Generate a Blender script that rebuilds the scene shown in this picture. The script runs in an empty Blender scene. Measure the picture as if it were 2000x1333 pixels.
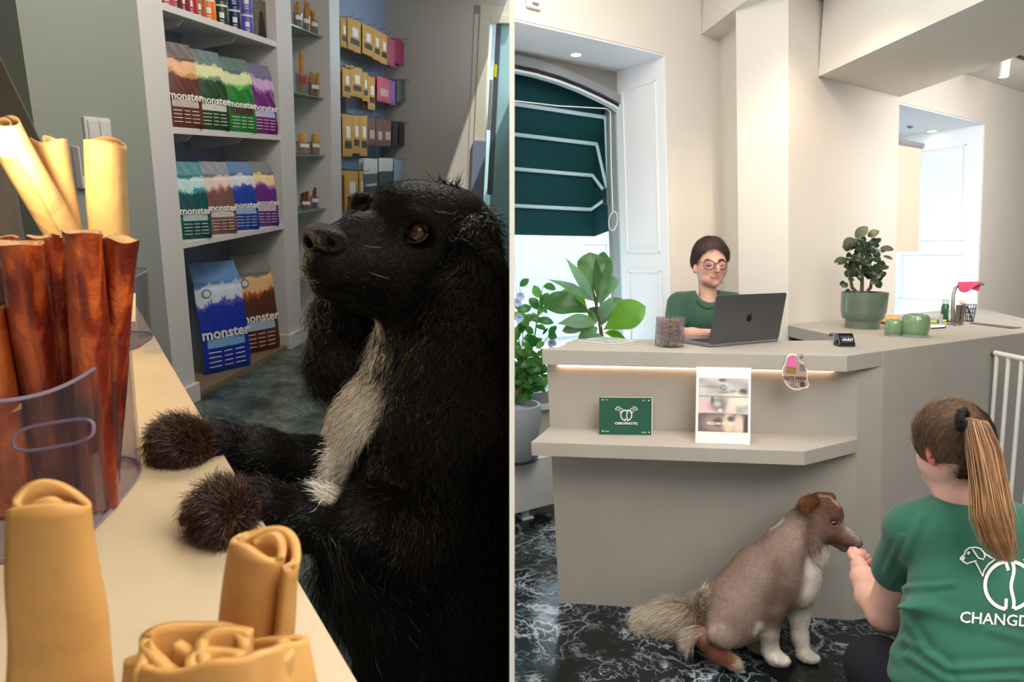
import bpy, bmesh, math, random
import numpy as np
from mathutils import Vector, Matrix
random.seed(7); RNG = np.random.default_rng(7)
S = bpy.context.scene
COL = S.collection
# ------------------------------------------------------------------ camera
F, CX, CY, CAMH = 1250.0, 1000.0, 700.0, 1.60
def nrm(v):
    v = np.asarray(v, float); return v / np.linalg.norm(v)
_up = nrm([0, 7812, 1250])                      # room's up in camera space
_fw = np.array([0, 0, -1.0]); _Y = nrm(_fw - _fw.dot(_up) * _up); _X = np.cross(_Y, _up)
R = np.array([_X, _Y, _up])                        # camera space -> world
C = np.array([0, 0, CAMH])
cam_d = bpy.data.cameras.new('camera'); cam = bpy.data.objects.new('camera', cam_d); COL.objects.link(cam)
cam_d.sensor_fit = 'HORIZONTAL'; cam_d.sensor_width = 36.0; cam_d.lens = 36.0 * F / 2000
cam_d.shift_x = 0; cam_d.shift_y = (CY - 666.5) / 2000
cam_d.clip_start = 0.02; cam_d.clip_end = 200
m4 = np.eye(4); m4[:3, :3] = R; m4[:3, 3] = C
cam.matrix_world = Matrix(m4.tolist())
cam_d.dof.use_dof = True; cam_d.dof.focus_distance = 1.4
cam_d.dof.aperture_fstop = cam_d.lens / 1000 / 0.0022
S.camera = cam
# ------------------------------------------------------------------ world, exposure
S.view_settings.view_transform = 'Standard'; S.view_settings.look = 'None'
S.view_settings.gamma = 1; S.view_settings.exposure = 0.0; S.view_settings.use_curve_mapping = False
W = bpy.data.worlds.new('sky'); S.world = W; W.use_nodes = True
W.node_tree.nodes['Background'].inputs[0].default_value = (0.80, 0.90, 1.0, 1)
W.node_tree.nodes['Background'].inputs[1].default_value = 3.0
S.cycles.use_denoising = True
S.cycles.max_bounces = 6; S.cycles.transparent_max_bounces = 24; S.cycles.transmission_bounces = 8
S.cycles.caustics_reflective = False; S.cycles.caustics_refractive = False
S.cycles.sample_clamp_indirect = 4.0

# ------------------------------------------------------------------ geometry of the two rooms
def ray(px, py):
    return R @ np.array([(px - CX) / F, -(py - CY) / F, -1.0])
def P(px, py, d):
    return C + ray(px, py) * d
def hit(px, py, p0, n):
    r = ray(px, py); return C + r * (np.dot(np.asarray(p0) - C, n) / np.dot(r, n))
def hz(px, py, z):
    return hit(px, py, (0, 0, z), (0, 0, 1))
def depth(p):
    return float(-(R.T @ (np.asarray(p) - C))[2])
def topx(p):
    q = R.T @ (np.asarray(p) - C); return (CX + F * q[0] / -q[2], CY - F * q[1] / -q[2])
# right room: two wall directions
dA = nrm([*(ray(800, 500)[:2]), 0]); dB = nrm([*(ray(3000, 500)[:2]), 0])
VU = -ray(1540, 9900); VU = VU / VU[2]             # the line of the right room's uprights
# left room frame: s along the shelves, t into them, z up
upL = R @ nrm([280, 3917, 1250]); sL = R @ nrm([222, 383, -1250]); tL = np.cross(upL, sL)
HL = 1.30
OL = C - HL * upL
ML = np.eye(4); ML[:3, 0] = sL; ML[:3, 1] = tL; ML[:3, 2] = upL; ML[:3, 3] = OL
MLi = np.linalg.inv(ML)
def L(s, t, z): return ML[:3, :3] @ np.array([s, t, z]) + OL
def toL(p): return ML[:3, :3].T @ (np.asarray(p) - OL)
def Lh(px, py, axis, val):
    """local left-room coordinates of the pixel's ray on the plane axis=val"""
    a = toL(C); d = ML[:3, :3].T @ ray(px, py); k = (val - a[axis]) / d[axis]
    return a + d * k
def frame(p, x, y, z):
    m = np.eye(4); m[:3, 0] = x; m[:3, 1] = y; m[:3, 2] = z; m[:3, 3] = p; return m
CAMX, CAMU, CAMB = R[:, 0], R[:, 1], R[:, 2]         # camera right, up, back
ZUP = np.array([0, 0, 1.0])
def Lamp(name, kind, loc, aim, power, color, size=0.5, size_y=None, spread=None, angle=None, blend=0.5):
    d = bpy.data.lights.new(name, kind); d.energy = power; d.color = color
    if kind == 'AREA':
        d.size = size
        if size_y: d.shape = 'RECTANGLE'; d.size_y = size_y
        if spread: d.spread = spread
    elif kind == 'SPOT': d.shadow_soft_size = size; d.spot_size = angle or 1.2; d.spot_blend = blend
    elif kind == 'SUN': d.angle = size
    else: d.shadow_soft_size = size
    o = bpy.data.objects.new(name, d); COL.objects.link(o)
    o.location = Vector(loc)
    v = Vector(np.asarray(aim, float) - np.asarray(loc, float))
    o.rotation_euler = v.to_track_quat('-Z', 'Y').to_euler()
    return o
# ------------------------------------------------------------------ lights
Lamp('sun', 'SUN', (5, -8, 12), (0, 0, 0), 5.0, (1, .98, .95), .02)
Lamp('overhead_fill', 'AREA', (1.6, .6, 3.0), (1.7, 2.2, 0), 92, (1, .96, .92), 2.2)
Lamp('overhead_fill', 'AREA', (3.2, 3.3, 2.5), (4.0, 5.2, 1.4), 30, (1, .94, .88), .6)  # added fill lamp hung low and aimed to brighten the right-hand wall
Lamp('window_head_fill', 'AREA', (-.3, 5.0, .25), (.45, 4.1, 2.86), 110, (.78, .88, 1), 1.2)  # added lamp standing in for pavement bounce, brightens the window head
Lamp('shop_ceiling', 'AREA', L(2.6, .7, 2.7), L(2.9, 1.2, 0), 88, (1, .93, .84), 1.6)
Lamp('shop_ceiling', 'AREA', L(.3, -.4, 2.5), L(1.0, .8, .9), 12, (1, .80, .55), .9)
Lamp('corridor_daylight', 'AREA', L(7.1, 0.2, 2.5), L(7.15, .2, 0), 80, (.8, .97, 1), 1.0)
Lamp('lamp_glow', 'POINT', P(16, 286, .90), (0, 0, 0), 3.0, (1, .72, .40), .02)
Lamp('wall_washer', 'SPOT', (1.35, 2.9, 2.98), (1.75, 4.0, 1.3), 60, (1, .78, .55), .05, angle=1.5, blend=.8)
# ------------------------------------------------------------------ materials
def lin(c):
    c = [x / 255 for x in c[:3]]
    return tuple((x / 12.92 if x <= .04045 else ((x + .055) / 1.055) ** 2.4) for x in c) + (1,)
MATS = {}
def M(name, col=(200, 200, 200), rough=.6, metal=0, spec=.5, noise=0, nscale=8, bump=0, bscale=60, trans=0, ior=1.45,
      emit=None, estr=0, attr=None, alpha=1, sheen=0, coat=0, stretch=None, sss=0):
    if name in MATS: return MATS[name]
    m = bpy.data.materials.new(name); m.use_nodes = True; nt = m.node_tree; b = nt.nodes['Principled BSDF']
    b.inputs['Base Color'].default_value = lin(col); b.inputs['Roughness'].default_value = rough
    b.inputs['Metallic'].default_value = metal; b.inputs['Specular IOR Level'].default_value = spec
    b.inputs['Transmission Weight'].default_value = trans; b.inputs['IOR'].default_value = ior
    b.inputs['Alpha'].default_value = alpha; b.inputs['Sheen Weight'].default_value = sheen
    b.inputs['Coat Weight'].default_value = coat
    if sss:
        b.inputs['Subsurface Weight'].default_value = sss; b.inputs['Subsurface Scale'].default_value = .01
    if emit: b.inputs['Emission Color'].default_value = lin(emit); b.inputs['Emission Strength'].default_value = estr
    tc = nt.nodes.new('ShaderNodeTexCoord')
    src = tc.outputs['Object']
    if stretch:
        mp = nt.nodes.new('ShaderNodeMapping'); mp.inputs['Scale'].default_value = stretch
        nt.links.new(src, mp.inputs[0]); src = mp.outputs[0]
    base = None
    if attr:
        a = nt.nodes.new('ShaderNodeVertexColor'); a.layer_name = attr; base = a.outputs['Color']
    if noise:
        n = nt.nodes.new('ShaderNodeTexNoise'); n.inputs['Scale'].default_value = nscale; n.inputs['Detail'].default_value = 5
        nt.links.new(src, n.inputs['Vector'])
        mr = nt.nodes.new('ShaderNodeMapRange'); mr.inputs['From Min'].default_value = .25; mr.inputs['From Max'].default_value = .75
        mr.inputs['To Min'].default_value = 1 - noise; mr.inputs['To Max'].default_value = 1 + noise
        nt.links.new(n.outputs['Fac'], mr.inputs['Value'])
        vm = nt.nodes.new('ShaderNodeVectorMath'); vm.operation = 'SCALE'
        if base: nt.links.new(base, vm.inputs[0])
        else: vm.inputs[0].default_value = lin(col)[:3]
        nt.links.new(mr.outputs[0], vm.inputs['Scale']); base = vm.outputs[0]
    if base: nt.links.new(base, b.inputs['Base Color'])
    if bump:
        n = nt.nodes.new('ShaderNodeTexNoise'); n.inputs['Scale'].default_value = bscale; n.inputs['Detail'].default_value = 4
        nt.links.new(src, n.inputs['Vector'])
        bp = nt.nodes.new('ShaderNodeBump'); bp.inputs['Strength'].default_value = bump; bp.inputs['Distance'].default_value = .01
        nt.links.new(n.outputs['Fac'], bp.inputs['Height']); nt.links.new(bp.outputs[0], b.inputs['Normal'])
    MATS[name] = m; return m
def clear(name, tint=(235, 240, 240), refl=.12, rough=.03, dens=.06, dcol=(200, 200, 205)):
    if name in MATS: return MATS[name]
    m = bpy.data.materials.new(name); m.use_nodes = True; nt = m.node_tree; nt.nodes.clear()
    out = nt.nodes.new('ShaderNodeOutputMaterial'); tr = nt.nodes.new('ShaderNodeBsdfTransparent'); tr.inputs[0].default_value = lin(tint)
    gl = nt.nodes.new('ShaderNodeBsdfGlossy'); gl.inputs['Roughness'].default_value = rough
    df = nt.nodes.new('ShaderNodeBsdfDiffuse'); df.inputs[0].default_value = lin(dcol)
    fr = nt.nodes.new('ShaderNodeLayerWeight'); fr.inputs[0].default_value = refl
    m1 = nt.nodes.new('ShaderNodeMixShader'); m1.inputs[0].default_value = dens
    m2 = nt.nodes.new('ShaderNodeMixShader')
    nt.links.new(tr.outputs[0], m1.inputs[1]); nt.links.new(df.outputs[0], m1.inputs[2])
    mu = nt.nodes.new('ShaderNodeMath'); mu.operation = 'MULTIPLY'; mu.inputs[1].default_value = .35; nt.links.new(fr.outputs['Fresnel'], mu.inputs[0])
    nt.links.new(mu.outputs[0], m2.inputs[0]); nt.links.new(m1.outputs[0], m2.inputs[1]); nt.links.new(gl.outputs[0], m2.inputs[2])
    nt.links.new(m2.outputs[0], out.inputs[0]); MATS[name] = m; return m
def marble(name, dark, mid, vein, scale=3.0, rough=.12, vw=.05, blue=None):
    m = bpy.data.materials.new(name); m.use_nodes = True; nt = m.node_tree; b = nt.nodes['Principled BSDF']
    b.inputs['Roughness'].default_value = rough
    tc = nt.nodes.new('ShaderNodeTexCoord')
    n0 = nt.nodes.new('ShaderNodeTexNoise'); n0.inputs['Scale'].default_value = scale * 1.3; n0.inputs['Detail'].default_value = 6
    nt.links.new(tc.outputs['Object'], n0.inputs['Vector'])
    mx = nt.nodes.new('ShaderNodeVectorMath'); mx.operation = 'SCALE'; mx.inputs['Scale'].default_value = .9
    nt.links.new(n0.outputs['Color'], mx.inputs[0])
    ad = nt.nodes.new('ShaderNodeVectorMath'); ad.operation = 'ADD'
    nt.links.new(tc.outputs['Object'], ad.inputs[0]); nt.links.new(mx.outputs[0], ad.inputs[1])
    vs = []
    for sc, w in ((scale, vw), (scale * 2.7, vw * .8)):
        v = nt.nodes.new('ShaderNodeTexVoronoi'); v.feature = 'DISTANCE_TO_EDGE'; v.inputs['Scale'].default_value = sc
        nt.links.new(ad.outputs[0], v.inputs['Vector'])
        r = nt.nodes.new('ShaderNodeMapRange'); r.inputs['From Min'].default_value = 0; r.inputs['From Max'].default_value = w
        r.inputs['To Min'].default_value = 1; r.inputs['To Max'].default_value = 0
        nt.links.new(v.outputs['Distance'], r.inputs['Value']); vs.append(r.outputs[0])
    n2 = nt.nodes.new('ShaderNodeTexNoise'); n2.inputs['Scale'].default_value = scale * 1.1; n2.inputs['Detail'].default_value = 8
    n2.inputs['Roughness'].default_value = .65
    nt.links.new(tc.outputs['Object'], n2.inputs['Vector'])
    cr = nt.nodes.new('ShaderNodeValToRGB'); nt.links.new(n2.outputs['Fac'], cr.inputs[0])
    cr.color_ramp.elements[0].position = .38; cr.color_ramp.elements[0].color = lin(dark)
    cr.color_ramp.elements[1].position = .60; cr.color_ramp.elements[1].color = lin(mid)
    if blue:
        e = cr.color_ramp.elements.new(.72); e.color = lin(blue)
    ms = nt.nodes.new('ShaderNodeMapRange'); ms.inputs['From Min'].default_value = .42; ms.inputs['From Max'].default_value = .62
    nt.links.new(n2.outputs['Fac'], ms.inputs['Value'])
    mm = nt.nodes.new('ShaderNodeMath'); mm.operation = 'MAXIMUM'
    nt.links.new(vs[0], mm.inputs[0]); nt.links.new(vs[1], mm.inputs[1])
    m3 = nt.nodes.new('ShaderNodeMath'); m3.operation = 'MULTIPLY'
    nt.links.new(mm.outputs[0], m3.inputs[0]); nt.links.new(ms.outputs[0], m3.inputs[1])
    mix = nt.nodes.new('ShaderNodeMix'); mix.data_type = 'RGBA'
    nt.links.new(m3.outputs[0], mix.inputs[0]); nt.links.new(cr.outputs[0], mix.inputs[6]); mix.inputs[7].default_value = lin(vein)
    nt.links.new(mix.outputs[2], b.inputs['Base Color'])
    MATS[name] = m; return m
# ------------------------------------------------------------------ objects
def tag(o, label=None, cat=None, group=None, kind=None):
    if label: o['label'] = label
    if cat: o['category'] = cat
    if group: o['group'] = group
    if kind: o['kind'] = kind
    return o
EMPTY_M = {}
def thing(name, label, cat, loc, group=None):
    o = bpy.data.objects.new(name, None); COL.objects.link(o); o.empty_display_size = .05
    o.location = Vector(loc); EMPTY_M[o] = Matrix.Translation(Vector(loc))
    return tag(o, label, cat, group)
def wrap(me_name, verts, faces, mats, parent=None, smooth=False, mi=None, colors=None, loc=None, frame_m=None, uv=None):
    verts = np.asarray(verts, float)
    if loc is None:
        lo, hi = verts.min(0), verts.max(0); loc = np.array([(lo[0] + hi[0]) / 2, (lo[1] + hi[1]) / 2, lo[2]])
    loc = np.asarray(loc, float)
    Rm = np.eye(3) if frame_m is None else frame_m[:3, :3]
    lv = (verts - loc) @ Rm
    me = bpy.data.meshes.new(me_name)
    if isinstance(faces, np.ndarray):
        k = faces.shape[1]; nf = len(faces)
        me.vertices.add(len(lv)); me.vertices.foreach_set('co', lv.astype(np.float32).ravel())
        me.loops.add(nf * k); me.loops.foreach_set('vertex_index', faces.astype(np.int32).ravel())
        me.polygons.add(nf); me.polygons.foreach_set('loop_start', (np.arange(nf) * k).astype(np.int32))
        me.polygons.foreach_set('loop_total', np.full(nf, k, np.int32)); me.update(calc_edges=True)
    else:
        me.from_pydata(lv.tolist(), [], faces); me.update()
    for m in (mats if isinstance(mats, (list, tuple)) else [mats]): me.materials.append(m)
    if mi is not None: me.polygons.foreach_set('material_index', np.asarray(mi, np.int32))
    if smooth: me.polygons.foreach_set('use_smooth', np.ones(len(me.polygons), bool))
    if colors is not None:
        a = me.color_attributes.new('Col', 'FLOAT_COLOR', 'POINT')
        c4 = np.ones((len(lv), 4), np.float32); c4[:, :3] = colors; a.data.foreach_set('color', c4.ravel())
    o = bpy.data.objects.new(me_name, me); COL.objects.link(o)
    mw = Matrix.Translation(Vector(loc))
    if frame_m is not None:
        q = np.eye(4); q[:3, :3] = Rm; mw = mw @ Matrix(q.tolist())
    if parent is not None:
        pm = EMPTY_M[parent]; o.parent = parent; o.matrix_parent_inverse = pm.inverted()
    o.matrix_basis = mw; EMPTY_M[o] = mw
    return o
class MB:
    def __init__(s, fr=None): s.v = []; s.f = []; s.m = []; s.fr = fr
    def add(s, vs, fs, mi=0, fr=None):
        vs = np.asarray(vs, float); fr = s.fr if fr is None else fr
        if fr is not None: vs = vs @ fr[:3, :3].T + fr[:3, 3]
        n = len(s.v); s.v += vs.tolist(); s.f += [tuple(i + n for i in f) for f in fs]; s.m += [mi] * len(fs); return s
    def box(s, x0, x1, y0, y1, z0, z1, mi=0, fr=None):
        v = [(x, y, z) for z in (z0, z1) for y in (y0, y1) for x in (x0, x1)]
        return s.add(v, [(0, 2, 3, 1), (4, 5, 7, 6), (0, 1, 5, 4), (2, 6, 7, 3), (0, 4, 6, 2), (1, 3, 7, 5)], mi, fr)
    def prism(s, pts, z0, z1, mi=0, fr=None, axis=2):
        n = len(pts)
        def v3(p, z): return {2: (p[0], p[1], z), 1: (p[0], z, p[1]), 0: (z, p[0], p[1])}[axis]
        v = [v3(p, z0) for p in pts] + [v3(p, z1) for p in pts]
        f = [tuple(range(n))[::-1], tuple(range(n, 2 * n))] + [(i, (i + 1) % n, n + (i + 1) % n, n + i) for i in range(n)]
        return s.add(v, f, mi, fr)
    def hexa(s, a, b, mi=0):
        """a, b: two loops of n world points, capped"""
        n = len(a); v = list(map(list, a)) + list(map(list, b))
        f = [tuple(range(n))[::-1], tuple(range(n, 2 * n))] + [(i, (i + 1) % n, n + (i + 1) % n, n + i) for i in range(n)]
        return s.add(v, f, mi)
    def lathe(s, prof, n=32, mi=0, fr=None, fn=None, close=False):
        v = []; f = []
        for (r, z) in prof:
            for k in range(n):
                a = 2 * math.pi * k / n; rr = r * (fn(a, z) if fn else 1); v.append((rr * math.cos(a), rr * math.sin(a), z))
        for i in range(len(prof) - 1):
            for k in range(n):
                f.append((i * n + k, i * n + (k + 1) % n, (i + 1) * n + (k + 1) % n, (i + 1) * n + k))
        if prof[0][0] > 1e-5: f.append(tuple(range(n))[::-1])
        if prof[-1][0] > 1e-5 and not close: f.append(tuple(range((len(prof) - 1) * n, len(prof) * n)))
        if close:
            for k in range(n): f.append(((len(prof) - 1) * n + k, (len(prof) - 1) * n + (k + 1) % n, (k + 1) % n, k))
            f = [q for q in f if len(q) == 4]
        return s.add(v, f, mi, fr)
    def tube(s, path, rad, n=8, mi=0, flat=1.0, cap=True):
        path = [np.asarray(p, float) for p in path]; m = len(path)
        if not hasattr(rad, '__len__'): rad = [rad] * m
        v = []; f = []; prev = None
        for i in range(m):
            t = nrm(path[min(i + 1, m - 1)] - path[max(i - 1, 0)])
            if prev is None:
                a = np.array([0, 0, 1.0]) if abs(t[2]) < .9 else np.array([1.0, 0, 0])
                u = nrm(np.cross(t, a))
            else: u = nrm(prev - prev.dot(t) * t)
            prev = u; w = np.cross(t, u)
            for k in range(n):
                a = 2 * math.pi * k / n; v.append(path[i] + rad[i] * (math.cos(a) * u + flat * math.sin(a) * w))
        for i in range(m - 1):
            for k in range(n): f.append((i * n + k, i * n + (k + 1) % n, (i + 1) * n + (k + 1) % n, (i + 1) * n + k))
        if cap: f += [tuple(range(n))[::-1], tuple(range((m - 1) * n, m * n))]
        return s.add(v, f, mi)
    def grid(s, fn, nu, nv, mi=0):
        v = [fn(i / nu, j / nv) for j in range(nv + 1) for i in range(nu + 1)]
        f = [(j * (nu + 1) + i, j * (nu + 1) + i + 1, (j + 1) * (nu + 1) + i + 1, (j + 1) * (nu + 1) + i) for j in range(nv) for i in range(nu)]
        return s.add(v, f, mi)
    def build(s, name, mats, parent=None, smooth=False, bevel=0, solid=0, angle=.6, sub=0, loc=None, fm=None):
        o = wrap(name, s.v, s.f, mats, parent, smooth, s.m, loc=loc, frame_m=fm)
        bm = bmesh.new(); bm.from_mesh(o.data); bmesh.ops.recalc_face_normals(bm, faces=bm.faces); bm.to_mesh(o.data); bm.free()
        if smooth:
            md = None
            try:
                o.data.set_sharp_from_angle(angle=angle)
            except Exception: pass
        if solid:
            md = o.modifiers.new('s', 'SOLIDIFY'); md.thickness = solid; md.offset = 0
        if sub:
            md = o.modifiers.new('d', 'SUBSURF'); md.levels = sub; md.render_levels = sub
        if bevel:
            md = o.modifiers.new('b', 'BEVEL'); md.width = bevel; md.segments = 2; md.limit_method = 'ANGLE'; md.angle_limit = .7
        return o
def struct(o): o['kind'] = 'structure'; return o
def text(name, body, size, fr, mat, parent, depth=.0006, align='CENTER', font=None, sx=1.0, bold=0):
    """lettering as mesh; fr: frame with x = reading direction, y = up, z = towards the reader"""
    cu = bpy.data.curves.new(name, 'FONT'); cu.body = body; cu.size = size; cu.extrude = depth; cu.align_x = align; cu.align_y = 'CENTER'
    cu.offset = bold; cu.resolution_u = 3
    t = bpy.data.objects.new(name, cu); COL.objects.link(t)
    dg = bpy.context.evaluated_depsgraph_get(); me = bpy.data.meshes.new_from_object(t.evaluated_get(dg))
    v = np.zeros(len(me.vertices) * 3); me.vertices.foreach_get('co', v); v = v.reshape(-1, 3); v[:, 0] *= sx
    fs = [tuple(p.vertices) for p in me.polygons]
    bpy.data.objects.remove(t); bpy.data.meshes.remove(me); bpy.data.curves.remove(cu)
    if not len(v): return None
    v = v @ fr[:3, :3].T + fr[:3, 3]
    return wrap(name, v, fs, mat, parent)
def text_to(mb, body, size, fr, mi=0, depth=.0006, sx=1.0, bold=0, align='CENTER'):
    cu = bpy.data.curves.new('tmp', 'FONT'); cu.body = body; cu.size = size; cu.extrude = depth; cu.align_x = align; cu.align_y = 'CENTER'
    cu.offset = bold; cu.resolution_u = 2
    t = bpy.data.objects.new('tmp', cu); COL.objects.link(t)
    dg = bpy.context.evaluated_depsgraph_get(); me = bpy.data.meshes.new_from_object(t.evaluated_get(dg))
    v = np.zeros(len(me.vertices) * 3); me.vertices.foreach_get('co', v); v = v.reshape(-1, 3); v[:, 0] *= sx
    fs = [tuple(p.vertices) for p in me.polygons]
    bpy.data.objects.remove(t); bpy.data.meshes.remove(me); bpy.data.curves.remove(cu)
    if len(v): mb.add(v, fs, mi, fr)
def copy_tree(o, delta=(0, 0, 0), label=None):
    c = o.copy(); COL.objects.link(c); c.location = Vector(o.location) + Vector(delta)
    for ch in o.children:
        k = ch.copy(); COL.objects.link(k); k.parent = c
        for g in ch.children:
            q = g.copy(); COL.objects.link(q); q.parent = k
    if label: c['label'] = label
    return c
# ------------------------------------------------------------------ one continuous body from blended volumes
import openvdb
class Body:
    """blended signed-distance volumes -> one continuous surface; places given as (px, py, depth) and radii in metres-at-depth"""
    def __init__(s, k=.02): s.p = []; s.k = k
    def ball(s, c, ax, col, axes=None, k=None, sub=False):
        c = np.asarray(c, float); ax = np.asarray(ax, float) * (1 if hasattr(ax, '__len__') else np.ones(3))
        A = np.eye(3) if axes is None else np.asarray(axes)      # columns = axes
        s.p.append(('e', c, ax, A, lin(col)[:3], k or s.k, sub)); return s
    def cap(s, a, b, ra, rb, col, k=None, sub=False):
        s.p.append(('c', np.asarray(a, float), np.asarray(b, float), (ra, rb), lin(col)[:3], k or s.k, sub)); return s
    def chain(s, pts, rads, col, k=None):
        for i in range(len(pts) - 1): s.cap(pts[i], pts[i + 1], rads[i], rads[i + 1], col if not isinstance(col, list) else col[i], k)
        return s
    @staticmethod
    def dist(p, X):
        if p[0] == 'e':
            q = (X - p[1]) @ p[3]; ax = p[2]
            k0 = np.linalg.norm(q / ax, axis=-1); k1 = np.linalg.norm(q / (ax * ax), axis=-1)
            return k0 * (k0 - 1) / np.maximum(k1, 1e-9)
        a, b, (ra, rb) = p[1], p[2], p[3]
        ba = b - a; pa = X - a; h = np.clip((pa @ ba) / max(ba @ ba, 1e-12), 0, 1)
        return np.linalg.norm(pa - h[..., None] * ba, axis=-1) - (ra + (rb - ra) * h)
    def mesh(s, vox, tau=.006):
        lo = np.full(3, 1e9); hi = -lo; bb = []
        for p in s.p:
            if p[0] == 'e': e = np.sqrt(((p[3] * p[2]) ** 2).sum(1)); l, h = p[1] - e, p[1] + e
            else: r = max(p[3]); l = np.minimum(p[1], p[2]) - r; h = np.maximum(p[1], p[2]) + r
            pad = p[5] * 1.2 + 3 * vox
            bb.append((l - pad, h + pad))
            if not p[6]: lo = np.minimum(lo, l); hi = np.maximum(hi, h)
        lo -= 5 * vox; hi += 5 * vox
        n = np.ceil((hi - lo) / vox).astype(int) + 1
        D = np.full(n, 3 * vox + .02, np.float32)
        for p, (l, h) in zip(s.p, bb):
            i0 = np.clip(np.floor((l - lo) / vox).astype(int), 0, n); i1 = np.clip(np.ceil((h - lo) / vox).astype(int) + 1, 0, n)
            if (i1 <= i0).any(): continue
            ax = [lo[j] + vox * np.arange(i0[j], i1[j]) for j in range(3)]
            X = np.stack(np.meshgrid(*ax, indexing='ij'), -1)
            d = s.dist(p, X); sl = tuple(slice(i0[j], i1[j]) for j in range(3)); o = D[sl]; k = p[5]
            if p[6]:
                hh = np.clip(.5 - .5 * (o + d) / k, 0, 1); D[sl] = o * (1 - hh) - d * hh + k * hh * (1 - hh)
            else:
                hh = np.maximum(k - np.abs(o - d), 0) / k; D[sl] = np.minimum(o, d) - hh * hh * k * .25
        g = openvdb.FloatGrid(); g.background = 3 * vox + .02
        g.copyFromArray(D)
        r = g.convertToPolygons(isovalue=0.0)
        pts, q = np.asarray(r[0]), np.asarray(r[-1])
        tri = np.zeros((0, 3), int) if len(r) < 3 else np.asarray(r[1])
        pts = pts * vox + lo
        W_ = np.zeros(len(pts)); Cc = np.zeros((len(pts), 3))
        best = None; DS = np.stack([s.dist(p, pts) if not p[6] else np.full(len(pts), 1e3) for p in s.p]); mn = DS.min(0)
        for p, d in zip(s.p, DS):
            w = np.exp(-np.clip((d - mn) / tau, 0, 40)); W_ += w; Cc += w[:, None] * np.array(p[4])
        return pts, q.copy(), Cc / W_[:, None]
def clip_half(pts, quads, cols, side):
    """keep the room's own side of the dividing wall, cut straight along it"""
    xc = (pts - C) @ CAMX
    lim = side * .0025
    bad = (xc < lim) if side > 0 else (xc > lim)
    keep = ~bad[quads].all(1); q = quads[keep]
    pts = pts.copy(); pts[bad] -= (xc[bad] - lim)[:, None] * CAMX
    used = np.unique(q); mp = np.full(len(pts), -1); mp[used] = np.arange(len(used))
    return pts[used], mp[q], cols[used]
def fur(name, pts, quads, cols, n, length, dirs, mat, parent, width=.0006, lift=.35, noise=.35, seg=4, curl=0, curlf=60,
        droop=0, mask=None, clump=.0, side=0, seed=1, vary=.12, tip=None):
    rg = np.random.default_rng(seed)
    P0 = pts[quads]; ar = np.linalg.norm(np.cross(P0[:, 1] - P0[:, 0], P0[:, 2] - P0[:, 0]), axis=1)
    fn = np.cross(P0[:, 1] - P0[:, 0], P0[:, 2] - P0[:, 0]); fn /= np.maximum(np.linalg.norm(fn, axis=1), 1e-12)[:, None]
    cen = P0.mean(1)
    w = ar.copy()
    if mask is not None: w *= mask(cen, fn)
    idx = rg.choice(len(quads), n, p=w / w.sum())
    u, v = rg.random(n)[:, None], rg.random(n)[:, None]
    root = (P0[idx, 0] * (1 - u) + P0[idx, 1] * u) * (1 - v) + (P0[idx, 3] * (1 - u) + P0[idx, 2] * u) * v
    nn = fn[idx]; g = dirs(root, nn)
    g = g - (g * nn).sum(1)[:, None] * nn; g /= np.maximum(np.linalg.norm(g, axis=1), 1e-9)[:, None]
    lf = np.stack([np.sin(root @ np.array([37, 61, 23]) * k + ph) for k, ph in ((1, 0), (1.7, 1), (2.3, 2))], 1)
    d0 = nn * lift + g + lf * clump + rg.normal(0, noise, (n, 3)); d0 /= np.linalg.norm(d0, axis=1)[:, None]
    ln = length(root) if callable(length) else np.full(n, length)
    ln = ln * rg.uniform(.6, 1.15, n)
    sd = np.cross(d0, nn); sd /= np.maximum(np.linalg.norm(sd, axis=1), 1e-9)[:, None]
    tt = np.linspace(0, 1, seg + 1)
    ph = (root @ np.array([53, 31, 77])) * 1.3
    path = []
    for t in tt:
        q = root + d0 * (ln * t)[:, None]
        q = q - nn * (ln * lift * .7 * t * t)[:, None]
        q = q - upL_or(root)[None] * (droop * ln * t * t)[:, None] if droop else q
        if curl: q = q + sd * (curl * ln * np.sin(t * curlf + ph) * t)[:, None]
        path.append(q)
    view = C[None] - root; view /= np.linalg.norm(view, axis=1)[:, None]
    V = np.zeros((n, 2 * seg + 1, 3))
    for i in range(seg):
        tn = path[i + 1] - path[i]; s_ = np.cross(tn, nn + rg.normal(0, .5, (n, 3))); s_ /= np.maximum(np.linalg.norm(s_, axis=1), 1e-9)[:, None]
        wd = width * (1 - .75 * tt[i])
        V[:, 2 * i] = path[i] - s_ * wd; V[:, 2 * i + 1] = path[i] + s_ * wd
    V[:, 2 * seg] = path[seg]
    base = (np.arange(n) * (2 * seg + 1))[:, None]
    tr = []
    for i in range(seg - 1): tr += [[2 * i, 2 * i + 1, 2 * i + 3], [2 * i, 2 * i + 3, 2 * i + 2]]
    tr += [[2 * seg - 2, 2 * seg - 1, 2 * seg]]
    T = (base[:, None, :] + np.array(tr)[None]).reshape(-1, 3)
    if cols is not None:
        cc = cols[quads[idx]].mean(1) * np.exp(rg.normal(0, vary, (n, 1)))
        cc = np.repeat(cc[:, None], 2 * seg + 1, 1)
        if tip is not None:
            f = np.linspace(0, 1, 2 * seg + 1)[None, :, None] ** 2; cc = cc * (1 - f) + np.array(lin(tip)[:3]) * f
        cc = np.clip(cc.reshape(-1, 3), 0, 1)
    VV = V.reshape(-1, 3)
    if side:
        xc = (VV - C) @ CAMX; lim = side * .002
        bad = (xc < lim) if side > 0 else (xc > lim); VV[bad] -= (xc[bad] - lim)[:, None] * CAMX
    return wrap(name, VV, T, mat, parent, smooth=True, colors=cc if cols is not None else None)
def upL_or(root): return ZUP
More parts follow.
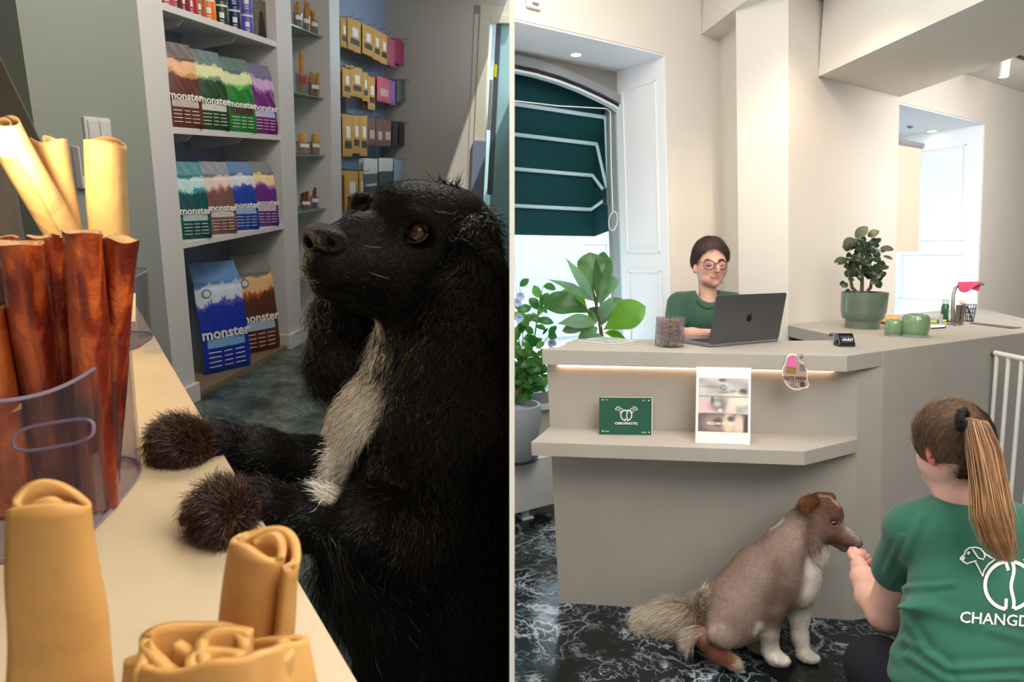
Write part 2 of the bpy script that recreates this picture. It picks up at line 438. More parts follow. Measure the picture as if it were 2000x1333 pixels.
# ================================================================== RIGHT HALF: the reception room
PI = math.pi
class Fr:
    def __init__(s, p, x, y, z): s.m = frame(np.asarray(p, float), x, y, z); s.i = np.linalg.inv(s.m)
    def w(s, a, b, c): return s.m[:3, :3] @ np.array([a, b, c]) + s.m[:3, 3]
    def l(s, p): return s.i[:3, :3] @ np.asarray(p, float) + s.i[:3, 3]
    def h(s, px, py, axis, val):
        a = s.l(C); d = s.i[:3, :3] @ ray(px, py); k = (val - a[axis]) / d[axis]; return a + d * k
nBh = nrm(np.cross(ZUP, dB))
q0 = hz(1540, 634, 1.2015); FB = Fr(q0 - VU * 1.2015, dB, nBh, VU)
cB = FB.l(C)
x2, y1 = None, None
_q = hit(1412, 600, q0, np.cross(dA, VU)); _q = FB.l(_q); x2, y1 = _q[0], _q[1]
XR = FB.h(2120, 600, 1, 0)[0]                     # past the frame on the right
def cut(o, side, dist=.0015):
    """end an object at the dividing wall"""
    n = CAMX * (1 if side > 0 else -1); p = C + CAMX * side * dist
    if o.modifiers:
        dg = bpy.context.evaluated_depsgraph_get(); me = bpy.data.meshes.new_from_object(o.evaluated_get(dg)); o.modifiers.clear(); o.data = me
    mw = EMPTY_M[o]; inv = mw.inverted()
    bm = bmesh.new(); bm.from_mesh(o.data)
    r = bmesh.ops.bisect_plane(bm, geom=bm.verts[:] + bm.edges[:] + bm.faces[:], plane_co=inv @ Vector(p), plane_no=inv.to_3x3() @ Vector(n), clear_inner=True)
    ed = [e for e in r['geom_cut'] if isinstance(e, bmesh.types.BMEdge)]
    if ed:
        try: bmesh.ops.holes_fill(bm, edges=ed)
        except Exception: pass
    bm.to_mesh(o.data); bm.free(); return o
white_wall = M('white_plaster', (226, 221, 213), .85, noise=.02, nscale=3)
cool_white = M('white_paint', (238, 240, 243), .45)
grey_frame = M('grey_window_frame', (150, 154, 160), .4)
lintel_m = M('grey_lintel', (150, 146, 142), .7)
cement = M('grey_microcement', (170, 165, 156), .62, noise=.05, nscale=5, bump=.04, bscale=25)
marbleR = marble('green_black_marble', (12, 17, 18), (34, 46, 50), (200, 210, 218), 3.0, .16, .05, blue=(150, 168, 186))
ZC = 3.04; ZH = 3.5
# floor
m = MB(); m.add([(-.4, -2.2, 0), (6.5, -2.2, 0), (6.5, 9, 0), (-.4, 9, 0), (-.4, -2.2, -.05), (6.5, -2.2, -.05), (6.5, 9, -.05), (-.4, 9, -.05)],
                [(0, 1, 2, 3), (7, 6, 5, 4), (0, 4, 5, 1), (1, 5, 6, 2), (2, 6, 7, 3), (3, 7, 4, 0)])
def front_cut(o, side): return cut(o, side)
struct(cut(m.build('floor', marbleR), 1))
# wall beside the big window (W1) with its deep recess
xj = FB.h(1299.5, 105, 1, y1)[0]; ztop = FB.h(1299.5, 105, 1, y1)[2]
_s = FB.l(hz(1230, 145, ztop)); ydr = _s[1]                       # glazing plane
x_left = FB.h(985, 600, 1, ydr)[0] - .6
ygl = ydr
m = MB(FB.m)
m.box(xj, x2 + .15, y1, ygl + .1, 0, ZH)                          # pier right of the window
struct(m.build('wall_back', white_wall))
m = MB(FB.m); m.box(x_left, xj, y1, ygl + .1, ztop, ZH)
struct(cut(m.build('wall_over_window', white_wall), 1))
m = MB(FB.m); m.box(x_left, xj, ygl, ygl + .1, 0, .62)
struct(cut(m.build('wall_under_window', white_wall), 1))
# W2 + W3
m = MB()
a0 = FB.w(0, 0, 0); a1 = FB.w(x2, y1, 0)
back = FB.w(x2 + .3, y1 + .3, 0); s1 = FB.w(.4, .35, 0)
top = lambda p, z: p + VU * z
m.hexa([a0, a1, back, s1], [top(p, ZH) for p in (a0, a1, back, s1)])
struct(m.build('wall_pier', white_wall))
w2l = FB.h(1757, 200, 1, 0); w2r = FB.h(1925, 240, 1, 0); zt2 = (w2l[2] + w2r[2]) / 2
SILL = 1.16
m = MB(FB.m)
m.box(0.0, w2l[0], 0.001, .35, 0, ZH); m.box(w2r[0], XR + 1.2, 0.001, .35, 0, ZH)
struct(m.build('wall_right', white_wall))
m = MB(FB.m); m.box(w2l[0], w2r[0], .001, .35, zt2, ZH); struct(m.build('wall_over_side_window', white_wall))
m = MB(FB.m); m.box(w2l[0], w2r[0], .001, .35, 0, SILL - .02); struct(m.build('wall_under_side_window', white_wall))
dr2 = FB.l(hz(1815, 282, 2.60 if False else zt2))[1]
print('zt2', zt2, 'dr2', dr2, 'ydr-y1', ydr - y1, 'y1', y1, 'x2', x2, 'xj', xj, 'ztop', ztop)
# ceilings and beams
m = MB()
cq = [np.array([-.4, -2.3, ZH]), np.array([6.6, -2.3, ZH]), FB.w(XR + 2.2, ygl, ZH), FB.w(-1.6, ygl, ZH)]
m.hexa(cq, [p + ZUP * .1 for p in cq])
struct(cut(m.build('ceiling', white_wall), 1))
b0 = FB.h(1370, 73, 1, y1); b1 = hz(1370, 73, 3.03)
pa = FB.w(FB.h(1370, 73, 1, y1)[0], y1, ZC); pb = FB.w(x2, y1, ZC); pc = FB.w(0, 0, ZC)
pd = pa - dA * 4.2; pe = pc + (FB.w(2.2, 0, ZC) - pc) * 1.0; pf = pe - dA * 5
m = MB()
lo = [pd, pa, pb, pc, pc - dA * 3.0]
m.hexa(lo, [p + ZUP * .46 for p in lo]); struct(m.build('ceiling_soffit', white_wall))
bl = FB.h(1598, 150, 1, 0); br = FB.h(1757, 189, 1, 0); zb = (bl[2] + br[2]) / 2
p0 = FB.w(bl[0], 0, zb); p1 = FB.w(br[0], 0, zb); q_l = hz(1923, 0, zb); q_r = hz(1992, 108, zb)
dl = nrm(q_l - p0); drr = nrm(q_r - p1)
lo = [p0, p1, p1 + drr * 3.2, p0 + dl * 3.0]
m = MB(); m.hexa(lo, [p + ZUP * (ZH - zb) for p in lo]); struct(m.build('ceiling_beam', white_wall))
ZCR = FB.h(1905, 150, 1, 0)[2]
lo = [p1 + VU * (ZCR - zb), FB.w(XR + 1, 0, ZCR), FB.w(XR + 1, -3, ZCR), p1 + drr * 3.2 + VU * (ZCR - zb)]
m = MB(); m.hexa(lo, [p + ZUP * .1 for p in lo]); struct(m.build('ceiling_side', white_wall))
lo = [FB.w(0, 0, ZC), p0 + VU * (ZC - zb), p0 + dl * 3 + VU * (ZC - zb), FB.w(0, 0, ZC) - dA * 3.0]
m = MB(); m.hexa(lo, [p + ZUP * .1 for p in lo]); struct(m.build('ceiling_strip', white_wall))
# closing walls behind and beside the viewpoint
m = MB(); m.box(-.2, 6.6, -2.3, -2.2, 0, ZH); struct(cut(m.build('wall_front', white_wall), 1))
m = MB(); m.box(6.5, 6.6, -2.2, 7.5, 0, ZH); struct(m.build('wall_side', white_wall))
# ---- window recess linings (panelled jamb, head) and frame
m = MB(FB.m); m.box(x_left, xj, y1 + .004, ygl, ztop - .012, ztop - .001)
head = struct(cut(m.build('trim_1', cool_white), 1))
def jamb(nm, xr, ya, yb, z0, z1, panels):
    m = MB(FB.m); t = .012
    m.box(xr - t, xr - .001, ya, yb, z0, z1)
    for (u0, u1, v0, v1) in panels:                                # raised mouldings
        a, b = ya + (yb - ya) * u0, ya + (yb - ya) * u1; w = .014
        for (c, d, e, f) in ((a, a + w, v0, v1), (b - w, b, v0, v1), (a, b, v0, v0 + w), (a, b, v1 - w, v1)):
            m.box(xr - t - .008, xr - t, c, d, e, f)
    return struct(m.build(nm, cool_white, bevel=.002))
jamb('trim_2', xj, y1 + .004, ygl, .3, ztop - .012, [(.16, .86, 1.62, ztop - .14), (.16, .86, .5, 1.5)])
def fz(px, py): return FB.h(px, py, 1, ygl - .02)
# grey lintel with arched underside, then the frame following it
arch = [(985, 108), (1005, 110), (1045, 119), (1090, 133), (1130, 149), (1170, 168), (1200, 184), (1216, 196)]
A3 = [fz(*p) for p in arch]
xin = fz(1231, 400)[0]
outer = [(a[0], a[2]) for a in A3]
m = MB(FB.m)
poly = outer + [(xin, outer[-1][1]), (xin, ztop), (outer[0][0], ztop)]
m.prism(poly, ygl - .02, ygl + .14, axis=1)
m.box(xin, xj, ygl - .02, ygl + .14, .62, ztop)
struct(cut(m.build('trim_3', lintel_m), 1))
win = struct(MB(FB.m).box(xin - .05, xin - .001, ygl - .06, ygl + .02, .62, outer[-1][1] + .01).build('window_1', grey_frame, bevel=.004))
fw = .055
top_in = [(a, c - fw) for a, c in outer]
m = MB(FB.m); m.prism(outer + top_in[::-1], ygl - .05, ygl + .03, axis=1)
m.box(outer[0][0], xin - .05, ygl - .05, ygl + .03, .62, .70)
cut(m.build('window_head', grey_frame, win), 1)
dark = M('dark_gasket', (38, 42, 46), .5)
m = MB(FB.m); tin2 = [(a, c - fw - .022) for a, c in outer]
m.prism(top_in + tin2[::-1], ygl - .03, ygl + .01, axis=1); m.box(xin - .066, xin - .05, ygl - .03, ygl + .01, .7, tin2[-1][1])
cut(m.build('window_gasket', dark, win), 1)
m = MB(FB.m); tin3 = [(a, c - fw - .036) for a, c in outer]
m.prism(tin2 + tin3[::-1], ygl - .03, ygl + .02, axis=1); m.box(xin - .078, xin - .066, ygl - .03, ygl + .02, .7, tin3[-1][1])
cut(m.build('window_bead', cool_white, win), 1)
glass = clear('clear_glass', (240, 248, 250), .06, .01, .0)
m = MB(FB.m); m.box(outer[0][0], xin - .05, ygl - .004, ygl + .0, .66, outer[0][1]); 
m = MB(FB.m); m.prism([(outer[0][0], .7)] + tin3 + [(xin - .07, .7)], ygl - .003, ygl + .003, axis=1)
cut(m.build('window_pane', glass, win), 1)
# window sill ledge under the glazing
m = MB(FB.m); m.box(x_left, xj - .01, ygl - .06, ygl, .58, .62)
struct(cut(m.build('window_sill', cool_white), 1))
# ---- awning outside, seen from within
teal = M('teal_canvas', (34, 84, 88), .8, noise=.08, nscale=4)
_nt = teal.node_tree; _tl = _nt.nodes.new('ShaderNodeBsdfTranslucent'); _tl.inputs[0].default_value = lin((36, 96, 98)); _mx = _nt.nodes.new('ShaderNodeMixShader'); _mx.inputs[0].default_value = .35
_o = _nt.nodes['Material Output']; _nt.links.new(_nt.nodes['Principled BSDF'].outputs[0], _mx.inputs[1]); _nt.links.new(_tl.outputs[0], _mx.inputs[2]); _nt.links.new(_mx.outputs[0], _o.inputs[0])
xp = xin - .03; piv = FB.h(1212, 383, 0, xp)
yo = ygl + .12
corner_px = [(1206, 205), (1183, 231), (1166, 283), (1158, 344), (1155, 410)]
cz = [FB.h(px, py, 0, xp - .02) for px, py in corner_px]
val = FB.h(1158, 462, 0, xp - .02)
print('awning corners', [c.round(2) for c in cz], 'val', val.round(2), 'pivot', piv.round(2), 'ygl', ygl)
XL = x_left - 1.6
aw = thing('awning', 'dark teal canvas awning on white hoops outside the tall arched window', 'awning', FB.w(xp, yo, piv[2] - .3))
prof = [(max(c[1], yo), c[2]) for c in cz]; prof[0] = (yo, prof[0][1] + .12)
m = MB(FB.m)
cloth = [(XL, y, z) for y, z in prof] + [(xp, y, z) for y, z in prof]
n = len(prof)
m.add(cloth, [(i, i + 1, n + i + 1, n + i) for i in range(n - 1)])
m.add([(XL, prof[-1][0], prof[-1][1]), (xp, prof[-1][0], prof[-1][1]), (xp, prof[-1][0], val[2]), (XL, prof[-1][0], val[2])], [(0, 1, 2, 3)])
m.add([(xp, y, z) for y, z in prof] + [(xp, prof[-1][0], val[2]), (xp, yo, val[2] + .05)], [tuple(range(n + 2))])
cut(m.build('canvas', teal, aw, solid=.006), 1)
pole = M('white_tube', (232, 238, 240), .4)
for (y, z) in prof[1:]:
    m = MB(); m.tube([FB.w(XL, y - .02, z), FB.w(xp - .04, y - .02, z)], .014, 8)
    cut(m.build('hoop_bar', pole, aw, smooth=True), 1)
    m = MB(); m.tube([FB.w(xp - .04, y - .02, z), FB.w(xp - .03, yo + .02, piv[2])], .012, 8); m.build('hoop_arm', pole, aw, smooth=True)
m = MB(FB.m); m.box(xp - .06, xp, yo, yo + .06, piv[2] - .06, piv[2] + .06); m.build('pivot_plate', M('steel', (150, 152, 155), .35, 1), aw, bevel=.01)
# cord hanging inside the glass
cg = aw
ct = [FB.w(*FB.h(px, py, 1, ygl - .09)) for px, py in ((1005, 197), (1090, 207), (1183, 212), (1192, 218), (1194, 330), (1197, 412))]
m = MB(); m.tube(ct, .0035, 6); cut(m.build('cord', M('white_cord', (240, 240, 238), .6), cg, smooth=True), 1)
loop = []
for i in range(90):
    a = i / 90 * 2 * PI * 5; r = 1 + .13 * math.sin(i * .7)
    loop.append(FB.w(*FB.h(1197.5 + 8.5 * r * math.sin(a), 432 - 18 * r * math.cos(a), 1, ygl - .09 - .004 * math.sin(i * .9))))
m = MB(); m.tube(loop, .003, 5); m.build('cord_coil', MATS['white_cord'], cg, smooth=True)
# ---- the street outside
pave = M('pale_paving', (205, 205, 205), .8, noise=.05)
m = MB(FB.m); m.box(-9, 9, ygl + .25, ygl + 12, -.25, -.2); struct(cut(m.build('street_ground', pave), 1))
fac = M('pale_facade', (222, 224, 228), .8); facd = M('facade_window_pane', (178, 190, 205), .3); facp = M('facade_relief', (196, 192, 196), .7)  # window panes in one even blue-grey
yf = ygl + 4.6
bd = thing('town_building', 'pale sunlit building with arched windows across the street', 'building', FB.w(-3, yf, -.2))
m = MB(FB.m); m.box(-11, 8, yf, yf + .5, -.2, 7); cut(m.build('facade', fac, bd), 1)
for i in range(9):
    xc = -9.2 + i * 1.9 + .2
    for (z0, z1, w, rr) in ((0.35, 1.75, .62, .62),):
        pts = [(xc - w, z0), (xc + w, z0)] + [(xc + w * math.cos(a), z1 + w * math.sin(a)) for a in np.linspace(0, PI, 13)]
        po = [(xc - w - .09, z0), (xc + w + .09, z0)] + [(xc + (w + .09) * math.cos(a), z1 + (w + .09) * math.sin(a)) for a in np.linspace(0, PI, 13)]
        m = MB(FB.m); m.prism(po, yf - .05, yf - .001, axis=1); fr_ = m.build('window_surround', facp, bd)
        m = MB(FB.m); m.prism(pts, yf - .07, yf - .051, axis=1); m.build('pane', facd, fr_)
for k in range(8):
    m = MB(FB.m); m.box(-11, 8, yf - .02, yf - .001, .1 + k * .42, .13 + k * .42); cut(m.build('string_course', facp, bd), 1)
# ---- window 2 with blind
m = MB(FB.m); m.box(w2l[0], w2r[0], .004, dr2, zt2 - .012, zt2 - .001); struct(m.build('trim_4', cool_white))
jamb('trim_5', w2r[0], .006, dr2, SILL, zt2 - .012, [(.16, .84, 1.72, zt2 - .14), (.16, .84, SILL + .08, 1.62)])
m = MB(FB.m); m.box(w2l[0], w2r[0], -.0, dr2, SILL - .02, SILL); struct(m.build('trim_6', cool_white))
f2 = FB.h(1804, 450, 1, dr2)
win2 = struct(MB(FB.m).box(f2[0] - .02, w2r[0] - .012, dr2 - .03, dr2 + .05, SILL, zt2).build('window_2', grey_frame, bevel=.004))
m = MB(FB.m); m.box(w2l[0] - .5, f2[0] - .02, dr2 - .03, dr2 + .05, SILL, SILL + .06); m.box(w2l[0] - .5, f2[0] - .02, dr2 - .03, dr2 + .05, zt2 - .12, zt2)
g2 = FB.h(1779, 560, 1, dr2); m.box(g2[0] - .03, g2[0] + .03, dr2 - .03, dr2 + .04, SILL, zt2)
m.build('window_mullion', grey_frame, win2)
m = MB(FB.m); m.box(w2l[0] - .5, f2[0], dr2 + .01, dr2 + .014, SILL, zt2); m.build('window_pane', glass, win2)
bt = FB.h(1798, 291, 1, .06); bb_ = FB.h(1794, 492, 1, .06)
m = MB(FB.m); m.box(w2l[0] + .001, bt[0], .055, .063, bb_[2], bt[2])
bs = thing('roller_blind', 'cream roller blind half lowered in the right-hand window', 'blind', FB.w(w2l[0] + .2, .06, bb_[2]))
m.build('blind_cloth', M('cream_blind', (226, 214, 196), .8), bs)
m = MB(FB.m); m.box(w2l[0] + .001, bt[0] + .002, .05, .068, bb_[2] - .018, bb_[2]); m.build('bottom_bar', cool_white, bs)
m = MB(); m.tube([FB.w(w2l[0] + .001, .06, bt[2] + .02), FB.w(bt[0] + .01, .06, bt[2] + .02)], .022, 12); m.build('roller', grey_frame, bs, smooth=True)
# ---- small lights
lit = M('lamp_glow', (255, 240, 220), .5, emit=(255, 236, 210), estr=14)
def downlight(px, py, z, lab, r=.04):
    p = hz(px, py, z); t = thing('recessed_downlight', lab, 'ceiling light', p)
    f_ = frame(p, CAMX, np.cross(ZUP, CAMX), ZUP)
    m = MB(f_); m.lathe([(r, -.001), (r, -.006), (r * .8, -.008), (r * .8, -.003)], 24); m.build('trim_ring', cool_white, t, smooth=True)
    m = MB(f_); m.lathe([(r * .78, -.004), (r * .4, -.006), (0, -.0065)], 20); m.build('lens', lit, t, smooth=True)
downlight(1125, 105, ztop - .012, 'round downlight in the white head of the tall arched window')
downlight(1820, 255, zt2 - .012, 'round downlight in the head of the small right-hand window')
t = hz(1777, 247, zt2 - .012); th = thing('latch_plate', 'small metal latch plate on the head of the right-hand window recess', 'latch', t)
m = MB(frame(t, dB, nBh, ZUP)); m.box(-.03, .03, -.012, .012, -.008, 0); m.build('plate', M('steel'), th, bevel=.003)
m = MB(frame(t, dB, nBh, ZUP)); m.box(-.012, .012, -.005, .005, -.016, -.008); m.build('catch', M('steel'), th)
pt = hz(1964, 116, ZCR); sp = thing('ceiling_spotlight', 'white cylinder spotlight hanging from the ceiling at the right edge', 'spotlight', pt)
f_ = frame(pt, CAMX, np.cross(ZUP, CAMX), ZUP); hh = pt[2] - hit(1962, 150, pt, np.cross(CAMX, ZUP))[2]
m = MB(f_); m.lathe([(.03, -.004), (.03, -hh), (.026, -hh - .002), (.024, -hh + .01)], 24); m.build('housing', cool_white, sp, smooth=True)
m = MB(f_); m.lathe([(.024, -hh + .008), (0, -hh + .007)], 20); m.build('lens', lit, sp)
m = MB(f_); m.lathe([(.038, 0), (.038, -.006), (.0, -.008)], 24); m.build('mount', cool_white, sp, smooth=True)
tr0 = hz(1990, 108, ZCR); m = MB(frame(tr0, dB, nBh, ZUP)); m.box(0, .4, -.012, .012, -.012, -.001)
tag(m.build('light_track', M('black_metal', (25, 25, 26), .4)), 'short black lighting track on the ceiling at the top right corner', 'track')
# smoke detector top left
pd_ = FB.w(*FB.h(1041, -4, 1, y1 - .01)); sd_ = thing('wall_sensor', 'white rounded sensor box high on the wall above the tall window', 'sensor', pd_)
m = MB(frame(pd_, dB, nBh, VU)); m.box(-.05, .05, -.02, .01, -.06, .06); m.build('body', cool_white, sd_, bevel=.015)
m = MB(frame(pd_, dB, nBh, VU)); m.box(-.02, .02, -.024, -.019, -.045, -.03); m.build('lens', M('grey_plastic', (120, 120, 120), .4), sd_)
# ------------------------------------------------------------------ reception counter
HC = 1.2015; TH = .066
B0 = hz(1092, 1178, 0); B1 = hz(1668, 1212, 0)                   # foot of the front panel
front = nrm(B1 - B0); inn = nrm(np.cross(ZUP, front))             # inwards, away from the visitor
if inn[1] < 0: inn = -inn
Rc = hz(1692, 690, HC); Re = hz(2060, 642.2, HC); sideD = nrm(Re - Rc)
sidein = nrm(np.cross(ZUP, sideD)); 
if sidein[1] < 0: sidein = -sidein
ct = thing('reception_counter', 'angled grey microcement reception counter with glowing ledge and low front shelf', 'counter', (B0 + B1) / 2)
up = lambda p, z: np.asarray(p) + VU * z
m = MB()
K0 = B1
bi0 = B0 + inn * .10; bi1 = K0 + inn * .10
lo = [B0, K0, bi1, bi0]; m.hexa(lo, [up(p, HC - TH) for p in lo]); m.build('front_panel', cement, ct)
_c = hz(1682, 691.3, HC) - VU * HC - sidein * .0016; s0 = B1 - inn * .0005; sm = _c + sideD * .16; s1_ = _c + sideD * 1.75
lo = [s0, sm, s1_, s1_ + sidein * .0015, sm + sidein * .0015, s0 + sidein * .05]
m = MB(); m.hexa(lo, [up(p, HC - .0004) for p in lo]); m.build('side_panel', cement, ct)
tp = [(1058, 683), (1654.5, 695), (1681, 692)]
loop_px = [(1058, 683), (1654.5, 695.5), (1682, 691.3), (2075, 640.5)]
top_pts = [hz(x, y, HC) for x, y in loop_px]
wl3 = FB.w(*[*FB.l(hz(1545, 634, HC))[:2], HC])
inner = [hz(1640, 657.5, HC), hz(1539, 635, HC)]
far_r = FB.w(XR + .3, 0, HC); 
def onw3(px, z=HC):
    a = FB.l(C); d = FB.i[:3, :3] @ ray(px, 600)
    # point of W3 (y=0) at height z seen in column px
    lo_, hi_ = 400, 900
    for _ in range(40):
        mid = (lo_ + hi_) / 2; q = FB.h(px, mid, 1, 0)
        if q[2] > z: lo_ = mid
        else: hi_ = mid
    return FB.w(*FB.h(px, mid, 1, 0))
w3a = onw3(1541); w3b = onw3(1905)
edge_r = [hz(1905, 628.5, HC), hz(2075, 646, HC)]
pl = top_pts[:3] + [hz(2075, 640.5, HC)] + [hz(2076, 640, HC), w3b + np.array([0, -.002, 0]), w3a + np.array([0, -.004, 0]), hz(1541, 636, HC), inner[0], hz(1625, 665, HC), hz(1539, 666, HC), hz(1128, 662, HC)]
print('counter top', [p.round(2) for p in pl])
m = MB(); m.hexa([p - VU * TH for p in pl], pl); m.build('worktop', cement, ct, bevel=.002)
# low shelf
z_s = FB and None
shl = hit(1037, 864, B0 - inn * .2, inn)
ZS = None
def zfit(px, py, off):
    """height of the panel-parallel plane 'off' in front of the panel under a pixel"""
    q = hit(px, py, B0 - inn * off, inn); return q
ZS = zfit(1075, 839, 0)[2]; ZSr = zfit(1670, 853, 0)[2]; print('shelf z', ZS, ZSr)
ZS = (ZS + ZSr) / 2
sp_ = [hz(1037, 864, ZS), hz(1571, 882, ZS), hz(1677, 857.5, ZS), hz(1675, 852, ZS), hz(1075, 839, ZS)]
print('shelf depth', [(p - B0) @ inn for p in sp_])
sp_[3] = B1 + VU * ZS + inn * .02; sp_[4] = B0 + VU * ZS + inn * .02
m = MB(); m.hexa([p - VU * .058 for p in sp_], sp_); m.build('front_shelf', cement, ct, bevel=.0015)
# led strip under the worktop lip
ledm = M('warm_led', (255, 220, 190), .5, emit=(255, 214, 178), estr=9)
e0 = hit(1092, 712, B0, inn); e1 = hit(1648, 719, B0, inn)
z0 = HC - TH - .012
a = B0 + VU * z0 + front * .05 - inn * .013; b = B1 + VU * z0 - front * .10 - inn * .013
m = MB(); m.tube([a, b], .006, 8); m.build('led_strip', ledm, ct)
# dark sheet that paints the shade in the hollow under the inner edge
dk = M('recess_shade_paint', (22, 22, 24), .7)
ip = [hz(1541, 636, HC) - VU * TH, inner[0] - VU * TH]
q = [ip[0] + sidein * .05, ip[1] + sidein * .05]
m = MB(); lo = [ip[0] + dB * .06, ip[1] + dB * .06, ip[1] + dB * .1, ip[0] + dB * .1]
m.hexa([p - ZUP * .9 for p in lo], lo); m.build('hollow_shade', dk, ct)
# thin dark brown strip near the far right end of the counter top
strip_m = M('dark_brown_strip', (104, 86, 74), .6)
m = MB(); e = [hz(1898, 629.5, HC + .004), hz(1996, 640, HC + .004), hz(1975, 641.5, HC + .004), hz(1893, 631.5, HC + .004)]
m.hexa([p - ZUP * .0035 for p in e], e); tag(m.build('sink_edge', strip_m), 'flat dark brown strip laid on the far right end of the counter', 'worktop edge')
# ================================================================== LEFT HALF: the shop corner
T0 = 2.008; TB = T0 + .38
SP = [(2.588, 2.742), (3.690, 3.865), (4.376, 4.534)]
BZ = [(1.782, 1.812), (1.284, 1.313), (.768, .797)]
sE = Lh(752.5, 0, 1, TB)[0]; print('end wall s', sE)
marbleL = marble('green_marble', (44, 56, 52), (92, 106, 98), (150, 162, 150), 4.5, .22, .035)
wl_beige = M('beige_plaster', (196, 188, 176), .85, noise=.02, nscale=3)
wl_green = M('grey_green_plaster', (150, 156, 148), .85, noise=.02, nscale=3)
wl_blue = M('blue_grey_plaster', (170, 186, 196), .85)
shelf_white = M('shelf_white', (216, 214, 212), .5)
back_blue = M('shelf_back_blue', (150, 168, 196), .6)
MBL = lambda: MB(ML)
def lcut(o): return cut(o, -1)
ZCL = 2.75
m = MBL(); m.box(-1.3, 9, -2.6, 4.2, -.05, 0); struct(lcut(m.build('floor_left', marbleL)))
sl = Lh(30, 0, 1, T0)[0]; sl2 = Lh(62, 215, 1, T0)[0]; print('pillar left s', sl, sl2)
m = MBL(); m.box((sl + sl2) / 2, SP[0][0] - .001, T0, T0 + .5, 0, ZCL); struct(m.build('wall_left_pillar', wl_green))
m = MBL(); m.box(-1.3, 4, 3.7, 3.8, 0, ZCL); m.box(-1.3, -1.2, -2.6, 3.8, 0, ZCL); struct(lcut(m.build('wall_left_back', wl_blue)))
m = MBL(); m.box(SP[0][0] - .3, sE, TB + .012, TB + .11, 0, ZCL); struct(m.build('wall_behind_shelves', wl_beige))
# end wall with the door opening
dF = [Lh(px, py, 0, sE) for px, py in ((935, 40), (911, 398), (952, 30), (925, 398), (960, 60))]
print('door px ->', [d.round(2) for d in dF])
td0 = Lh(937, 50, 0, sE)[1]; td1 = Lh(957, 60, 0, sE)[1]; zd = Lh(955, 28, 0, sE)[2]; zd1 = Lh(955, 40, 0, sE)[2]
m = MBL(); m.box(sE, sE + .1, td0 - .0, TB + .11, 0, ZCL)
struct(lcut(m.build('wall_end', wl_beige)))
m = MBL(); m.box(sE, sE + .1, -2.6, td0, zd, ZCL); struct(lcut(m.build('wall_over_door', wl_beige)))
cream = M('cream_paint', (206, 198, 176), .5)
d1 = struct(MBL().box(sE - .02, sE + .1, td1, td0, 0, zd).build('door_1', cream, bevel=.004))
m = MBL(); m.box(sE - .02, sE + .1, -2.0, td1, zd1 - .02, zd); lcut(m.build('door_head', cream, d1, bevel=.004))
m = MBL(); m.box(sE - .008, sE, td0, td0 + .05, 0, zd + .07); m.box(sE - .008, sE, -2, td0 + .05, zd, zd + .07); lcut(m.build('door_casing', cream, d1))
# glass door leaf, ajar, with its steel stile and pull
gd = thing('glass_door', 'pale teal glass door leaf standing in the doorway behind the spaniel', 'door', L(sE + .05, td1 - .1, 0))
t_ = lambda px, py=200, s_=None: Lh(px, py, 0, sE + .06 if s_ is None else s_)[1]
tealglass = M('teal_frosted_glass', (178, 214, 214), .45, trans=.35, ior=1.1)
m = MBL(); m.box(sE + .05, sE + .062, -2.0, t_(968), .02, zd - .05); lcut(m.build('glass', tealglass, gd))
steel = M('brushed_steel', (120, 126, 136), .35, .8)
m = MBL(); m.box(sE + .03, sE + .07, t_(972), t_(962), .9, zd - .06); m.build('door_stile', steel, gd, bevel=.003)
z_h = Lh(945, 275, 0, sE)[2]
m = MBL(); m.box(sE - .05, sE - .021, t_(958), t_(932), .001, z_h); m.build('bottom_stile', M('blue_grey_metal', (140, 150, 170), .4, .3), gd, bevel=.006)
zy = Lh(960, 130, 0, sE)[2]
m = MBL(); m.box(sE + .0, sE + .03, t_(968), t_(962), zy - .09, zy + .02); m.build('yellow_sticker', M('yellow', (196, 180, 40), .5), gd)
m = MBL(); m.box(sE - .0, sE + .03, t_(962), t_(956), z_h + .1, z_h + .55); m.build('lock_case', M('grey_metal', (150, 156, 156), .4, .4), gd, bevel=.003)
m = MBL(); m.box(sE + .9, sE + 1.0, -2.6, 3, 0, ZCL); struct(lcut(m.build('wall_corridor', M('pale_teal_wall', (188, 216, 216), .8))))
m = MBL(); m.box(-1.3, 9, -2.6, 4.2, ZCL, ZCL + .1); struct(lcut(m.build('ceiling_left', wl_beige)))
# ---- shelving
su = thing('shelf_unit', 'white built-in shelving with three bays of boards, glass shelves and hooks', 'shelving', L(3.5, T0 + .2, 0))
for a, b in SP:
    m = MBL(); m.box(a, b, T0, TB, 0, ZCL - .002); o = m.build('post', shelf_white, su, bevel=.003)
    m = MBL(); m.box(a - .006, b + .006, T0 - .02, T0 + .0, 0, .1); m.box(a - .012, b + .012, T0 - .012, TB, 0, .095); m.build('post_plinth', shelf_white, o, bevel=.004)
m = MBL(); m.box(SP[0][1], SP[1][0], TB, TB + .01, 0, ZCL - .002); m.box(SP[1][1], sE, TB, TB + .01, 0, ZCL - .002)
m.build('back_panel', back_blue, su)
for z0_, z1_ in BZ:
    m = MBL(); m.box(SP[0][1] - .003, SP[1][0] + .003, T0 + .003, TB, z0_, z1_); o = m.build('shelf_board', shelf_white, su, bevel=.002)
    for s_ in (2.95, 3.38):
        m = MBL(); m.prism([(T0 + .06, z0_), (TB, z0_), (TB, z0_ - .09), (T0 + .09, z0_ - .03)], s_, s_ + .012, axis=0); m.build('bracket', shelf_white, o)
m = MBL(); m.box(SP[0][1], SP[1][0], T0 + .01, TB, 0, .025); m.build('bottom_board', M('tan_board', (130, 112, 88), .6), su)
m = MBL(); m.box(SP[1][1], SP[2][0], T0 + .01, TB, 0, .1); m.build('bottom_plinth', shelf_white, su)
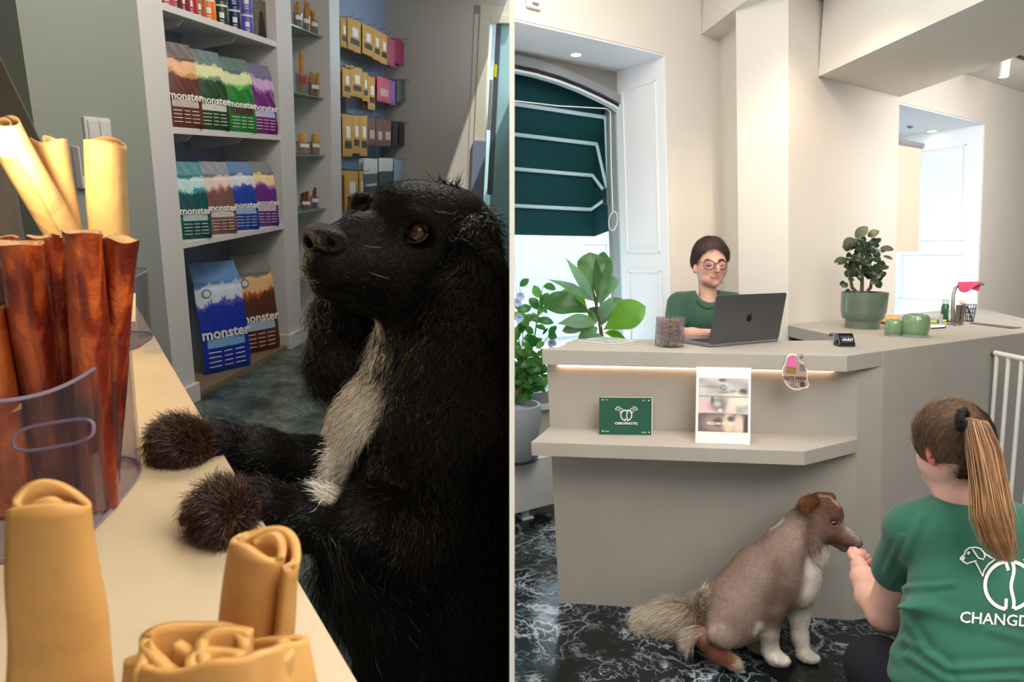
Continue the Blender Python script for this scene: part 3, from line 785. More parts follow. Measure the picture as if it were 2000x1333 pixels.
gshelf = clear('green_edge_glass', (222, 236, 226), .2, .05, .35, (190, 214, 196))
GZ = [Lh(x, y, 1, T0 + .05)[2] for x, y in ((571, 47), (574, 179), (581, 302), (584, 415))]
GZ.append(.42); print('glass z', GZ)
steel_b = M('steel_clip', (140, 142, 144), .3, 1)
for z in GZ:
    m = MBL(); m.box(SP[1][1], SP[2][0], T0 + .05, TB - .02, z - .008, z); o = m.build('glass_shelf', gshelf, su)
    m = MBL(); m.box((SP[1][1] + SP[2][0]) / 2 - .02, (SP[1][1] + SP[2][0]) / 2 + .02, TB - .12, TB, z - .035, z - .008); m.build('shelf_clip', steel_b, o, bevel=.006)
# ---- products
bagcache = {}
def mountain(x, seed):
    return .5 + .5 * (math.sin(x * 7 + seed) * .5 + math.sin(x * 17 + seed * 2.3) * .3 + math.sin(x * 37 + seed * 1.1) * .2)
silver = M('silver_gusset', (150, 154, 160), .35, .5)
bagmat = M('pouch_print', rough=.38, attr='Col', bump=.06, bscale=35)
white_ink = M('white_ink', (236, 234, 228), .6)
labelm = M('label_grey', (200, 204, 208), .5)
def pouch(lab, s, t, z, w, h, d, yaw, main, top, snow, shade, group, seed=0, lean=0, lab_col=None, lines=4, badge=False, glab=(214, 216, 220)):
    """upright gusseted bag: yaw turns its face from -t towards -s"""
    cy, sy = math.cos(yaw), math.sin(yaw)
    ex = cy * sL - sy * -tL * -1; 
    fx = nrm(cy * sL - sy * tL)        # reading direction (left to right)
    fy = nrm(cy * tL + sy * sL)        # into the bag
    fz_ = nrm(upL + lean * tL)
    o3 = L(s, t, z); fr = frame(o3, fx, fy, fz_)
    th = thing('food_bag', lab, 'bag', o3, group)
    NX, NZ = 30, 56
    def surf(u, v, side):
        x = (u - .5) * w * (1 - .10 * max(0, v - .75) * 4 * .6); zz = v * h
        dep = d / 2 * (1 - max(0, (v - .12) / .88) ** 1.4) * (0.35 + .65 * math.sin(math.pi * min(max(u, 0), 1)) ** .35) if side < 0 else 0
        bulge = .012 * math.sin(math.pi * u) * math.sin(math.pi * min(1, v * 1.1)) + .002 * math.sin(u * 19 + v * 23 + seed)
        crease = -.006 if abs(v - .8) < .02 else 0
        y = -(d / 2) * (1 - max(0, (v - .1) / .9) ** 1.3) - bulge - crease
        if v > .84: y += (v - .84) * h * (.35 if seed % 2 else .2)
        if side > 0: y = -y * .8 if v < .84 else y + .004
        if v < .05: y *= .86 + 2.8 * v
        return np.array([x, y, zz])
    V = []; Cc = []
    def pcol(u, v):
        mz = .70 + .09 * mountain(u * .55 + seed, seed) ; sn = mz - .07 - .05 * mountain(u * 1.3 + 2, seed * 1.7)
        if v > mz + .06: return top
        if v > sn: return snow if v > sn + .02 or int(u * 40) % 3 else shade
        if v > sn - .07 * mountain(u * 1.1 + 5, seed + 3): return shade
        return main
    for j in range(NZ + 1):
        for i in range(NX + 1):
            u, v = i / NX, j / NZ; V.append(surf(u, v, -1)); Cc.append(lin(pcol(u, v))[:3])
    Fq = [(j * (NX + 1) + i, j * (NX + 1) + i + 1, (j + 1) * (NX + 1) + i + 1, (j + 1) * (NX + 1) + i) for j in range(NZ) for i in range(NX)]
    V = np.array(V) @ fr[:3, :3].T + fr[:3, 3]
    wrap('bag_front', V, np.array(Fq), bagmat, th, smooth=True, colors=np.array(Cc))
    mb = MB(fr)
    mb.grid(lambda a, b: surf(1 - a, b, 1), 10, 24)
    for e in (0.0, 1.0):
        mb.grid(lambda a, b: surf(e, b, -1) * (1 - a) + surf(e, b, 1) * a - np.array([(-1 if e == 0 else 1) * .02 * math.sin(math.pi * a) * (1 - b), 0, 0]), 6, 24)
    mb.add([surf(0, 0, -1), surf(1, 0, -1), surf(1, 0, 1), surf(0, 0, 1)], [(0, 1, 2, 3)])
    mb.build('side_gusset', silver, th, smooth=True)
    def decal(u0, u1, v0, v1, n=6, off=.002):
        q = MB(fr); q.grid(lambda a, b: surf(u0 + (u1 - u0) * a, v0 + (v1 - v0) * b, -1) + np.array([0, -off, 0]), n, 3); return q
    decal(.10, .90, .245, .335).build('label', M('label_%d_%d_%d' % glab, glab, .5), th)
    q = MB(fr)
    for k in range(lines):
        for a0_, a1_ in ((.1, .36), (.42, .6), (.66, .88)):
            zz = (.2 - k * .045); q.grid(lambda a, b: surf(a0_ + (a1_ - a0_) * a, zz + .008 * b, -1) + np.array([0, -.002, 0]), 3, 1)
    q.build('small_print', white_ink, th)
    q = MB(); z_t = .375
    c0 = surf(.5, z_t, -1) + np.array([0, -.003, 0]); cw = fr[:3, :3] @ c0 + fr[:3, 3]
    nz = nrm(np.cross(fx, fr[:3, :3] @ (surf(.5, z_t + .04, -1) - surf(.5, z_t - .04, -1))))
    uu = nrm(np.cross(nz, fx))
    if uu @ fz_ < 0: uu = -uu; nz = -nz
    nz = nrm(np.cross(fx, uu))
    text_to(q, 'monster', w * .30, frame(cw, fx, uu, nz), bold=w * .008)
    q.build('lettering', white_ink, th)
    if badge:
        c0 = surf(.22, .74, -1) + np.array([0, -.006, 0]); cw = fr[:3, :3] @ c0 + fr[:3, 3]
        q = MB(frame(cw, fx, fz_, -fy)); q.lathe([(.0, 0), (.026, 0), (.026, .003), (0, .003)], 20); q.build('badge', M('badge_blue', (120, 140, 170), .5), th)
        q = MB(frame(cw, fx, fz_, -fy)); q.lathe([(.014, .003), (.018, .003), (.018, .0045), (.014, .0045)], 20); q.build('badge_ring', white_ink, th)
    return th
yw = .45
def s_at(px, py, t): return Lh(px, py, 1, t)[0]
tb_ = T0 + .065
G1 = 'food bags on the upper board'; G2 = 'food bags on the middle board'
for i, (px, lab, main, top_, snow, shade, lb) in enumerate((
    (352, 'brown food bag with peach mountain print, first on the upper board', (96, 50, 36), (120, 108, 104), (232, 184, 140), (200, 140, 90), (196, 180, 168)),
    (408, 'dark green food bag with cream mountain print on the upper board', (32, 66, 38), (112, 134, 130), (224, 228, 176), (120, 150, 110), (206, 212, 204)),
    (463, 'bright green food bag with pale mountain print on the upper board', (28, 124, 46), (104, 130, 124), (222, 232, 176), (110, 190, 90), (70, 50, 40)),
    (507, 'purple food bag with lilac mountain print, last on the upper board', (112, 30, 116), (128, 120, 158), (206, 176, 214), (160, 90, 170), (190, 190, 224)))):
    pouch(lab, s_at(px, 200, tb_), tb_, BZ[1][1] + .001, .158, .365, .095, yw, main, top_, snow, shade, G1, seed=i * 1.3 + 1, glab=lb)
for i, (px, lab, main, top_, snow, shade, lb) in enumerate((
    (370, 'dark teal food bag with icy mountain print, first on the middle board', (20, 80, 84), (80, 140, 150), (190, 226, 226), (60, 150, 170), (170, 196, 196)),
    (424, 'mauve brown food bag with pink mountain print on the middle board', (122, 84, 80), (140, 142, 154), (230, 212, 200), (176, 130, 124), (206, 200, 200)),
    (471, 'royal blue food bag with white mountain print on the middle board', (26, 64, 160), (96, 130, 176), (220, 226, 236), (80, 90, 190), (150, 180, 214)),
    (512, 'violet food bag with yellow mountain print, last on the middle board', (104, 40, 130), (128, 130, 128), (240, 218, 160), (190, 110, 170), (196, 180, 196)))):
    pouch(lab, s_at(px, 400, tb_), tb_, BZ[2][1] + .001, .155, .36, .095, yw, main, top_, snow, shade, G2, seed=i * 1.7 + 2, glab=lb)
pouch('large royal blue food bag with white mountain print on the bottom board', s_at(432, 650, T0 + .12), T0 + .13, .026, .27, .60, .15, .5,
      (24, 52, 168), (92, 140, 196), (210, 222, 240), (90, 84, 180), 'large food bags on the bottom board', seed=2.2, badge=True, glab=(120, 176, 224))
pouch('large brown food bag with golden mountain print on the bottom board', s_at(502, 620, T0 + .12), T0 + .14, .026, .25, .585, .14, .5,
      (92, 50, 36), (134, 128, 122), (236, 190, 130), (160, 84, 40), 'large food bags on the bottom board', seed=5.1, badge=True, glab=(176, 190, 214))
# cans on the top board
def can(px, z, col, lab, r=.034, h=.108, t=T0 + .07):
    s = s_at(px, 20, t); p = L(s, t, z); th = thing('food_can', lab, 'can', p, 'cans on the top board')
    fr = frame(p, sL, tL, upL)
    m = MB(fr); m.lathe([(r * .96, 0), (r, .004), (r, h - .004), (r * .96, h)], 24); m.build('can_body', M('can_%d_%d_%d' % col, col, .35), th, smooth=True, angle=.8)
    m = MB(fr); m.lathe([(r * .98, h - .005), (r * .98, h), (r * .9, h - .002), (0, h - .002)], 24); m.build('can_lid', steel_b, th)
    a = math.radians(215)
    for k, (z0, z1, wd, cc) in enumerate(((.035, .06, .45, 'white_ink'), (.012, .016, .4, 'white_ink'), (.022, .026, .4, 'white_ink'), (h * .8, h * .88, 1.3, 'white_ink'))):
        m = MB(fr); m.grid(lambda u, v: np.array([(r + .0012) * math.cos(a + (u - .5) * wd * 1.4), (r + .0012) * math.sin(a + (u - .5) * wd * 1.4), z0 + (z1 - z0) * v]), 8, 1)
        m.build('can_label', MATS[cc], th)
zc = BZ[0][1]
for px, col, nm in ((327, (190, 70, 90), 'pink'), (342, (96, 26, 30), 'dark red'), (357, (130, 28, 34), 'maroon'), (372, (176, 40, 44), 'red'),
                    (388, (170, 92, 30), 'amber'), (407, (236, 120, 24), 'bright orange'), (432, (34, 66, 44), 'green'), (457, (30, 38, 92), 'navy'), (481, (96, 90, 190), 'lavender blue')):
    can(px, zc, col, f'{nm} food can in the bottom layer on the top board')
for px, col, nm in ((432, (50, 80, 60), 'green'), (457, (44, 52, 120), 'navy'), (481, (110, 100, 196), 'lavender blue')):
    can(px, zc + .109, col, f'{nm} food can stacked as second layer on the top board')
tp_ = T0 + .06; sa, sb = s_at(497, 30, tp_), s_at(523, 40, tp_)
po = thing('picture_card', 'sepia picture card of a dark figure leaning at the end of the top board', 'card', L((sa + sb) / 2, tp_, zc))
m = MBL(); m.box(sa, sb, tp_, tp_ + .012, zc, zc + .33); m.build('card', M('sepia', (120, 108, 92), .6, noise=.25, nscale=14), po)
m = MBL(); m.box(sa + .002, sb - .002, tp_ - .002, tp_, zc + .2, zc + .33); m.build('card_header', M('header_cream', (226, 222, 210), .6), po)
m = MBL(); m.box(sa + .02, sb - .02, tp_ - .004, tp_ - .002, zc + .205, zc + .235); m.build('header_bar', M('dark_print', (52, 54, 46), .6), po)
m = MBL(); c_ = (sa + sb) / 2
m.prism([(c_ - .04, zc + .01), (c_ + .045, zc + .01), (c_ + .02, zc + .11), (c_ + .012, zc + .14), (c_ - .012, zc + .14), (c_ - .02, zc + .1)], tp_ - .003, tp_ - .001, axis=1)
m.build('printed_figure', M('figure_dark', (44, 30, 28), .6), po)
q = MB(); text_to(q, 'monster', .045, frame(L(c_, tp_ - .003, zc + .262), sL, upL, -tL), bold=.001); q.build('lettering', M('dark_print'), po)
# treat jars on glass shelves
chew_cols = [M('chew_tan', (186, 132, 62), .6, noise=.2, nscale=30), M('chew_gold', (214, 160, 84), .6, noise=.2, nscale=30), M('chew_brown', (130, 62, 34), .55, noise=.25, nscale=30)]
cup = clear('clear_cup', (240, 240, 242), .15, .05, .10)
red_l = M('red_label', (170, 50, 50), .5)
ords = ['top', 'second', 'third', 'fourth', 'lowest']
def jar(px, row, nstick, hs, col, where, r=.034, hj=.085, tall=.17, flat=False, lm='white_ink'):
    t = T0 + .09; z = GZ[row] + .0005; s = s_at(px, (35, 150, 285, 400)[row], t); p = L(s, t, z)
    th = thing('treat_jar', f'clear cup of dog chews, {where} on the {ords[row]} glass shelf', 'jar', p, 'chew cups on the glass shelves')
    fr = frame(p, sL, tL, upL)
    m = MB(fr); m.lathe([(r * .9, 0), (r, hj), (r - .002, hj), (r * .9 - .002, .003), (0, .003)], 20); m.build('cup', cup, th, smooth=True, angle=.7)
    m = MB(fr); m.grid(lambda u, v: np.array([(r + .001) * math.cos(3.9 + (u - .5) * 1.5), (r + .001) * math.sin(3.9 + (u - .5) * 1.5), hj * (.55 + .3 * v)]), 8, 1); m.build('jar_label', MATS[lm], th)
    rg = random.Random(px * 7 + row)
    for i in range(nstick):
        a = rg.random() * 6.28; rr = rg.random() * r * .5; b = np.array([rr * math.cos(a), rr * math.sin(a), .006]); tl = hs * rg.uniform(.8, 1.05)
        e = np.array([rr * 1.6 * math.cos(a), rr * 1.6 * math.sin(a), tl])
        w_ = r * (.34 if not flat else .6)
        pts = [fr[:3, :3] @ (b + (e - b) * k) + fr[:3, 3] for k in (0, .33, .66, 1)]
        m = MB(); m.tube(pts, [w_, w_ * 1.1, w_, w_ * .9], 7, flat=.5 if flat else .9)
        tag(m.build('dog_chew', chew_cols[col], smooth=True, angle=.8), f'{["tan", "golden", "dark brown"][col]} dog chew in the {where} cup of the {ords[row]} glass shelf', 'dog chew', f'chews in the {where} cup of the {ords[row]} glass shelf')
jar(582, 0, 4, .15, 0, 'left', .03); jar(597, 0, 4, .17, 0, 'middle', .03); jar(612, 0, 4, .155, 0, 'right', .03)
jar(589, 1, 5, .25, 0, 'left', .038, .12, lm='red_label'); jar(613, 1, 4, .15, 0, 'right', .034)
jar(592, 2, 4, .15, 1, 'left', .045, .08, flat=True); jar(615, 2, 4, .14, 1, 'right', .034)
jar(596, 3, 5, .12, 2, 'left', .038, .07); jar(614, 3, 4, .14, 2, 'right', .032)
# pouches hanging in the third bay
kraft = M('kraft_paper', (206, 160, 84), .7, noise=.08, nscale=20)
HB = {'k': kraft, 'p': M('pink_pouch', (176, 84, 112), .5), 'd': M('magenta_pouch', (160, 48, 92), .5), 'r': M('rose_print_pouch', (206, 96, 120), .5, noise=.3, nscale=60),
      'v': M('violet_pouch', (140, 108, 176), .5), 'g': M('slate_pouch', (96, 106, 104), .5), 'b': M('mauve_brown_pouch', (120, 88, 78), .5), 'n': M('dark_pouch', (56, 50, 50), .5),
      'w': M('white_pouch', (222, 222, 216), .5), 'e': M('green_pouch', (58, 96, 82), .5), 'c': M('pale_blue_pouch', (156, 176, 194), .5)}
names = {'k': 'kraft paper', 'p': 'dusty pink', 'd': 'magenta', 'r': 'rose printed', 'v': 'violet', 'g': 'slate grey', 'b': 'mauve brown', 'n': 'dark', 'w': 'white and grey', 'e': 'white and green', 'c': 'pale blue'}
rows = [('top', [(664, 34, 676, 92, 'k'), (678, 38, 704, 100, 'k'), (707, 50, 729, 108, 'k'), (728, 58, 743, 118, 'k'), (742, 66, 756, 125, 'k'), (756, 76, 773, 130, 'p'), (772, 78, 789, 127, 'd')]),
        ('second', [(668, 134, 686, 190, 'k'), (684, 132, 712, 190, 'k'), (707, 142, 722, 198, 'k'), (718, 150, 732, 214, 'k'), (736, 152, 762, 200, 'r'), (762, 158, 772, 205, 'v'), (774, 156, 785, 202, 'g'), (786, 158, 795, 200, 'g')]),
        ('third', [(668, 224, 690, 306, 'k'), (687, 226, 706, 300, 'k'), (702, 226, 722, 305, 'k'), (717, 230, 733, 284, 'b'), (734, 233, 748, 286, 'b'), (748, 234, 764, 286, 'b'), (766, 238, 777, 286, 'n'), (779, 240, 790, 284, 'n')]),
        ('bottom', [(672, 334, 699, 412, 'k'), (701, 334, 726, 404, 'k'), (709, 310, 737, 366, 'w'), (739, 309, 767, 362, 'e'), (769, 312, 794, 354, 'c')])]
hook = M('chrome_hook', (170, 172, 176), .25, 1)
onum = ['first', 'second', 'third', 'fourth', 'fifth', 'sixth', 'seventh', 'eighth']
for rn, lst in rows:
    for i, (x0, y0, x1, y1_, c) in enumerate(lst):
        t = T0 + .17
        A = Lh(x0, y0, 1, t); B = Lh(x1, y0, 1, t); D = Lh((x0 + x1) / 2, y1_, 1, t)
        s0, s1, z1, z0 = A[0], B[0], (A[2] + B[2]) / 2, D[2]
        s1 = min(s1, sE - .01)
        if i + 1 < len(lst): s1 = min(s1, Lh(lst[i + 1][0], y0, 1, t)[0] - .004)
        for dup in range(2):
            tt = t + dup * .04
            th = thing('treat_pouch', f'{names[c]} treat pouch, {onum[i]} from left, {rn} hanging row' + (' (rear one)' if dup else ''), 'pouch', L((s0 + s1) / 2, tt, z0), f'treat pouches in the {rn} hanging row')
            w_, h_ = s1 - s0, z1 - z0
            def sf(u, v, sg):
                return np.array([s0 + w_ * u, tt + sg * (.002 + .012 * math.sin(PI * u) ** .6 * (1 - v) ** .5 * min(1, v * 9)) , z0 + h_ * v])
            m = MBL(); m.grid(lambda u, v: sf(u, v, -1), 8, 10); m.grid(lambda u, v: sf(1 - u, v, 1), 8, 10); m.build('pouch_body', HB[c], th, smooth=True)
            if dup: continue
            if c == 'k':
                m = MBL(); m.grid(lambda u, v: sf(.15 + .7 * u, .2 + .18 * v, -1) + np.array([0, -.0015, 0]), 4, 1); m.build('dark_band', M('dark_print'), th)
                m = MBL(); m.grid(lambda u, v: sf(.3 + .42 * u, .45 + .28 * v, -1) + np.array([0, -.0015, 0]), 4, 1); m.build('label', MATS['white_ink'], th)
            elif c in 'we':
                m = MBL(); m.grid(lambda u, v: sf(u, .48 * v, -1) + np.array([0, -.0015, 0]), 6, 3); m.build('lower_band', M('slate_pouch') if c == 'w' else M('green_pouch'), th)
                m = MBL(); m.grid(lambda u, v: sf(u, .52 + .48 * v, -1) + np.array([0, -.0015, 0]), 6, 3); m.build('upper_band', M('white_pouch'), th)
            elif c in 'br':
                m = MBL(); m.grid(lambda u, v: sf(.2 + .6 * u, .25 + .3 * v, -1) + np.array([0, -.0015, 0]), 4, 1); m.build('label', M('label_pinkish', (196, 170, 166), .5), th)
        sc = (s0 + s1) / 2
        m = MBL(); m.tube([ML[:3, :3] @ np.array(q_) + OL for q_ in ((sc, TB, z1 - .012), (sc, t - .03, z1 - .010), (sc, t - .05, z1 + .012))], .0028, 6) if False else None
        mm = MB(); mm.tube([L(sc, TB, z1 + .0035), L(sc, t - .06, z1 + .0035), L(sc, t - .075, z1 + .02)], .0028, 6)
        mm.build('peg_hook', hook, su, smooth=True)
# wall switch and socket box on the pillar
w0 = Lh(160, 238, 1, T0); w1 = Lh(215, 272, 1, T0)
sw = thing('light_switch', 'white double light switch on the grey pillar above the chew rolls', 'switch', L((w0[0] + w1[0]) / 2, T0, w1[2]))
m = MBL(); m.box(w0[0], w1[0], T0 - .012, T0, w1[2] - .02, w0[2] + .02); m.build('plate', shelf_white, sw, bevel=.004)
mid = (w0[0] + w1[0]) / 2
for a, b in ((w0[0] + .01, mid - .003), (mid + .003, w1[0] - .01)):
    m = MBL(); m.box(a, b, T0 - .018, T0 - .012, w1[2] - .01, w0[2] + .008); m.build('rocker', shelf_white, sw, bevel=.002)
w0 = Lh(138, 285, 1, T0); w1 = Lh(152, 368, 1, T0); w2 = Lh(168, 345, 1, T0)
kh = thing('wall_socket', 'white wall socket with tall adapter on the grey pillar', 'socket', L(w0[0], T0, w1[2]))
m = MBL(); m.box(w0[0], w1[0], T0 - .03, T0, w1[2], w0[2]); m.build('adapter', shelf_white, kh, bevel=.004)
m = MBL(); m.box(w1[0] + .002, w2[0], T0 - .02, T0, w1[2], w2[2]); m.build('plate', shelf_white, kh, bevel=.004)
# far lamp on the ceiling behind the pillar
p = L(*Lh(13, 68, 1, 3.3)); fl = thing('far_ceiling_spot', 'small glowing ceiling spot far behind the grey pillar, top left corner', 'ceiling light', p)
fr = frame(p, CAMX, CAMU, CAMB)
m = MB(fr); m.lathe([(.0, .02), (.03, .015), (.04, -.01), (.03, -.03), (0, -.04)], 16); m.build('bulb', M('bulb_far', (255, 250, 230), .5, emit=(255, 250, 225), estr=8), fl, smooth=True)
m = MB(); m.tube([p, p + CAMU * .05 + CAMX * .12], .012, 8); m.build('bracket', M('brushed_steel'), fl)
# ------------------------------------------------------------------ shop counter with chews in the foreground
KZ = .9
lam = M('sand_laminate', (206, 188, 156), .36, noise=.06, nscale=9, bump=.08, bscale=40)
e0 = Lh(280, 620, 2, KZ); e1 = Lh(700, 1333, 2, KZ); ed = nrm(e0 - e1); en = nrm(np.array([-ed[1], ed[0], 0]))
print('edge dir', ed)
f0 = e1 - ed * .9; f1 = e0 + ed * .62
sc = thing('shop_counter', 'sand coloured shop counter running away from the viewer under the chews', 'counter', L(*((f0 + f1) / 2 + en * .3 - np.array([0, 0, KZ]))))
m = MBL(); lo = [f0, f1, f1 + en * 1.2, f0 + en * 1.2]
if (f0 + en)[0] > f0[0] and False: pass
m.hexa([p - np.array([0, 0, .04]) for p in lo], lo)
lcut(m.build('counter_top', lam, sc, bevel=.002))
m = MBL(); b_ = [p + en * .05 for p in lo[:2]] + [p - en * .05 for p in lo[2:]]
m.hexa([p * np.array([1, 1, 0]) for p in b_], [p - np.array([0, 0, .04]) for p in b_]); lcut(m.build('counter_body', M('counter_front', (160, 150, 136), .6), sc))
# water smear marks
clearp = clear('clear_acrylic', (242, 240, 246), .10, .03, .03)
rimm = clear('acrylic_edge', (200, 190, 215), .5, .1, .45, (190, 176, 200))
def PL(px, py, d): return P(px, py, d)
def acrylic(name, lab, base_px, rx, ry, h, slot=False, rot=0, dscale=1.0):
    b = Lh(*base_px, 2, KZ); c = b.copy()
    fr = ML @ frame(c + np.array([0, 0, .0005]), [math.cos(rot), math.sin(rot), 0], [-math.sin(rot), math.cos(rot), 0], [0, 0, 1])
    th = thing(name, lab, 'container', fr[:3, 3])
    n = 48; t = .0025
    def ring(z, k, r=.0):
        out = []
        for i in range(n):
            a = 2 * PI * i / n; ca, sa = math.cos(a), math.sin(a); e = .55
            out.append(((rx - k) * math.copysign(abs(ca) ** e, ca), (ry - k) * math.copysign(abs(sa) ** e, sa), z))
        return out
    rings = [ring(0, .004), ring(.004, 0), ring(h, -.004), ring(h, -.004 + t), ring(.006, t), ring(.006, rx * .8)]
    V = [p for r_ in rings for p in r_]; Fq = [(i * n + k, i * n + (k + 1) % n, (i + 1) * n + (k + 1) % n, (i + 1) * n + k) for i in range(len(rings) - 1) for k in range(n)]
    m = MB(fr); m.add(V, Fq); m.build('container_wall', clearp, th, smooth=True, angle=.7)
    rim = [fr[:3, :3] @ np.array(p) + fr[:3, 3] for p in ring(h, -.0035 + .001)]
    m = MB(); m.tube(rim + [rim[0]], .002, 6, cap=False); m.build('rim', rimm, th, smooth=True)
    foot = [fr[:3, :3] @ np.array(p) + fr[:3, 3] for p in ring(.003, .001)]
    m = MB(); m.tube(foot + [foot[0]], .0018, 6, cap=False); m.build('foot_edge', rimm, th, smooth=True)
    return th, fr
# big container of dark sticks
bc, bfr = acrylic('acrylic_container', 'clear acrylic container with an oval slot holding the dark meat sticks', (84, 985), .110, .078, .165, rot=.30)
# its slot
sl_ = []
cp = toL(bfr[:3, 3])
for i in range(40):
    a = 2 * PI * i / 40; x_ = 105 + 78 * math.copysign(abs(math.cos(a)) ** .55, math.cos(a)); y_ = 858 - 8 - .17 * (x_ - 105) + 24 * math.copysign(abs(math.sin(a)) ** .7, math.sin(a))
    sl_.append(P(x_, y_, .64))
m = MB(); m.tube(sl_ + [sl_[0]], .0019, 6, cap=False); m.build('slot_rim', rimm, bc, smooth=True)
def meatmat(name, c0, c1, c2):
    m = M(name, c1, .28, bump=.35, bscale=110, coat=.6); nt = m.node_tree; b = nt.nodes['Principled BSDF']
    tc = nt.nodes.new('ShaderNodeTexCoord'); mp = nt.nodes.new('ShaderNodeMapping'); mp.inputs['Scale'].default_value = (1, 1, .16); mp.inputs['Rotation'].default_value = (.25, 0, 0)
    nt.links.new(tc.outputs['Object'], mp.inputs[0]); n = nt.nodes.new('ShaderNodeTexNoise'); n.inputs['Scale'].default_value = 55; n.inputs['Detail'].default_value = 6; n.inputs['Distortion'].default_value = .8
    nt.links.new(mp.outputs[0], n.inputs['Vector']); n2 = nt.nodes.new('ShaderNodeTexNoise'); n2.inputs['Scale'].default_value = 13; nt.links.new(tc.outputs['Object'], n2.inputs['Vector'])
    ad = nt.nodes.new('ShaderNodeMath'); ad.operation = 'ADD'; nt.links.new(n.outputs['Fac'], ad.inputs[0]); nt.links.new(n2.outputs['Fac'], ad.inputs[1])
    hf = nt.nodes.new('ShaderNodeMath'); hf.operation = 'MULTIPLY'; hf.inputs[1].default_value = .5; nt.links.new(ad.outputs[0], hf.inputs[0])
    cr = nt.nodes.new('ShaderNodeValToRGB'); e = cr.color_ramp.elements; e[0].position = .36; e[0].color = lin(c0); e[1].position = .64; e[1].color = lin(c2); x = e.new(.5); x.color = lin(c1)
    nt.links.new(hf.outputs[0], cr.inputs[0]); nt.links.new(cr.outputs[0], b.inputs['Base Color']); return m
dk_meat = [meatmat('meat_red', (46, 14, 10), (134, 42, 22), (216, 106, 48)), meatmat('meat_dark', (26, 12, 10), (66, 24, 16), (140, 64, 34)), meatmat('meat_amber', (92, 36, 18), (160, 74, 30), (208, 120, 58))]
meat_end = M('meat_cut_end', (214, 170, 120), .8, noise=.3, nscale=60, bump=.4, bscale=160)
def stick(x0, y0, d0, w0, x1, y1, d1, w1, mi, lab, bend=0, n=22, hollow=False):
    a, b = P(x0, y0, d0), P(x1, y1, d1); L_ = np.linalg.norm(b - a); ax = nrm(b - a)
    u = nrm(np.cross(ax, CAMB)); v = np.cross(ax, u); rg = random.Random(int(x0 * 3 + y0 + x1))
    ph = [rg.random() * 6.28 for _ in range(6)]
    NA, NL = 28, 40
    r0, r1 = w0 / 2 / F * d0, w1 / 2 / F * d1
    V = []
    for j in range(NL + 1):
        t = j / NL; c = a + ax * L_ * t + u * bend * math.sin(PI * t)
        rr = r0 + (r1 - r0) * t
        for k in range(NA):
            an = 2 * PI * k / NA
            q = rr * (1 + .05 * math.sin(2 * an + ph[0] + t * 2.5) + .035 * math.sin(3 * an + ph[1] - 3 * t) + .018 * math.sin(7 * an + ph[2] + t * 5) + .03 * math.sin(t * 11 + ph[3]) + .012 * math.sin(13 * an + ph[4] + 3 * t))
            if t < .03: q *= 1.04
            V.append(c + q * (math.cos(an) * u + math.sin(an) * v) - (ax * .0012 * math.sin(3 * an + ph[5]) if j == 0 else 0))
    V = np.array(V)
    Fq = [(j * NA + k, j * NA + (k + 1) % NA, (j + 1) * NA + (k + 1) % NA, (j + 1) * NA + k) for j in range(NL) for k in range(NA)]
    th = thing('meat_stick', lab, 'dog chew', b, 'dark meat sticks in the slotted container')
    m = MB(); m.add(V, Fq); m.add(V[-NA:], [tuple(range(NA))]); m.build('stick_body', dk_meat[mi], th, smooth=True)
    # cut end: slightly sunken, fibrous
    E_ = list(V[:NA]); c = a + ax * .003
    inner = [c + (p - a) * .55 + ax * .002 for p in E_]
    m = MB(); m.add(E_ + inner + [c + ax * .004], [(k, (k + 1) % NA, NA + (k + 1) % NA, NA + k) for k in range(NA)] + [(NA + k, NA + (k + 1) % NA, 2 * NA) for k in range(NA)])
    m.build('cut_end', meat_end, th, smooth=True)
SK = [(38, 474, .635, 78, 112, 960, .72, 58, 0, 'thick red-brown meat stick with broad pale end, at the left of the bunch'),
      (92, 462, .665, 58, 148, 950, .74, 48, 0, 'red-brown meat stick with a frayed pale end beside the thick left one'),
      (126, 458, .69, 46, 165, 950, .765, 42, 1, 'dark narrow meat stick half hidden behind the middle of the bunch'),
      (160, 452, .62, 68, 196, 985, .70, 62, 0, 'tallest glossy red meat stick in front of the bunch'),
      (206, 464, .68, 40, 214, 940, .755, 38, 1, 'slim dark meat stick between the tallest one and the right-hand one'),
      (238, 466, .655, 56, 206, 945, .735, 46, 0, 'meat stick leaning right with a pale oval cut end'),
      (8, 462, .70, 44, 70, 950, .77, 40, 2, 'amber meat stick behind the thick left one'),
      (-14, 520, .65, 48, 96, 975, .72, 42, 1, 'nearly black meat stick leaning in from the left edge'),
      (-24, 600, .64, 52, 46, 980, .70, 46, 2, 'orange-brown meat stick low at the left edge'),
      (-8, 800, .655, 76, 24, 990, .685, 80, 2, 'short thick amber meat stick at the left of the slot')]
for q_ in SK: stick(*q_)
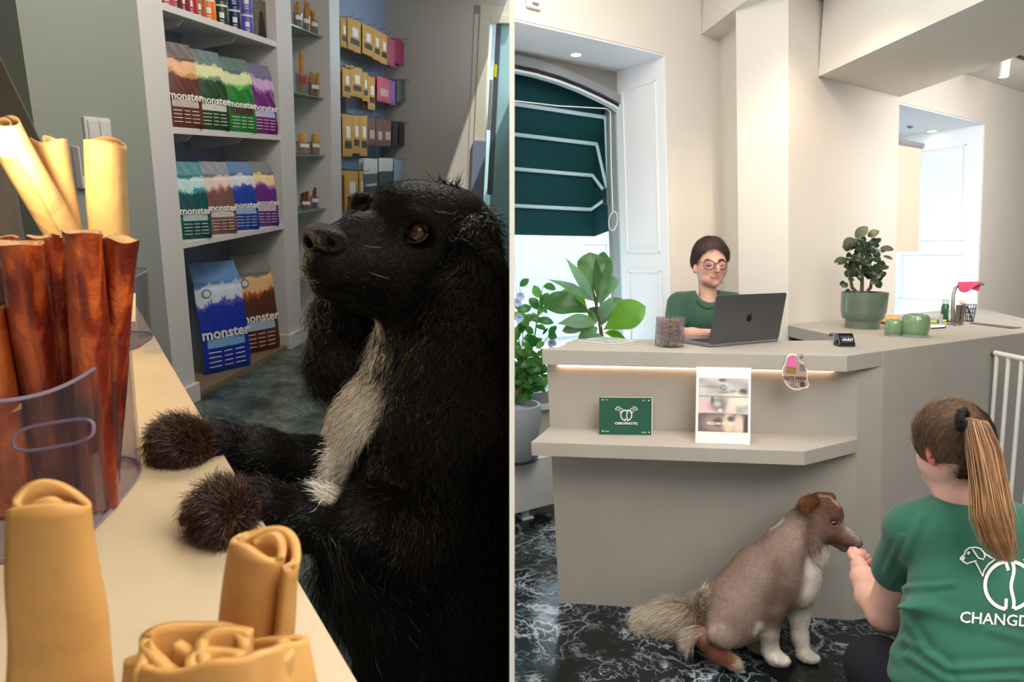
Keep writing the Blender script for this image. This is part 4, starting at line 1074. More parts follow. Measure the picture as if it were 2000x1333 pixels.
# rolled rawhide
def hide(name): return M(name)
hide_m = M('rawhide', (218, 184, 132), .5, noise=.10, nscale=14, bump=.25, bscale=40, sss=.25)
hide_f = M('rawhide_gold', (216, 166, 98), .5, noise=.22, nscale=10, bump=.25, bscale=22, sss=.25)
def roll(lab, x0, y0, d0, w0, x1, y1, d1, w1, mat, turns=1.6, phase=0, thick=.0028, squash=.8, flare=.12, group='rawhide rolls on the counter', wave=.06, NA=60, NL=36):
    a, b = P(x0, y0, d0), P(x1, y1, d1); L_ = np.linalg.norm(b - a); ax = nrm(b - a)
    u = nrm(np.cross(ax, CAMB)); v = np.cross(ax, u); r0, r1 = w0 / 2 / F * d0, w1 / 2 / F * d1
    th = thing('rawhide_roll', lab, 'dog chew', b, group)
    m = MB(); V = []
    for j in range(NL + 1):
        t = j / NL; rr = r0 + (r1 - r0) * t
        for k in range(NA + 1):
            s = k / NA; an = phase + 2 * PI * turns * s; q = rr * (.42 + .58 * s) * (1 + wave * math.sin(2 * an + t * 4) + .03 * math.sin(t * 11 + an))
            if k > NA * .9: q *= 1 + flare * (s - .9) * 10 * (1 - t * .7)
            V.append(a + ax * (L_ * t + (.004 * math.sin(an * 2 + phase) if j == 0 else 0)) + q * (math.cos(an) * u + squash * math.sin(an) * v))
    Fq = [(j * (NA + 1) + k, j * (NA + 1) + k + 1, (j + 1) * (NA + 1) + k + 1, (j + 1) * (NA + 1) + k) for j in range(NL) for k in range(NA)]
    m.add(V, Fq); m.build('rolled_sheet', mat, th, smooth=True, solid=thick)
    return th
c2, c2fr = acrylic('acrylic_container', 'clear acrylic container standing behind the dark meat sticks', (228, 668), .062, .055, .135, rot=.3)
ins = Lh(200, 668, 2, KZ); dB2 = depth(L(*ins))
roll('pale rawhide roll standing upright behind the meat sticks', 208, 275, 1.06, 84, 222, 660, 1.19, 66, hide_m, 1.5, 2.2)
roll('golden rawhide roll with an unfurled edge in the middle', 103, 272, 1.03, 62, 172, 655, 1.17, 44, hide_m, 1.3, 4.0, flare=.3)
roll('thick rawhide roll leaning to the left beside the glaring lamp', -6, 240, .95, 86, 196, 600, 1.14, 58, hide_m, 1.5, 1.0)
th = MB(); 
# label on second container
lp = P(252, 606, 1.135); m = MB(frame(lp, CAMX, CAMU, CAMB)); m.box(-.022, .012, -.02, .03, 0, .001)
m.build('paper_label', M('cream_paper', (230, 214, 186), .7), c2)
m = MB(frame(lp, CAMX, CAMU, CAMB)); m.box(-.018, -.006, .0, .003, .001, .0016); m.box(-.018, -.006, -.008, -.005, .001, .0016); m.build('label_stripes', M('blue_ink', (60, 74, 120), .6), c2)
# foreground pieces
FG = 'blurred rawhide rolls nearest the viewer'
roll('broad blurred rawhide roll in the bottom left corner', 92, 972, .345, 172, 122, 1420, .385, 236, hide_f, 1.4, 2.6, thick=.004, squash=.6, group=FG, wave=.03)
roll('blurred square-topped rawhide stick at the bottom centre', 512, 1064, .375, 142, 466, 1420, .41, 150, hide_f, 1.5, .7, thick=.005, squash=.8, group=FG, wave=.05)
# big knotted curl: a folded sheet
th = thing('rawhide_knot', 'blurred crumpled rawhide knot at the bottom centre, nearest the viewer', 'dog chew', P(410, 1420, .34), FG)
m = MB(); V = []; NA, NL = 90, 20
for j in range(NL + 1):
    t = j / NL
    for k in range(NA):
        an = 2 * PI * k / NA; r_ = 1 + .10 * math.sin(3 * an + 1) + .08 * math.sin(5 * an + t * 2) + .04 * math.sin(9 * an)
        V.append(P(412 + 178 * r_ * math.cos(an) * (.86 + .14 * t), 1275 - 62 * r_ * math.sin(an) * .9 - 42 * math.sin(an * 1.0 + 2.6) + 190 * t, .335 - .03 * math.sin(an) * -1))
Fq = [(j * NA + k, j * NA + (k + 1) % NA, (j + 1) * NA + (k + 1) % NA, (j + 1) * NA + k) for j in range(NL) for k in range(NA)]
m.add(V, Fq); m.build('outer_fold', hide_f, th, smooth=True, solid=.005)
for (cx, cy, rx, ry, d, ph) in ((380, 1262, 92, 50, .335, 0), (470, 1268, 84, 42, .33, 1.3), (330, 1300, 60, 50, .325, 2.1), (425, 1300, 52, 36, .32, .6)):
    V = []; N2 = 48
    for j in range(9):
        for k in range(N2 + 1):
            an = ph + 1.75 * PI * k / N2; r_ = 1 + .12 * math.sin(3 * an + ph)
            V.append(P(cx + rx * r_ * math.cos(an), cy - ry * r_ * math.sin(an) + j * 14, d + .012 * math.sin(an)))
    m = MB(); m.add(V, [(j * (N2 + 1) + k, j * (N2 + 1) + k + 1, (j + 1) * (N2 + 1) + k + 1, (j + 1) * (N2 + 1) + k) for j in range(8) for k in range(N2)])
    m.build('inner_fold', hide_f, th, smooth=True, solid=.006)
# grey slanted stand and the bright lamp behind the rolls
st = thing('desk_lamp', 'glaring warm lamp on a brushed grey metal stand behind the chew rolls', 'lamp', P(20, 660, 1.35))
met = M('brushed_grey_metal', (128, 120, 112), .4, .4, noise=.12, nscale=40, stretch=(1, 1, .1))
m = MB(); a_, b_ = P(-60, -20, 1.28), P(88, 330, 1.28)
m.hexa([P(-80, -55, 1.28), P(92, 300, 1.28), P(80, 352, 1.28), P(-80, 95, 1.28)], [P(-80, -55, 1.31), P(92, 300, 1.31), P(80, 352, 1.31), P(-80, 95, 1.31)]); m.build('slanted_arm', met, st, bevel=.003)
m = MB(); _b = L(*Lh(14, 650, 2, KZ)) + upL * .001; m.tube([_b + upL * .40, _b], .052, 28); m.build('stand', met, st, smooth=True)
pb = P(14, 286, .93)
m = MB(frame(pb, CAMX, CAMU, CAMB)); m.lathe([(0, -.018), (.012, -.013), (.017, 0), (.012, .013), (0, .018)], 20); m.build('bulb', M('hot_bulb', (255, 240, 200), .5, emit=(255, 214, 140), estr=60), st, smooth=True)
m = MB(); m.tube([pb, P(-40, 250, 1.1), P(-60, 200, 1.28)], .006, 8); m.build('bulb_stem', met, st)
# ================================================================== the black spaniel with its paws on the counter
def upL_or(root): return ZUP if (np.asarray(root)[0] - C) @ CAMX > 0 else upL
def pr(px, d): return px / F * d                                   # pixels -> metres at a depth
def obs(px): return 1 / math.sqrt(1 + .5 * ((px - CX) / F) ** 2)
def bpx(B, px, py, d, rx, ry, rz, rot, col, k=None, sub=False):
    """ellipsoid with pixel radii across the view and depth radius rz (m); rot in degrees, clockwise on the picture"""
    a = math.radians(-rot); ex = CAMX * math.cos(a) + CAMU * math.sin(a); ey = -CAMX * math.sin(a) + CAMU * math.cos(a)
    B.ball(P(px, py, d), [pr(rx, d), pr(ry, d), rz], col, np.array([ex, ey, CAMB]).T, k, sub)
def cpx(B, pts, col, k=None, sub=False):
    """tapered limb through (px, py, depth, radius px)"""
    for i in range(len(pts) - 1):
        a, b = pts[i], pts[i + 1]; B.cap(P(*a[:3]), P(*b[:3]), pr(a[3], a[2]) * obs(a[0]), pr(b[3], b[2]) * obs(b[0]), col[i] if isinstance(col, list) else col, k, sub)
BK = (11, 10, 10); BR = (46, 30, 22); WH = (244, 238, 228)
B = Body(.018)
bpx(B, 838, 478, .95, 112, 118, .074, 0, BK)
bpx(B, 800, 425, .94, 78, 66, .062, 10, BK)
bpx(B, 885, 470, .97, 88, 100, .074, 0, BK)
bpx(B, 800, 555, .945, 100, 78, .062, 0, BK)
cpx(B, [(770, 520, .92, 84), (705, 520, .895, 66), (648, 512, .865, 47)], BK)
cpx(B, [(760, 578, .935, 54), (690, 568, .90, 40), (634, 556, .875, 27)], BK, k=.012)
cpx(B, [(760, 440, .915, 40), (700, 452, .885, 30), (650, 462, .86, 24)], BK)
bpx(B, 628, 520, .862, 36, 40, .026, 0, BK, k=.010)                # lips
bpx(B, 655, 536, .868, 40, 34, .028, 0, BK, k=.010)
bpx(B, 815, 424, .892, 38, 15, .020, 12, BK, k=.012)               # brow
bpx(B, 702, 392, .925, 22, 13, .018, -30, BK, k=.012)              # far brow
bpx(B, 700, 424, .932, 24, 26, .02, 0, BK, k=.012)
bpx(B, 816, 460, .874, 27, 22, .020, 18, BK, k=.010, sub=True)     # eye socket
cpx(B, [(640, 560, .858, 4), (700, 586, .872, 4), (752, 600, .90, 3)], BK, k=.004, sub=True)   # mouth line
# neck and trunk
cpx(B, [(860, 590, .985, 96), (850, 720, 1.01, 118), (850, 880, 1.04, 165)], BK, k=.04)
cpx(B, [(850, 880, 1.04, 165), (880, 1120, 1.08, 190), (890, 1400, 1.14, 190), (900, 1700, 1.2, 170)], BK, k=.04)
bpx(B, 735, 850, 1.0, 84, 130, .075, 12, BK, k=.035)
bpx(B, 830, 960, .935, 112, 120, .06, 0, BK, k=.03)
bpx(B, 960, 900, 1.06, 90, 300, .12, 0, BK, k=.04)
bpx(B, 760, 1120, 1.04, 110, 150, .10, 0, BK, k=.04)
# near foreleg, far foreleg
cpx(B, [(830, 1030, .91, 92), (700, 1030, .835, 76), (590, 1012, .775, 56), (500, 985, .725, 47), (450, 985, .70, 42)], BK, k=.02)
cpx(B, [(715, 905, 1.02, 66), (600, 915, .96, 58), (500, 890, .90, 54), (420, 868, .86, 44), (370, 862, .835, 38)], BK, k=.02)
bpx(B, 432, 1000, .685, 56, 52, .030, 20, BR, k=.015)
bpx(B, 350, 868, .822, 48, 44, .032, 25, BR, k=.015)
for i, (dx, dy, dd) in enumerate(((-44, 16, -.0), (-38, 34, -.012), (-18, 48, -.02), (8, 54, -.026))):
    cpx(B, [(440 + dx * .3, 1000 + dy * .3, .68 + dd, 22), (430 + dx, 998 + dy * 1.0, .672 + dd * .6, 16)], BR, k=.006)
for i, (dx, dy, dd) in enumerate(((-42, 2, .0), (-36, 14, -.01), (-18, 30, -.015), (4, 36, -.02))):
    cpx(B, [(352 + dx * .3, 868 + dy * .3, .82 + dd, 18), (350 + dx, 868 + dy, .815 + dd * .6, 12)], BR, k=.006)
# hind legs down to the floor
hp = lambda s, t, z: L(s, t, z)
q_ = toL(P(890, 1400, 1.14))
for dt in (-.09, .07):
    a = L(q_[0] + .0, q_[1] + dt, max(q_[2], .35)); b = L(q_[0] + .12, q_[1] + dt, .12); c = L(q_[0] + .02, q_[1] + dt, .03)
    B.cap(P(890, 1500, 1.16), a, .09, .07, lin and BK, .03); B.cap(a, b, .07, .035, BK, .02); B.cap(b, c, .03, .03, BK, .02)
VX = .0034
pts, quads, cols = B.mesh(VX)
pts, quads, cols = clip_half(pts, quads, cols, -1)
# white blaze down the throat and breast, brown feet
pxy = np.array([topx(p) for p in pts]) if len(pts) < 1 else None
def px_of(X):
    q = (X - C) @ R; return np.stack([CX + F * q[:, 0] / -q[:, 2], CY - F * q[:, 1] / -q[:, 2]], 1)
def seg_d(xy, pl):
    """distance to a polyline in picture units with interpolated half width"""
    best = np.full(len(xy), 1e9)
    for (x0, y0, w0), (x1, y1, w1) in zip(pl[:-1], pl[1:]):
        d = np.array([x1 - x0, y1 - y0]); t = np.clip(((xy - [x0, y0]) @ d) / (d @ d), 0, 1)
        dd = np.linalg.norm(xy - [x0, y0] - t[:, None] * d, axis=1) - (w0 + (w1 - w0) * t); best = np.minimum(best, dd)
    return best
blaze = [(728, 640, 12), (742, 700, 24), (716, 765, 58), (682, 812, 58), (672, 862, 26), (654, 920, 26), (638, 962, 20)]
xy = px_of(pts); db = seg_d(xy, blaze)
w = np.clip(.5 - db / 14, 0, 1)[:, None]; cols = cols * (1 - w) + np.array(lin(WH)[:3]) * w
print('spaniel verts', len(pts))
dogp = L(*[toL(P(870, 1300, 1.12))[0], toL(P(870, 1300, 1.12))[1], 0])
dog = thing('dog', 'black spaniel with white breast standing with both front paws on the shop counter', 'dog', dogp)
skinm = M('dog_skin', rough=.5, attr='Col', spec=.2, bump=.25, bscale=220)
wrap('body', pts, quads, skinm, dog, smooth=True, colors=cols)
furm = M('dog_fur', rough=.38, attr='Col', spec=.38)
def flow(anchors):
    A = np.array([a[:2] for a in anchors], float); D = np.array([nrm(np.array([a[2], a[3]])) for a in anchors])
    Dz = np.array([a[4] if len(a) > 4 else 0 for a in anchors])
    def f(root, nn):
        xy = px_of(root); w = 1 / (((xy[:, None] - A[None]) ** 2).sum(2) + 150) ** 1.5; w /= w.sum(1)[:, None]
        d = w @ D; z = w @ Dz
        return d[:, :1] * CAMX - d[:, 1:] * CAMU + z[:, None] * CAMB
    return f
fl = flow([(640, 440, 1, -.1), (700, 430, 1, -.2), (780, 380, 1, -.3), (860, 380, 1, .2), (640, 520, 1, .3), (700, 560, 1, .3), (760, 520, 1, .1), (830, 520, .8, .5), (900, 460, .7, .7), (960, 480, .5, 1),
           (700, 600, 1, .4), (820, 620, .4, 1), (850, 700, 0, 1), (760, 700, -.3, 1), (700, 760, -.8, .9), (640, 820, -.8, .6), (700, 880, -.6, 1), (640, 950, -.7, .7), (800, 860, -.2, 1), (850, 950, -.1, 1), (950, 900, 0, 1),
           (760, 1040, -.6, .5), (640, 1010, -1, 0), (520, 990, -1, .05), (450, 980, -1, .2), (600, 900, -1, -.1), (480, 870, -1, 0), (380, 860, -1, .1), (850, 1150, 0, 1), (760, 1200, -.1, 1), (950, 1250, 0, 1), (415, 1050, -.6, .8), (330, 900, -.6, .8)])
def not_nose(cen, fn):
    xy = px_of(cen); n_ = np.linalg.norm((xy - [626, 462]) / [44, 36], axis=1) > 1
    e_ = np.linalg.norm((xy - [816, 458]) / [26, 18], axis=1) > 1
    vis = (fn * (C - cen)).sum(1) > -.15
    return (n_ & e_ & vis).astype(float)
ln = lambda r: np.where(px_of(r)[:, 1] < 640, .009, .018)
fur('short_fur', pts, quads, cols, 52000, ln, fl, furm, dog, width=.00035, lift=.22, noise=.16, seg=3, mask=not_nose, side=-1, seed=3, vary=.25)
def near(pl, pad=0, soft=10):
    def f(cen, fn):
        return (np.clip(.5 - (seg_d(px_of(cen), pl) - pad) / soft, 0, 1)) * ((fn * (C - cen)).sum(1) > -.4)
    return f
wcol = np.tile(np.array(lin(WH)[:3]), (len(pts), 1)); kcol = np.tile(np.array(lin((16, 14, 13))[:3]), (len(pts), 1)); bcol = np.tile(np.array(lin((58, 36, 26))[:3]), (len(pts), 1))
fur('white_breast_fur', pts, quads, wcol, 5200, .036, fl, M('white_dog_fur', rough=.55, attr='Col'), dog, width=.0006, lift=.35, noise=.22, seg=5, curl=.10, curlf=6, mask=near(blaze, -4), side=-1, seed=5, droop=.2, vary=.25)
fur('breast_feathering', pts, quads, kcol, 9000, .05, fl, furm, dog, width=.0005, lift=.3, noise=.25, seg=6, curl=.14, curlf=7,
    mask=near([(700, 650, 20), (860, 760, 90), (850, 900, 120), (900, 1100, 100)], 0), side=-1, seed=6, droop=.25, vary=.6, clump=.25)
fur('paw_fur', pts, quads, bcol, 5200, .032, fl, furm, dog, width=.0005, lift=.5, noise=.4, seg=4, curl=.15, curlf=5, mask=near([(432, 1000, 50), (470, 990, 40)], 0), side=-1, seed=7, vary=.6, clump=.4)
fur('paw_fur', pts, quads, bcol, 4200, .032, fl, furm, dog, width=.0005, lift=.5, noise=.4, seg=4, curl=.15, curlf=5, mask=near([(345, 865, 44), (390, 868, 36)], 0), side=-1, seed=8, vary=.6, clump=.4)
fur('belly_feathering', pts, quads, kcol, 3600, .13, flow([(600, 1000, .1, 1), (800, 1100, .1, 1), (700, 1200, .15, 1)]), furm, dog, width=.0005, lift=.15, noise=.16, seg=8, curl=.06, curlf=7,
    mask=lambda c, n: (near([(620, 1060, 20), (700, 1110, 40), (800, 1150, 60)], 0)(c, n)) * (n @ upL < .3), side=-1, seed=9, droop=.4, vary=.5, clump=.35)
# near ear, far ear: a flap each with long wavy hair
def ear(nm, spine, thick, n, ln_, sd, dirs_):
    E = Body(.02)
    for i in range(len(spine) - 1):
        (x0, y0, d0, r0), (x1, y1, d1, r1) = spine[i], spine[i + 1]
        for k in range(4):
            t = (k + .5) / 4; x, y, d, r = x0 + (x1 - x0) * t, y0 + (y1 - y0) * t, d0 + (d1 - d0) * t, r0 + (r1 - r0) * t
            bpx(E, x, y, d, r, r * .9, thick, 0, BK)
    p_, q_, c_ = E.mesh(.004); p_, q_, c_ = clip_half(p_, q_, c_, -1)
    e_ = wrap(nm, p_, q_, skinm, dog, smooth=True, colors=c_)
    fur('ear_fur', p_, q_, np.tile(np.array(lin((20, 17, 16))[:3]), (len(p_), 1)), n, ln_, dirs_, furm, e_, width=.00055, lift=.22, noise=.15, seg=9, curl=.17, curlf=9, side=-1, seed=sd, droop=.15, vary=.7, clump=.32,
        mask=lambda c, nn: ((nn * (C - c)).sum(1) > -.3).astype(float))
down = flow([(920, 420, .3, 1), (940, 600, 0, 1), (860, 760, -.45, 1), (900, 850, 0, 1), (960, 800, .1, 1), (880, 500, -.1, 1)])
ear('ear', [(928, 440, .905, 36), (926, 540, .89, 56), (905, 660, .88, 78), (892, 760, .88, 84), (900, 810, .885, 64)], .016, 11000, lambda r: np.where(px_of(r)[:, 1] < 560, .05, .085), 11, down)
down2 = flow([(650, 600, -.1, 1), (660, 700, 0, 1), (640, 650, -.3, 1)])
ear('ear', [(690, 560, 1.0, 34), (668, 620, 1.0, 48), (660, 690, 1.0, 48), (664, 720, 1.0, 36)], .016, 4200, .055, 12, down2)
# topknot wisps
wis = MB(); rg = random.Random(4)
for i in range(70):
    x0, y0 = 845 + rg.random() * 50, 362 + rg.random() * 22 + max(0, 0); d0 = .93
    tx, ty = x0 + rg.uniform(-30, 20), y0 - rg.uniform(8, 34)
    if i == 46: wis.build('topknot_wisps', M('black_hair', (24, 20, 18), .4), dog, smooth=True); wis = MB()
    if i > 45: x0, y0 = 930 + rg.random() * 60, 410 + rg.random() * 110; tx, ty = min(x0 + rg.uniform(6, 26), 992), y0 + rg.uniform(-6, 24)
    p = [P(x0 + (tx - x0) * t + 6 * math.sin(t * 3 + i) * t, y0 + (ty - y0) * t ** .8, d0) for t in (0, .3, .6, .85, 1)]
    wis.tube(p, [.0007, .0006, .0005, .0003, .0001], 4)

wis.build('nape_wisps', M('black_hair'), dog, smooth=True)
# eyes
def eye(px, py, d, r, ri, look, parent, iris=(70, 34, 18)):
    p = P(px, py, d); ez = nrm(look); ex = nrm(np.cross(ZUP, ez)); fr = frame(p, ex, np.cross(ez, ex), ez)
    m = MB(fr); m.lathe([(r * math.sin(a), r * math.cos(a)) for a in np.linspace(0, PI, 14)], 24); e = m.build('eyeball', M('eye_dark', (34, 20, 16), .05, spec=.8, coat=1), parent, smooth=True)
    m = MB(fr); m.lathe([(ri * k, r * 1.02 * math.sqrt(max(0, 1 - (ri * k / r) ** 2)) + .0003) for k in (0, .3, .6, 1)], 24); m.build('iris', M('iris_%d_%d_%d' % iris, iris, .08, coat=1), e, smooth=True)
    m = MB(fr); m.lathe([(ri * k, r * 1.02 * math.sqrt(max(0, 1 - (ri * k / r) ** 2)) + .0007) for k in (0, .25, .5)], 20); m.build('pupil', M('pupil', (6, 5, 5), .05, coat=1), e, smooth=True)
    return e
ev = eye(816, 459, .8885, .0155, .0115, nrm(CAMB * .75 - CAMX * .40 + CAMU * .30), dog)
for rr, a0_, a1_, mt, off in ((.0165, 15, 165, 'dog_lid', .0), (.0165, 195, 345, 'dog_lid_pink', .0)):
    c = P(816, 459, .8865); ez = nrm(CAMB * .92 - CAMX * .25 + CAMU * .1); ex = nrm(CAMX - (CAMX @ ez) * ez); ey = np.cross(ez, ex)
    pp = [c + ez * .006 + rr * (math.cos(math.radians(a)) * ex + .74 * math.sin(math.radians(a)) * ey) for a in np.linspace(a0_ - 12, a1_ + 12, 16)]
    m = MB(); m.tube(pp, [.0008] + [.003 if a0_ < 90 else .0016] * 14 + [.0008], 8)
    m.build('eyelid', M('dog_lid', (14, 12, 12), .5) if a0_ < 90 else M('dog_lid_pink', (96, 62, 56), .5), dog, smooth=True)
eye(698, 423, .914, .0115, .0085, nrm(CAMB * .4 - CAMX * .9 + CAMU * .25), dog)
# nose leather with nostrils
N = Body(.008); NC = (30, 26, 25)
bpx(N, 630, 462, .845, 36, 26, .024, 8, NC); bpx(N, 650, 470, .835, 28, 27, .016, 10, NC); bpx(N, 610, 472, .85, 18, 24, .016, 0, NC); bpx(N, 618, 492, .85, 16, 14, .012, 0, NC)
bpx(N, 641, 474, .816, 13, 11, .014, 25, NC, k=.004, sub=True); bpx(N, 602, 472, .832, 7, 11, .014, -20, NC, k=.004, sub=True); cpx(N, [(618, 478, .826, 2.4), (612, 512, .84, 2)], NC, k=.003, sub=True)
p_, q_, c_ = N.mesh(.0014)
wrap('nose', p_, q_, M('nose_leather', (24, 21, 20), .34, bump=.8, bscale=420, spec=.6), dog, smooth=True)
# whiskers and claws
m = MB(); rg = random.Random(9)
for i in range(26):
    x0, y0 = 600 + rg.random() * 26, 505 + rg.random() * 55; L1 = rg.uniform(14, 44)
    m.tube([P(x0, y0, .845), P(x0 - L1 * .6, y0 - 4 + rg.uniform(-8, 8), .84), P(x0 - L1, y0 + rg.uniform(-22, 14), .838)], [.00035, .00028, .0001], 4)
for x0, y0, x1, y1_ in ((710, 480, 745, 484), (720, 532, 760, 544), (850, 412, 868, 416), (862, 412, 890, 419)):
    m.tube([P(x0, y0, .835 if x0 < 800 else .86), P((x0 + x1) / 2, (y0 + y1_) / 2 + 1, .83 if x0 < 800 else .855), P(x1, y1_, .83 if x0 < 800 else .855)], [.0002, .0004, .0002], 4)
m.build('whiskers', M('whisker', (150, 146, 140), .4), dog, smooth=True)
claw = M('claw', (92, 78, 66), .35)
for x0, y0, d, s_ in ((396, 1060, .655, 1), (360, 1016, .668, .8), (340, 905, .80, .9), (302, 884, .815, .7)):
    m = MB(); m.tube([P(x0 + 6, y0 - 8, d), P(x0 - 2, y0 + 2, d - .003), P(x0 - 6 * s_, y0 + 12 * s_, d)], [.007 * s_, .0066 * s_, .002], 10); m.build('claw', claw, dog, smooth=True)
# ================================================================== things in the reception room
def leaf(mb, base, tip, w, up_, curl=.15, fold=.12, shape='obo', mi=0, n=10, wav=0, ph=0):
    """curved blade from base to tip; up_ = side the face looks to"""
    base, tip = np.asarray(base, float), np.asarray(tip, float); ax = tip - base; Ln = np.linalg.norm(ax); ax = ax / Ln
    side = nrm(np.cross(ax, up_)); nn = np.cross(side, ax); V = []; Fq = []
    prof = {'obo': lambda t: math.sin(math.pi * t ** 1.35) ** .75 * (.55 + .45 * t), 'oval': lambda t: math.sin(math.pi * t) ** .7, 'lance': lambda t: math.sin(math.pi * t ** .8) ** 1.1}[shape]
    K = 6
    for i in range(n + 1):
        t = i / n; c = base + ax * Ln * t + nn * (curl * Ln * math.sin(math.pi * t * .9))
        hw = w * .5 * max(prof(min(max(t, .001), .999)), .02)
        for k in range(K + 1):
            s = k / K * 2 - 1
            V.append(c + side * hw * s + nn * (fold * hw * abs(s) * 1.2 + wav * hw * math.sin(t * 15 + s * 2 + ph) * abs(s)))
    for i in range(n):
        for k in range(K): Fq.append((i * (K + 1) + k, i * (K + 1) + k + 1, (i + 1) * (K + 1) + k + 1, (i + 1) * (K + 1) + k))
    mb.add(V, Fq, mi)
def leafmat(name, col, tr=.35, rough=.35):
    m = M(name, col, rough, noise=.22, nscale=18, spec=.5); nt = m.node_tree
    t = nt.nodes.new('ShaderNodeBsdfTranslucent'); t.inputs[0].default_value = lin((min(255, col[0] * 1.5), min(255, col[1] * 1.5), col[2])); x = nt.nodes.new('ShaderNodeMixShader'); x.inputs[0].default_value = tr
    nt.links.new(nt.nodes['Principled BSDF'].outputs[0], x.inputs[1]); nt.links.new(t.outputs[0], x.inputs[2]); nt.links.new(x.outputs[0], nt.nodes['Material Output'].inputs[0]); return m
green1 = leafmat('fig_leaf', (44, 92, 40)); green2 = leafmat('fig_leaf_light', (88, 140, 46), .45); green3 = leafmat('leaf_back', (92, 130, 104), .3, .5)
green4 = leafmat('bush_leaf', (44, 98, 44)); dkg = leafmat('dark_leaf', (52, 66, 48), .15, .3); dkg2 = leafmat('dark_leaf_top', (84, 92, 70), .15, .35)
stemm = M('plant_stem', (74, 60, 44), .7); stemg = M('green_stem', (104, 120, 70), .6)
def plane_up(px, py, d): return CAMB
# fiddle-leaf fig in the window behind the counter
D1 = 3.45
ff = thing('potted_fig', 'tall fiddle-leaf fig with broad green leaves behind the left end of the counter', 'plant', np.array([*P(1178, 700, D1)[:2], 0]))
pb_ = np.array([*P(1178, 700, D1)[:2], 0])
potm = M('terracotta_grey_pot', (150, 150, 150), .6)
m = MB(frame(pb_, CAMX, np.cross(ZUP, CAMX), ZUP)); m.lathe([(.12, 0), (.17, .34), (.155, .34), (.15, .31), (0, .31)], 32); m.build('pot', potm, ff, smooth=True, angle=.7)
m = MB(); m.tube([pb_ + ZUP * .3, P(1176, 760, D1), P(1175, 655, D1), P(1169, 615, D1), P(1160, 575, D1), P(1156, 560, D1)], [.014, .012, .011, .009, .007, .005], 8); m.build('stem', stemm, ff, smooth=True)
FL = [(1158, 572, 1152, 494, 50, 1, -.15, 'obo', 0), (1165, 600, 1178, 493, 34, -.2, 'x', 'obo', 0), (1172, 598, 1192, 540, 46, 0, .1, 'obo', 2), (1160, 590, 1104, 505, 16, 0, 0, 'lance', 2), (1158, 588, 1067, 547, 15, 0, 0, 'lance', 2),
      (1156, 612, 1060, 590, 50, 0, 0, 'obo', 0), (1150, 610, 1095, 570, 44, 0, 0, 'obo', 1), (1178, 645, 1262, 600, 54, 0, 0, 'obo', 1), (1172, 640, 1214, 585, 40, 0, 0, 'obo', 2), (1170, 630, 1200, 578, 20, 0, 0, 'lance', 2),
      (1166, 630, 1088, 634, 24, 0, 0, 'lance', 2), (1164, 635, 1098, 648, 22, 0, 0, 'obo', 2), (1160, 630, 1165, 600, 26, 0, 0, 'oval', 0), (1168, 640, 1128, 668, 22, 0, 0, 'lance', 2), (1180, 650, 1222, 664, 14, 0, 0, 'lance', 1), (1176, 655, 1160, 672, 22, 0, 0, 'obo', 2)]
for i, (x0, y0, x1, y1_, w, *_r) in enumerate(FL):
    mt = _r[-1]; sh = _r[-2]; rg = random.Random(i)
    a, b = P(x0, y0, D1 + rg.uniform(-.03, .03)), P(x1, y1_, D1 + rg.uniform(-.14, .14))
    m = MB(); leaf(m, a, b, pr(w, D1) * 1.35, nrm(CAMB + ZUP * .5 + CAMX * rg.uniform(-.5, .5)), .10, .10, sh, wav=.07, ph=i, n=14); m.build('leaf', (green1, green2, green3)[mt], ff, smooth=True)
# leafy bush with pale blue flowers in the grey pot on the radiator
D2 = 3.62
pbz = .60
# radiator
rd = FB.h(1083, 900, 1, y1 + .16)
rad = thing('radiator', 'white flat panel radiator on a foot under the tall window', 'radiator', FB.w(rd[0] - .4, y1 + .16, 0))
ra = FB.h(1088, 888, 1, y1 + .10); rb = FB.h(1083, 985, 1, y1 + .10)
m = MB(FB.m); m.box(x_left, ra[0], y1 + .10, y1 + .28, rb[2] + .0, ra[2]); cut(m.build('panel', cool_white, rad, bevel=.004), 1)
lg = FB.l(hz(1050, 1027, 0)); m = MB(FB.m); m.box(lg[0] - .02, lg[0] + .02, y1 + .13, y1 + .17, .012, rb[2]); m.box(lg[0] - .04, lg[0] + .04, y1 + .11, y1 + .19, 0, .012); m.build('foot', cool_white, rad, bevel=.002)
rt = ra[2]; pc_ = FB.w(*FB.h(1006, 880, 1, y1 + .17)); pc_ = FB.w(FB.l(pc_)[0] + .0, y1 + .18, rt)
bu = thing('potted_bush', 'round-leaved bush with pale blue flowers in a grey pot on the radiator', 'plant', pc_)
d_p = depth(pc_); r_top = pr(50, d_p); hp_ = (883 - 775) / F * d_p
m = MB(frame(pc_ + ZUP * .001, CAMX, np.cross(ZUP, CAMX), ZUP)); m.lathe([(r_top * .72, 0), (r_top * .86, hp_ * .2), (r_top * 1.02, hp_ * .7), (r_top, hp_), (r_top * .9, hp_), (r_top * .88, hp_ * .9), (0, hp_ * .9)], 40)
cut(m.build('pot', M('pale_grey_pot', (176, 182, 192), .5), bu, smooth=True, angle=.7), 1)
m = MB(frame(pc_, CAMX, np.cross(ZUP, CAMX), ZUP)); m.lathe([(r_top * .9, 0), (r_top * .92, .008), (0, .008)], 32); cut(m.build('saucer', M('dark_saucer', (60, 44, 60), .5), bu), 1)
rg = random.Random(5); stems = MB(); LV = [MB(), MB()]
tips = [(1052, 598), (1060, 560), (1035, 620), (1072, 655), (1050, 690), (1066, 720), (1030, 740), (1022, 660), (1012, 700), (1048, 755), (1010, 610), (1062, 690), (1015, 560), (1030, 700), (1008, 745), (1020, 765), (1060, 740), (1040, 720), (1018, 725), (1005, 640)]
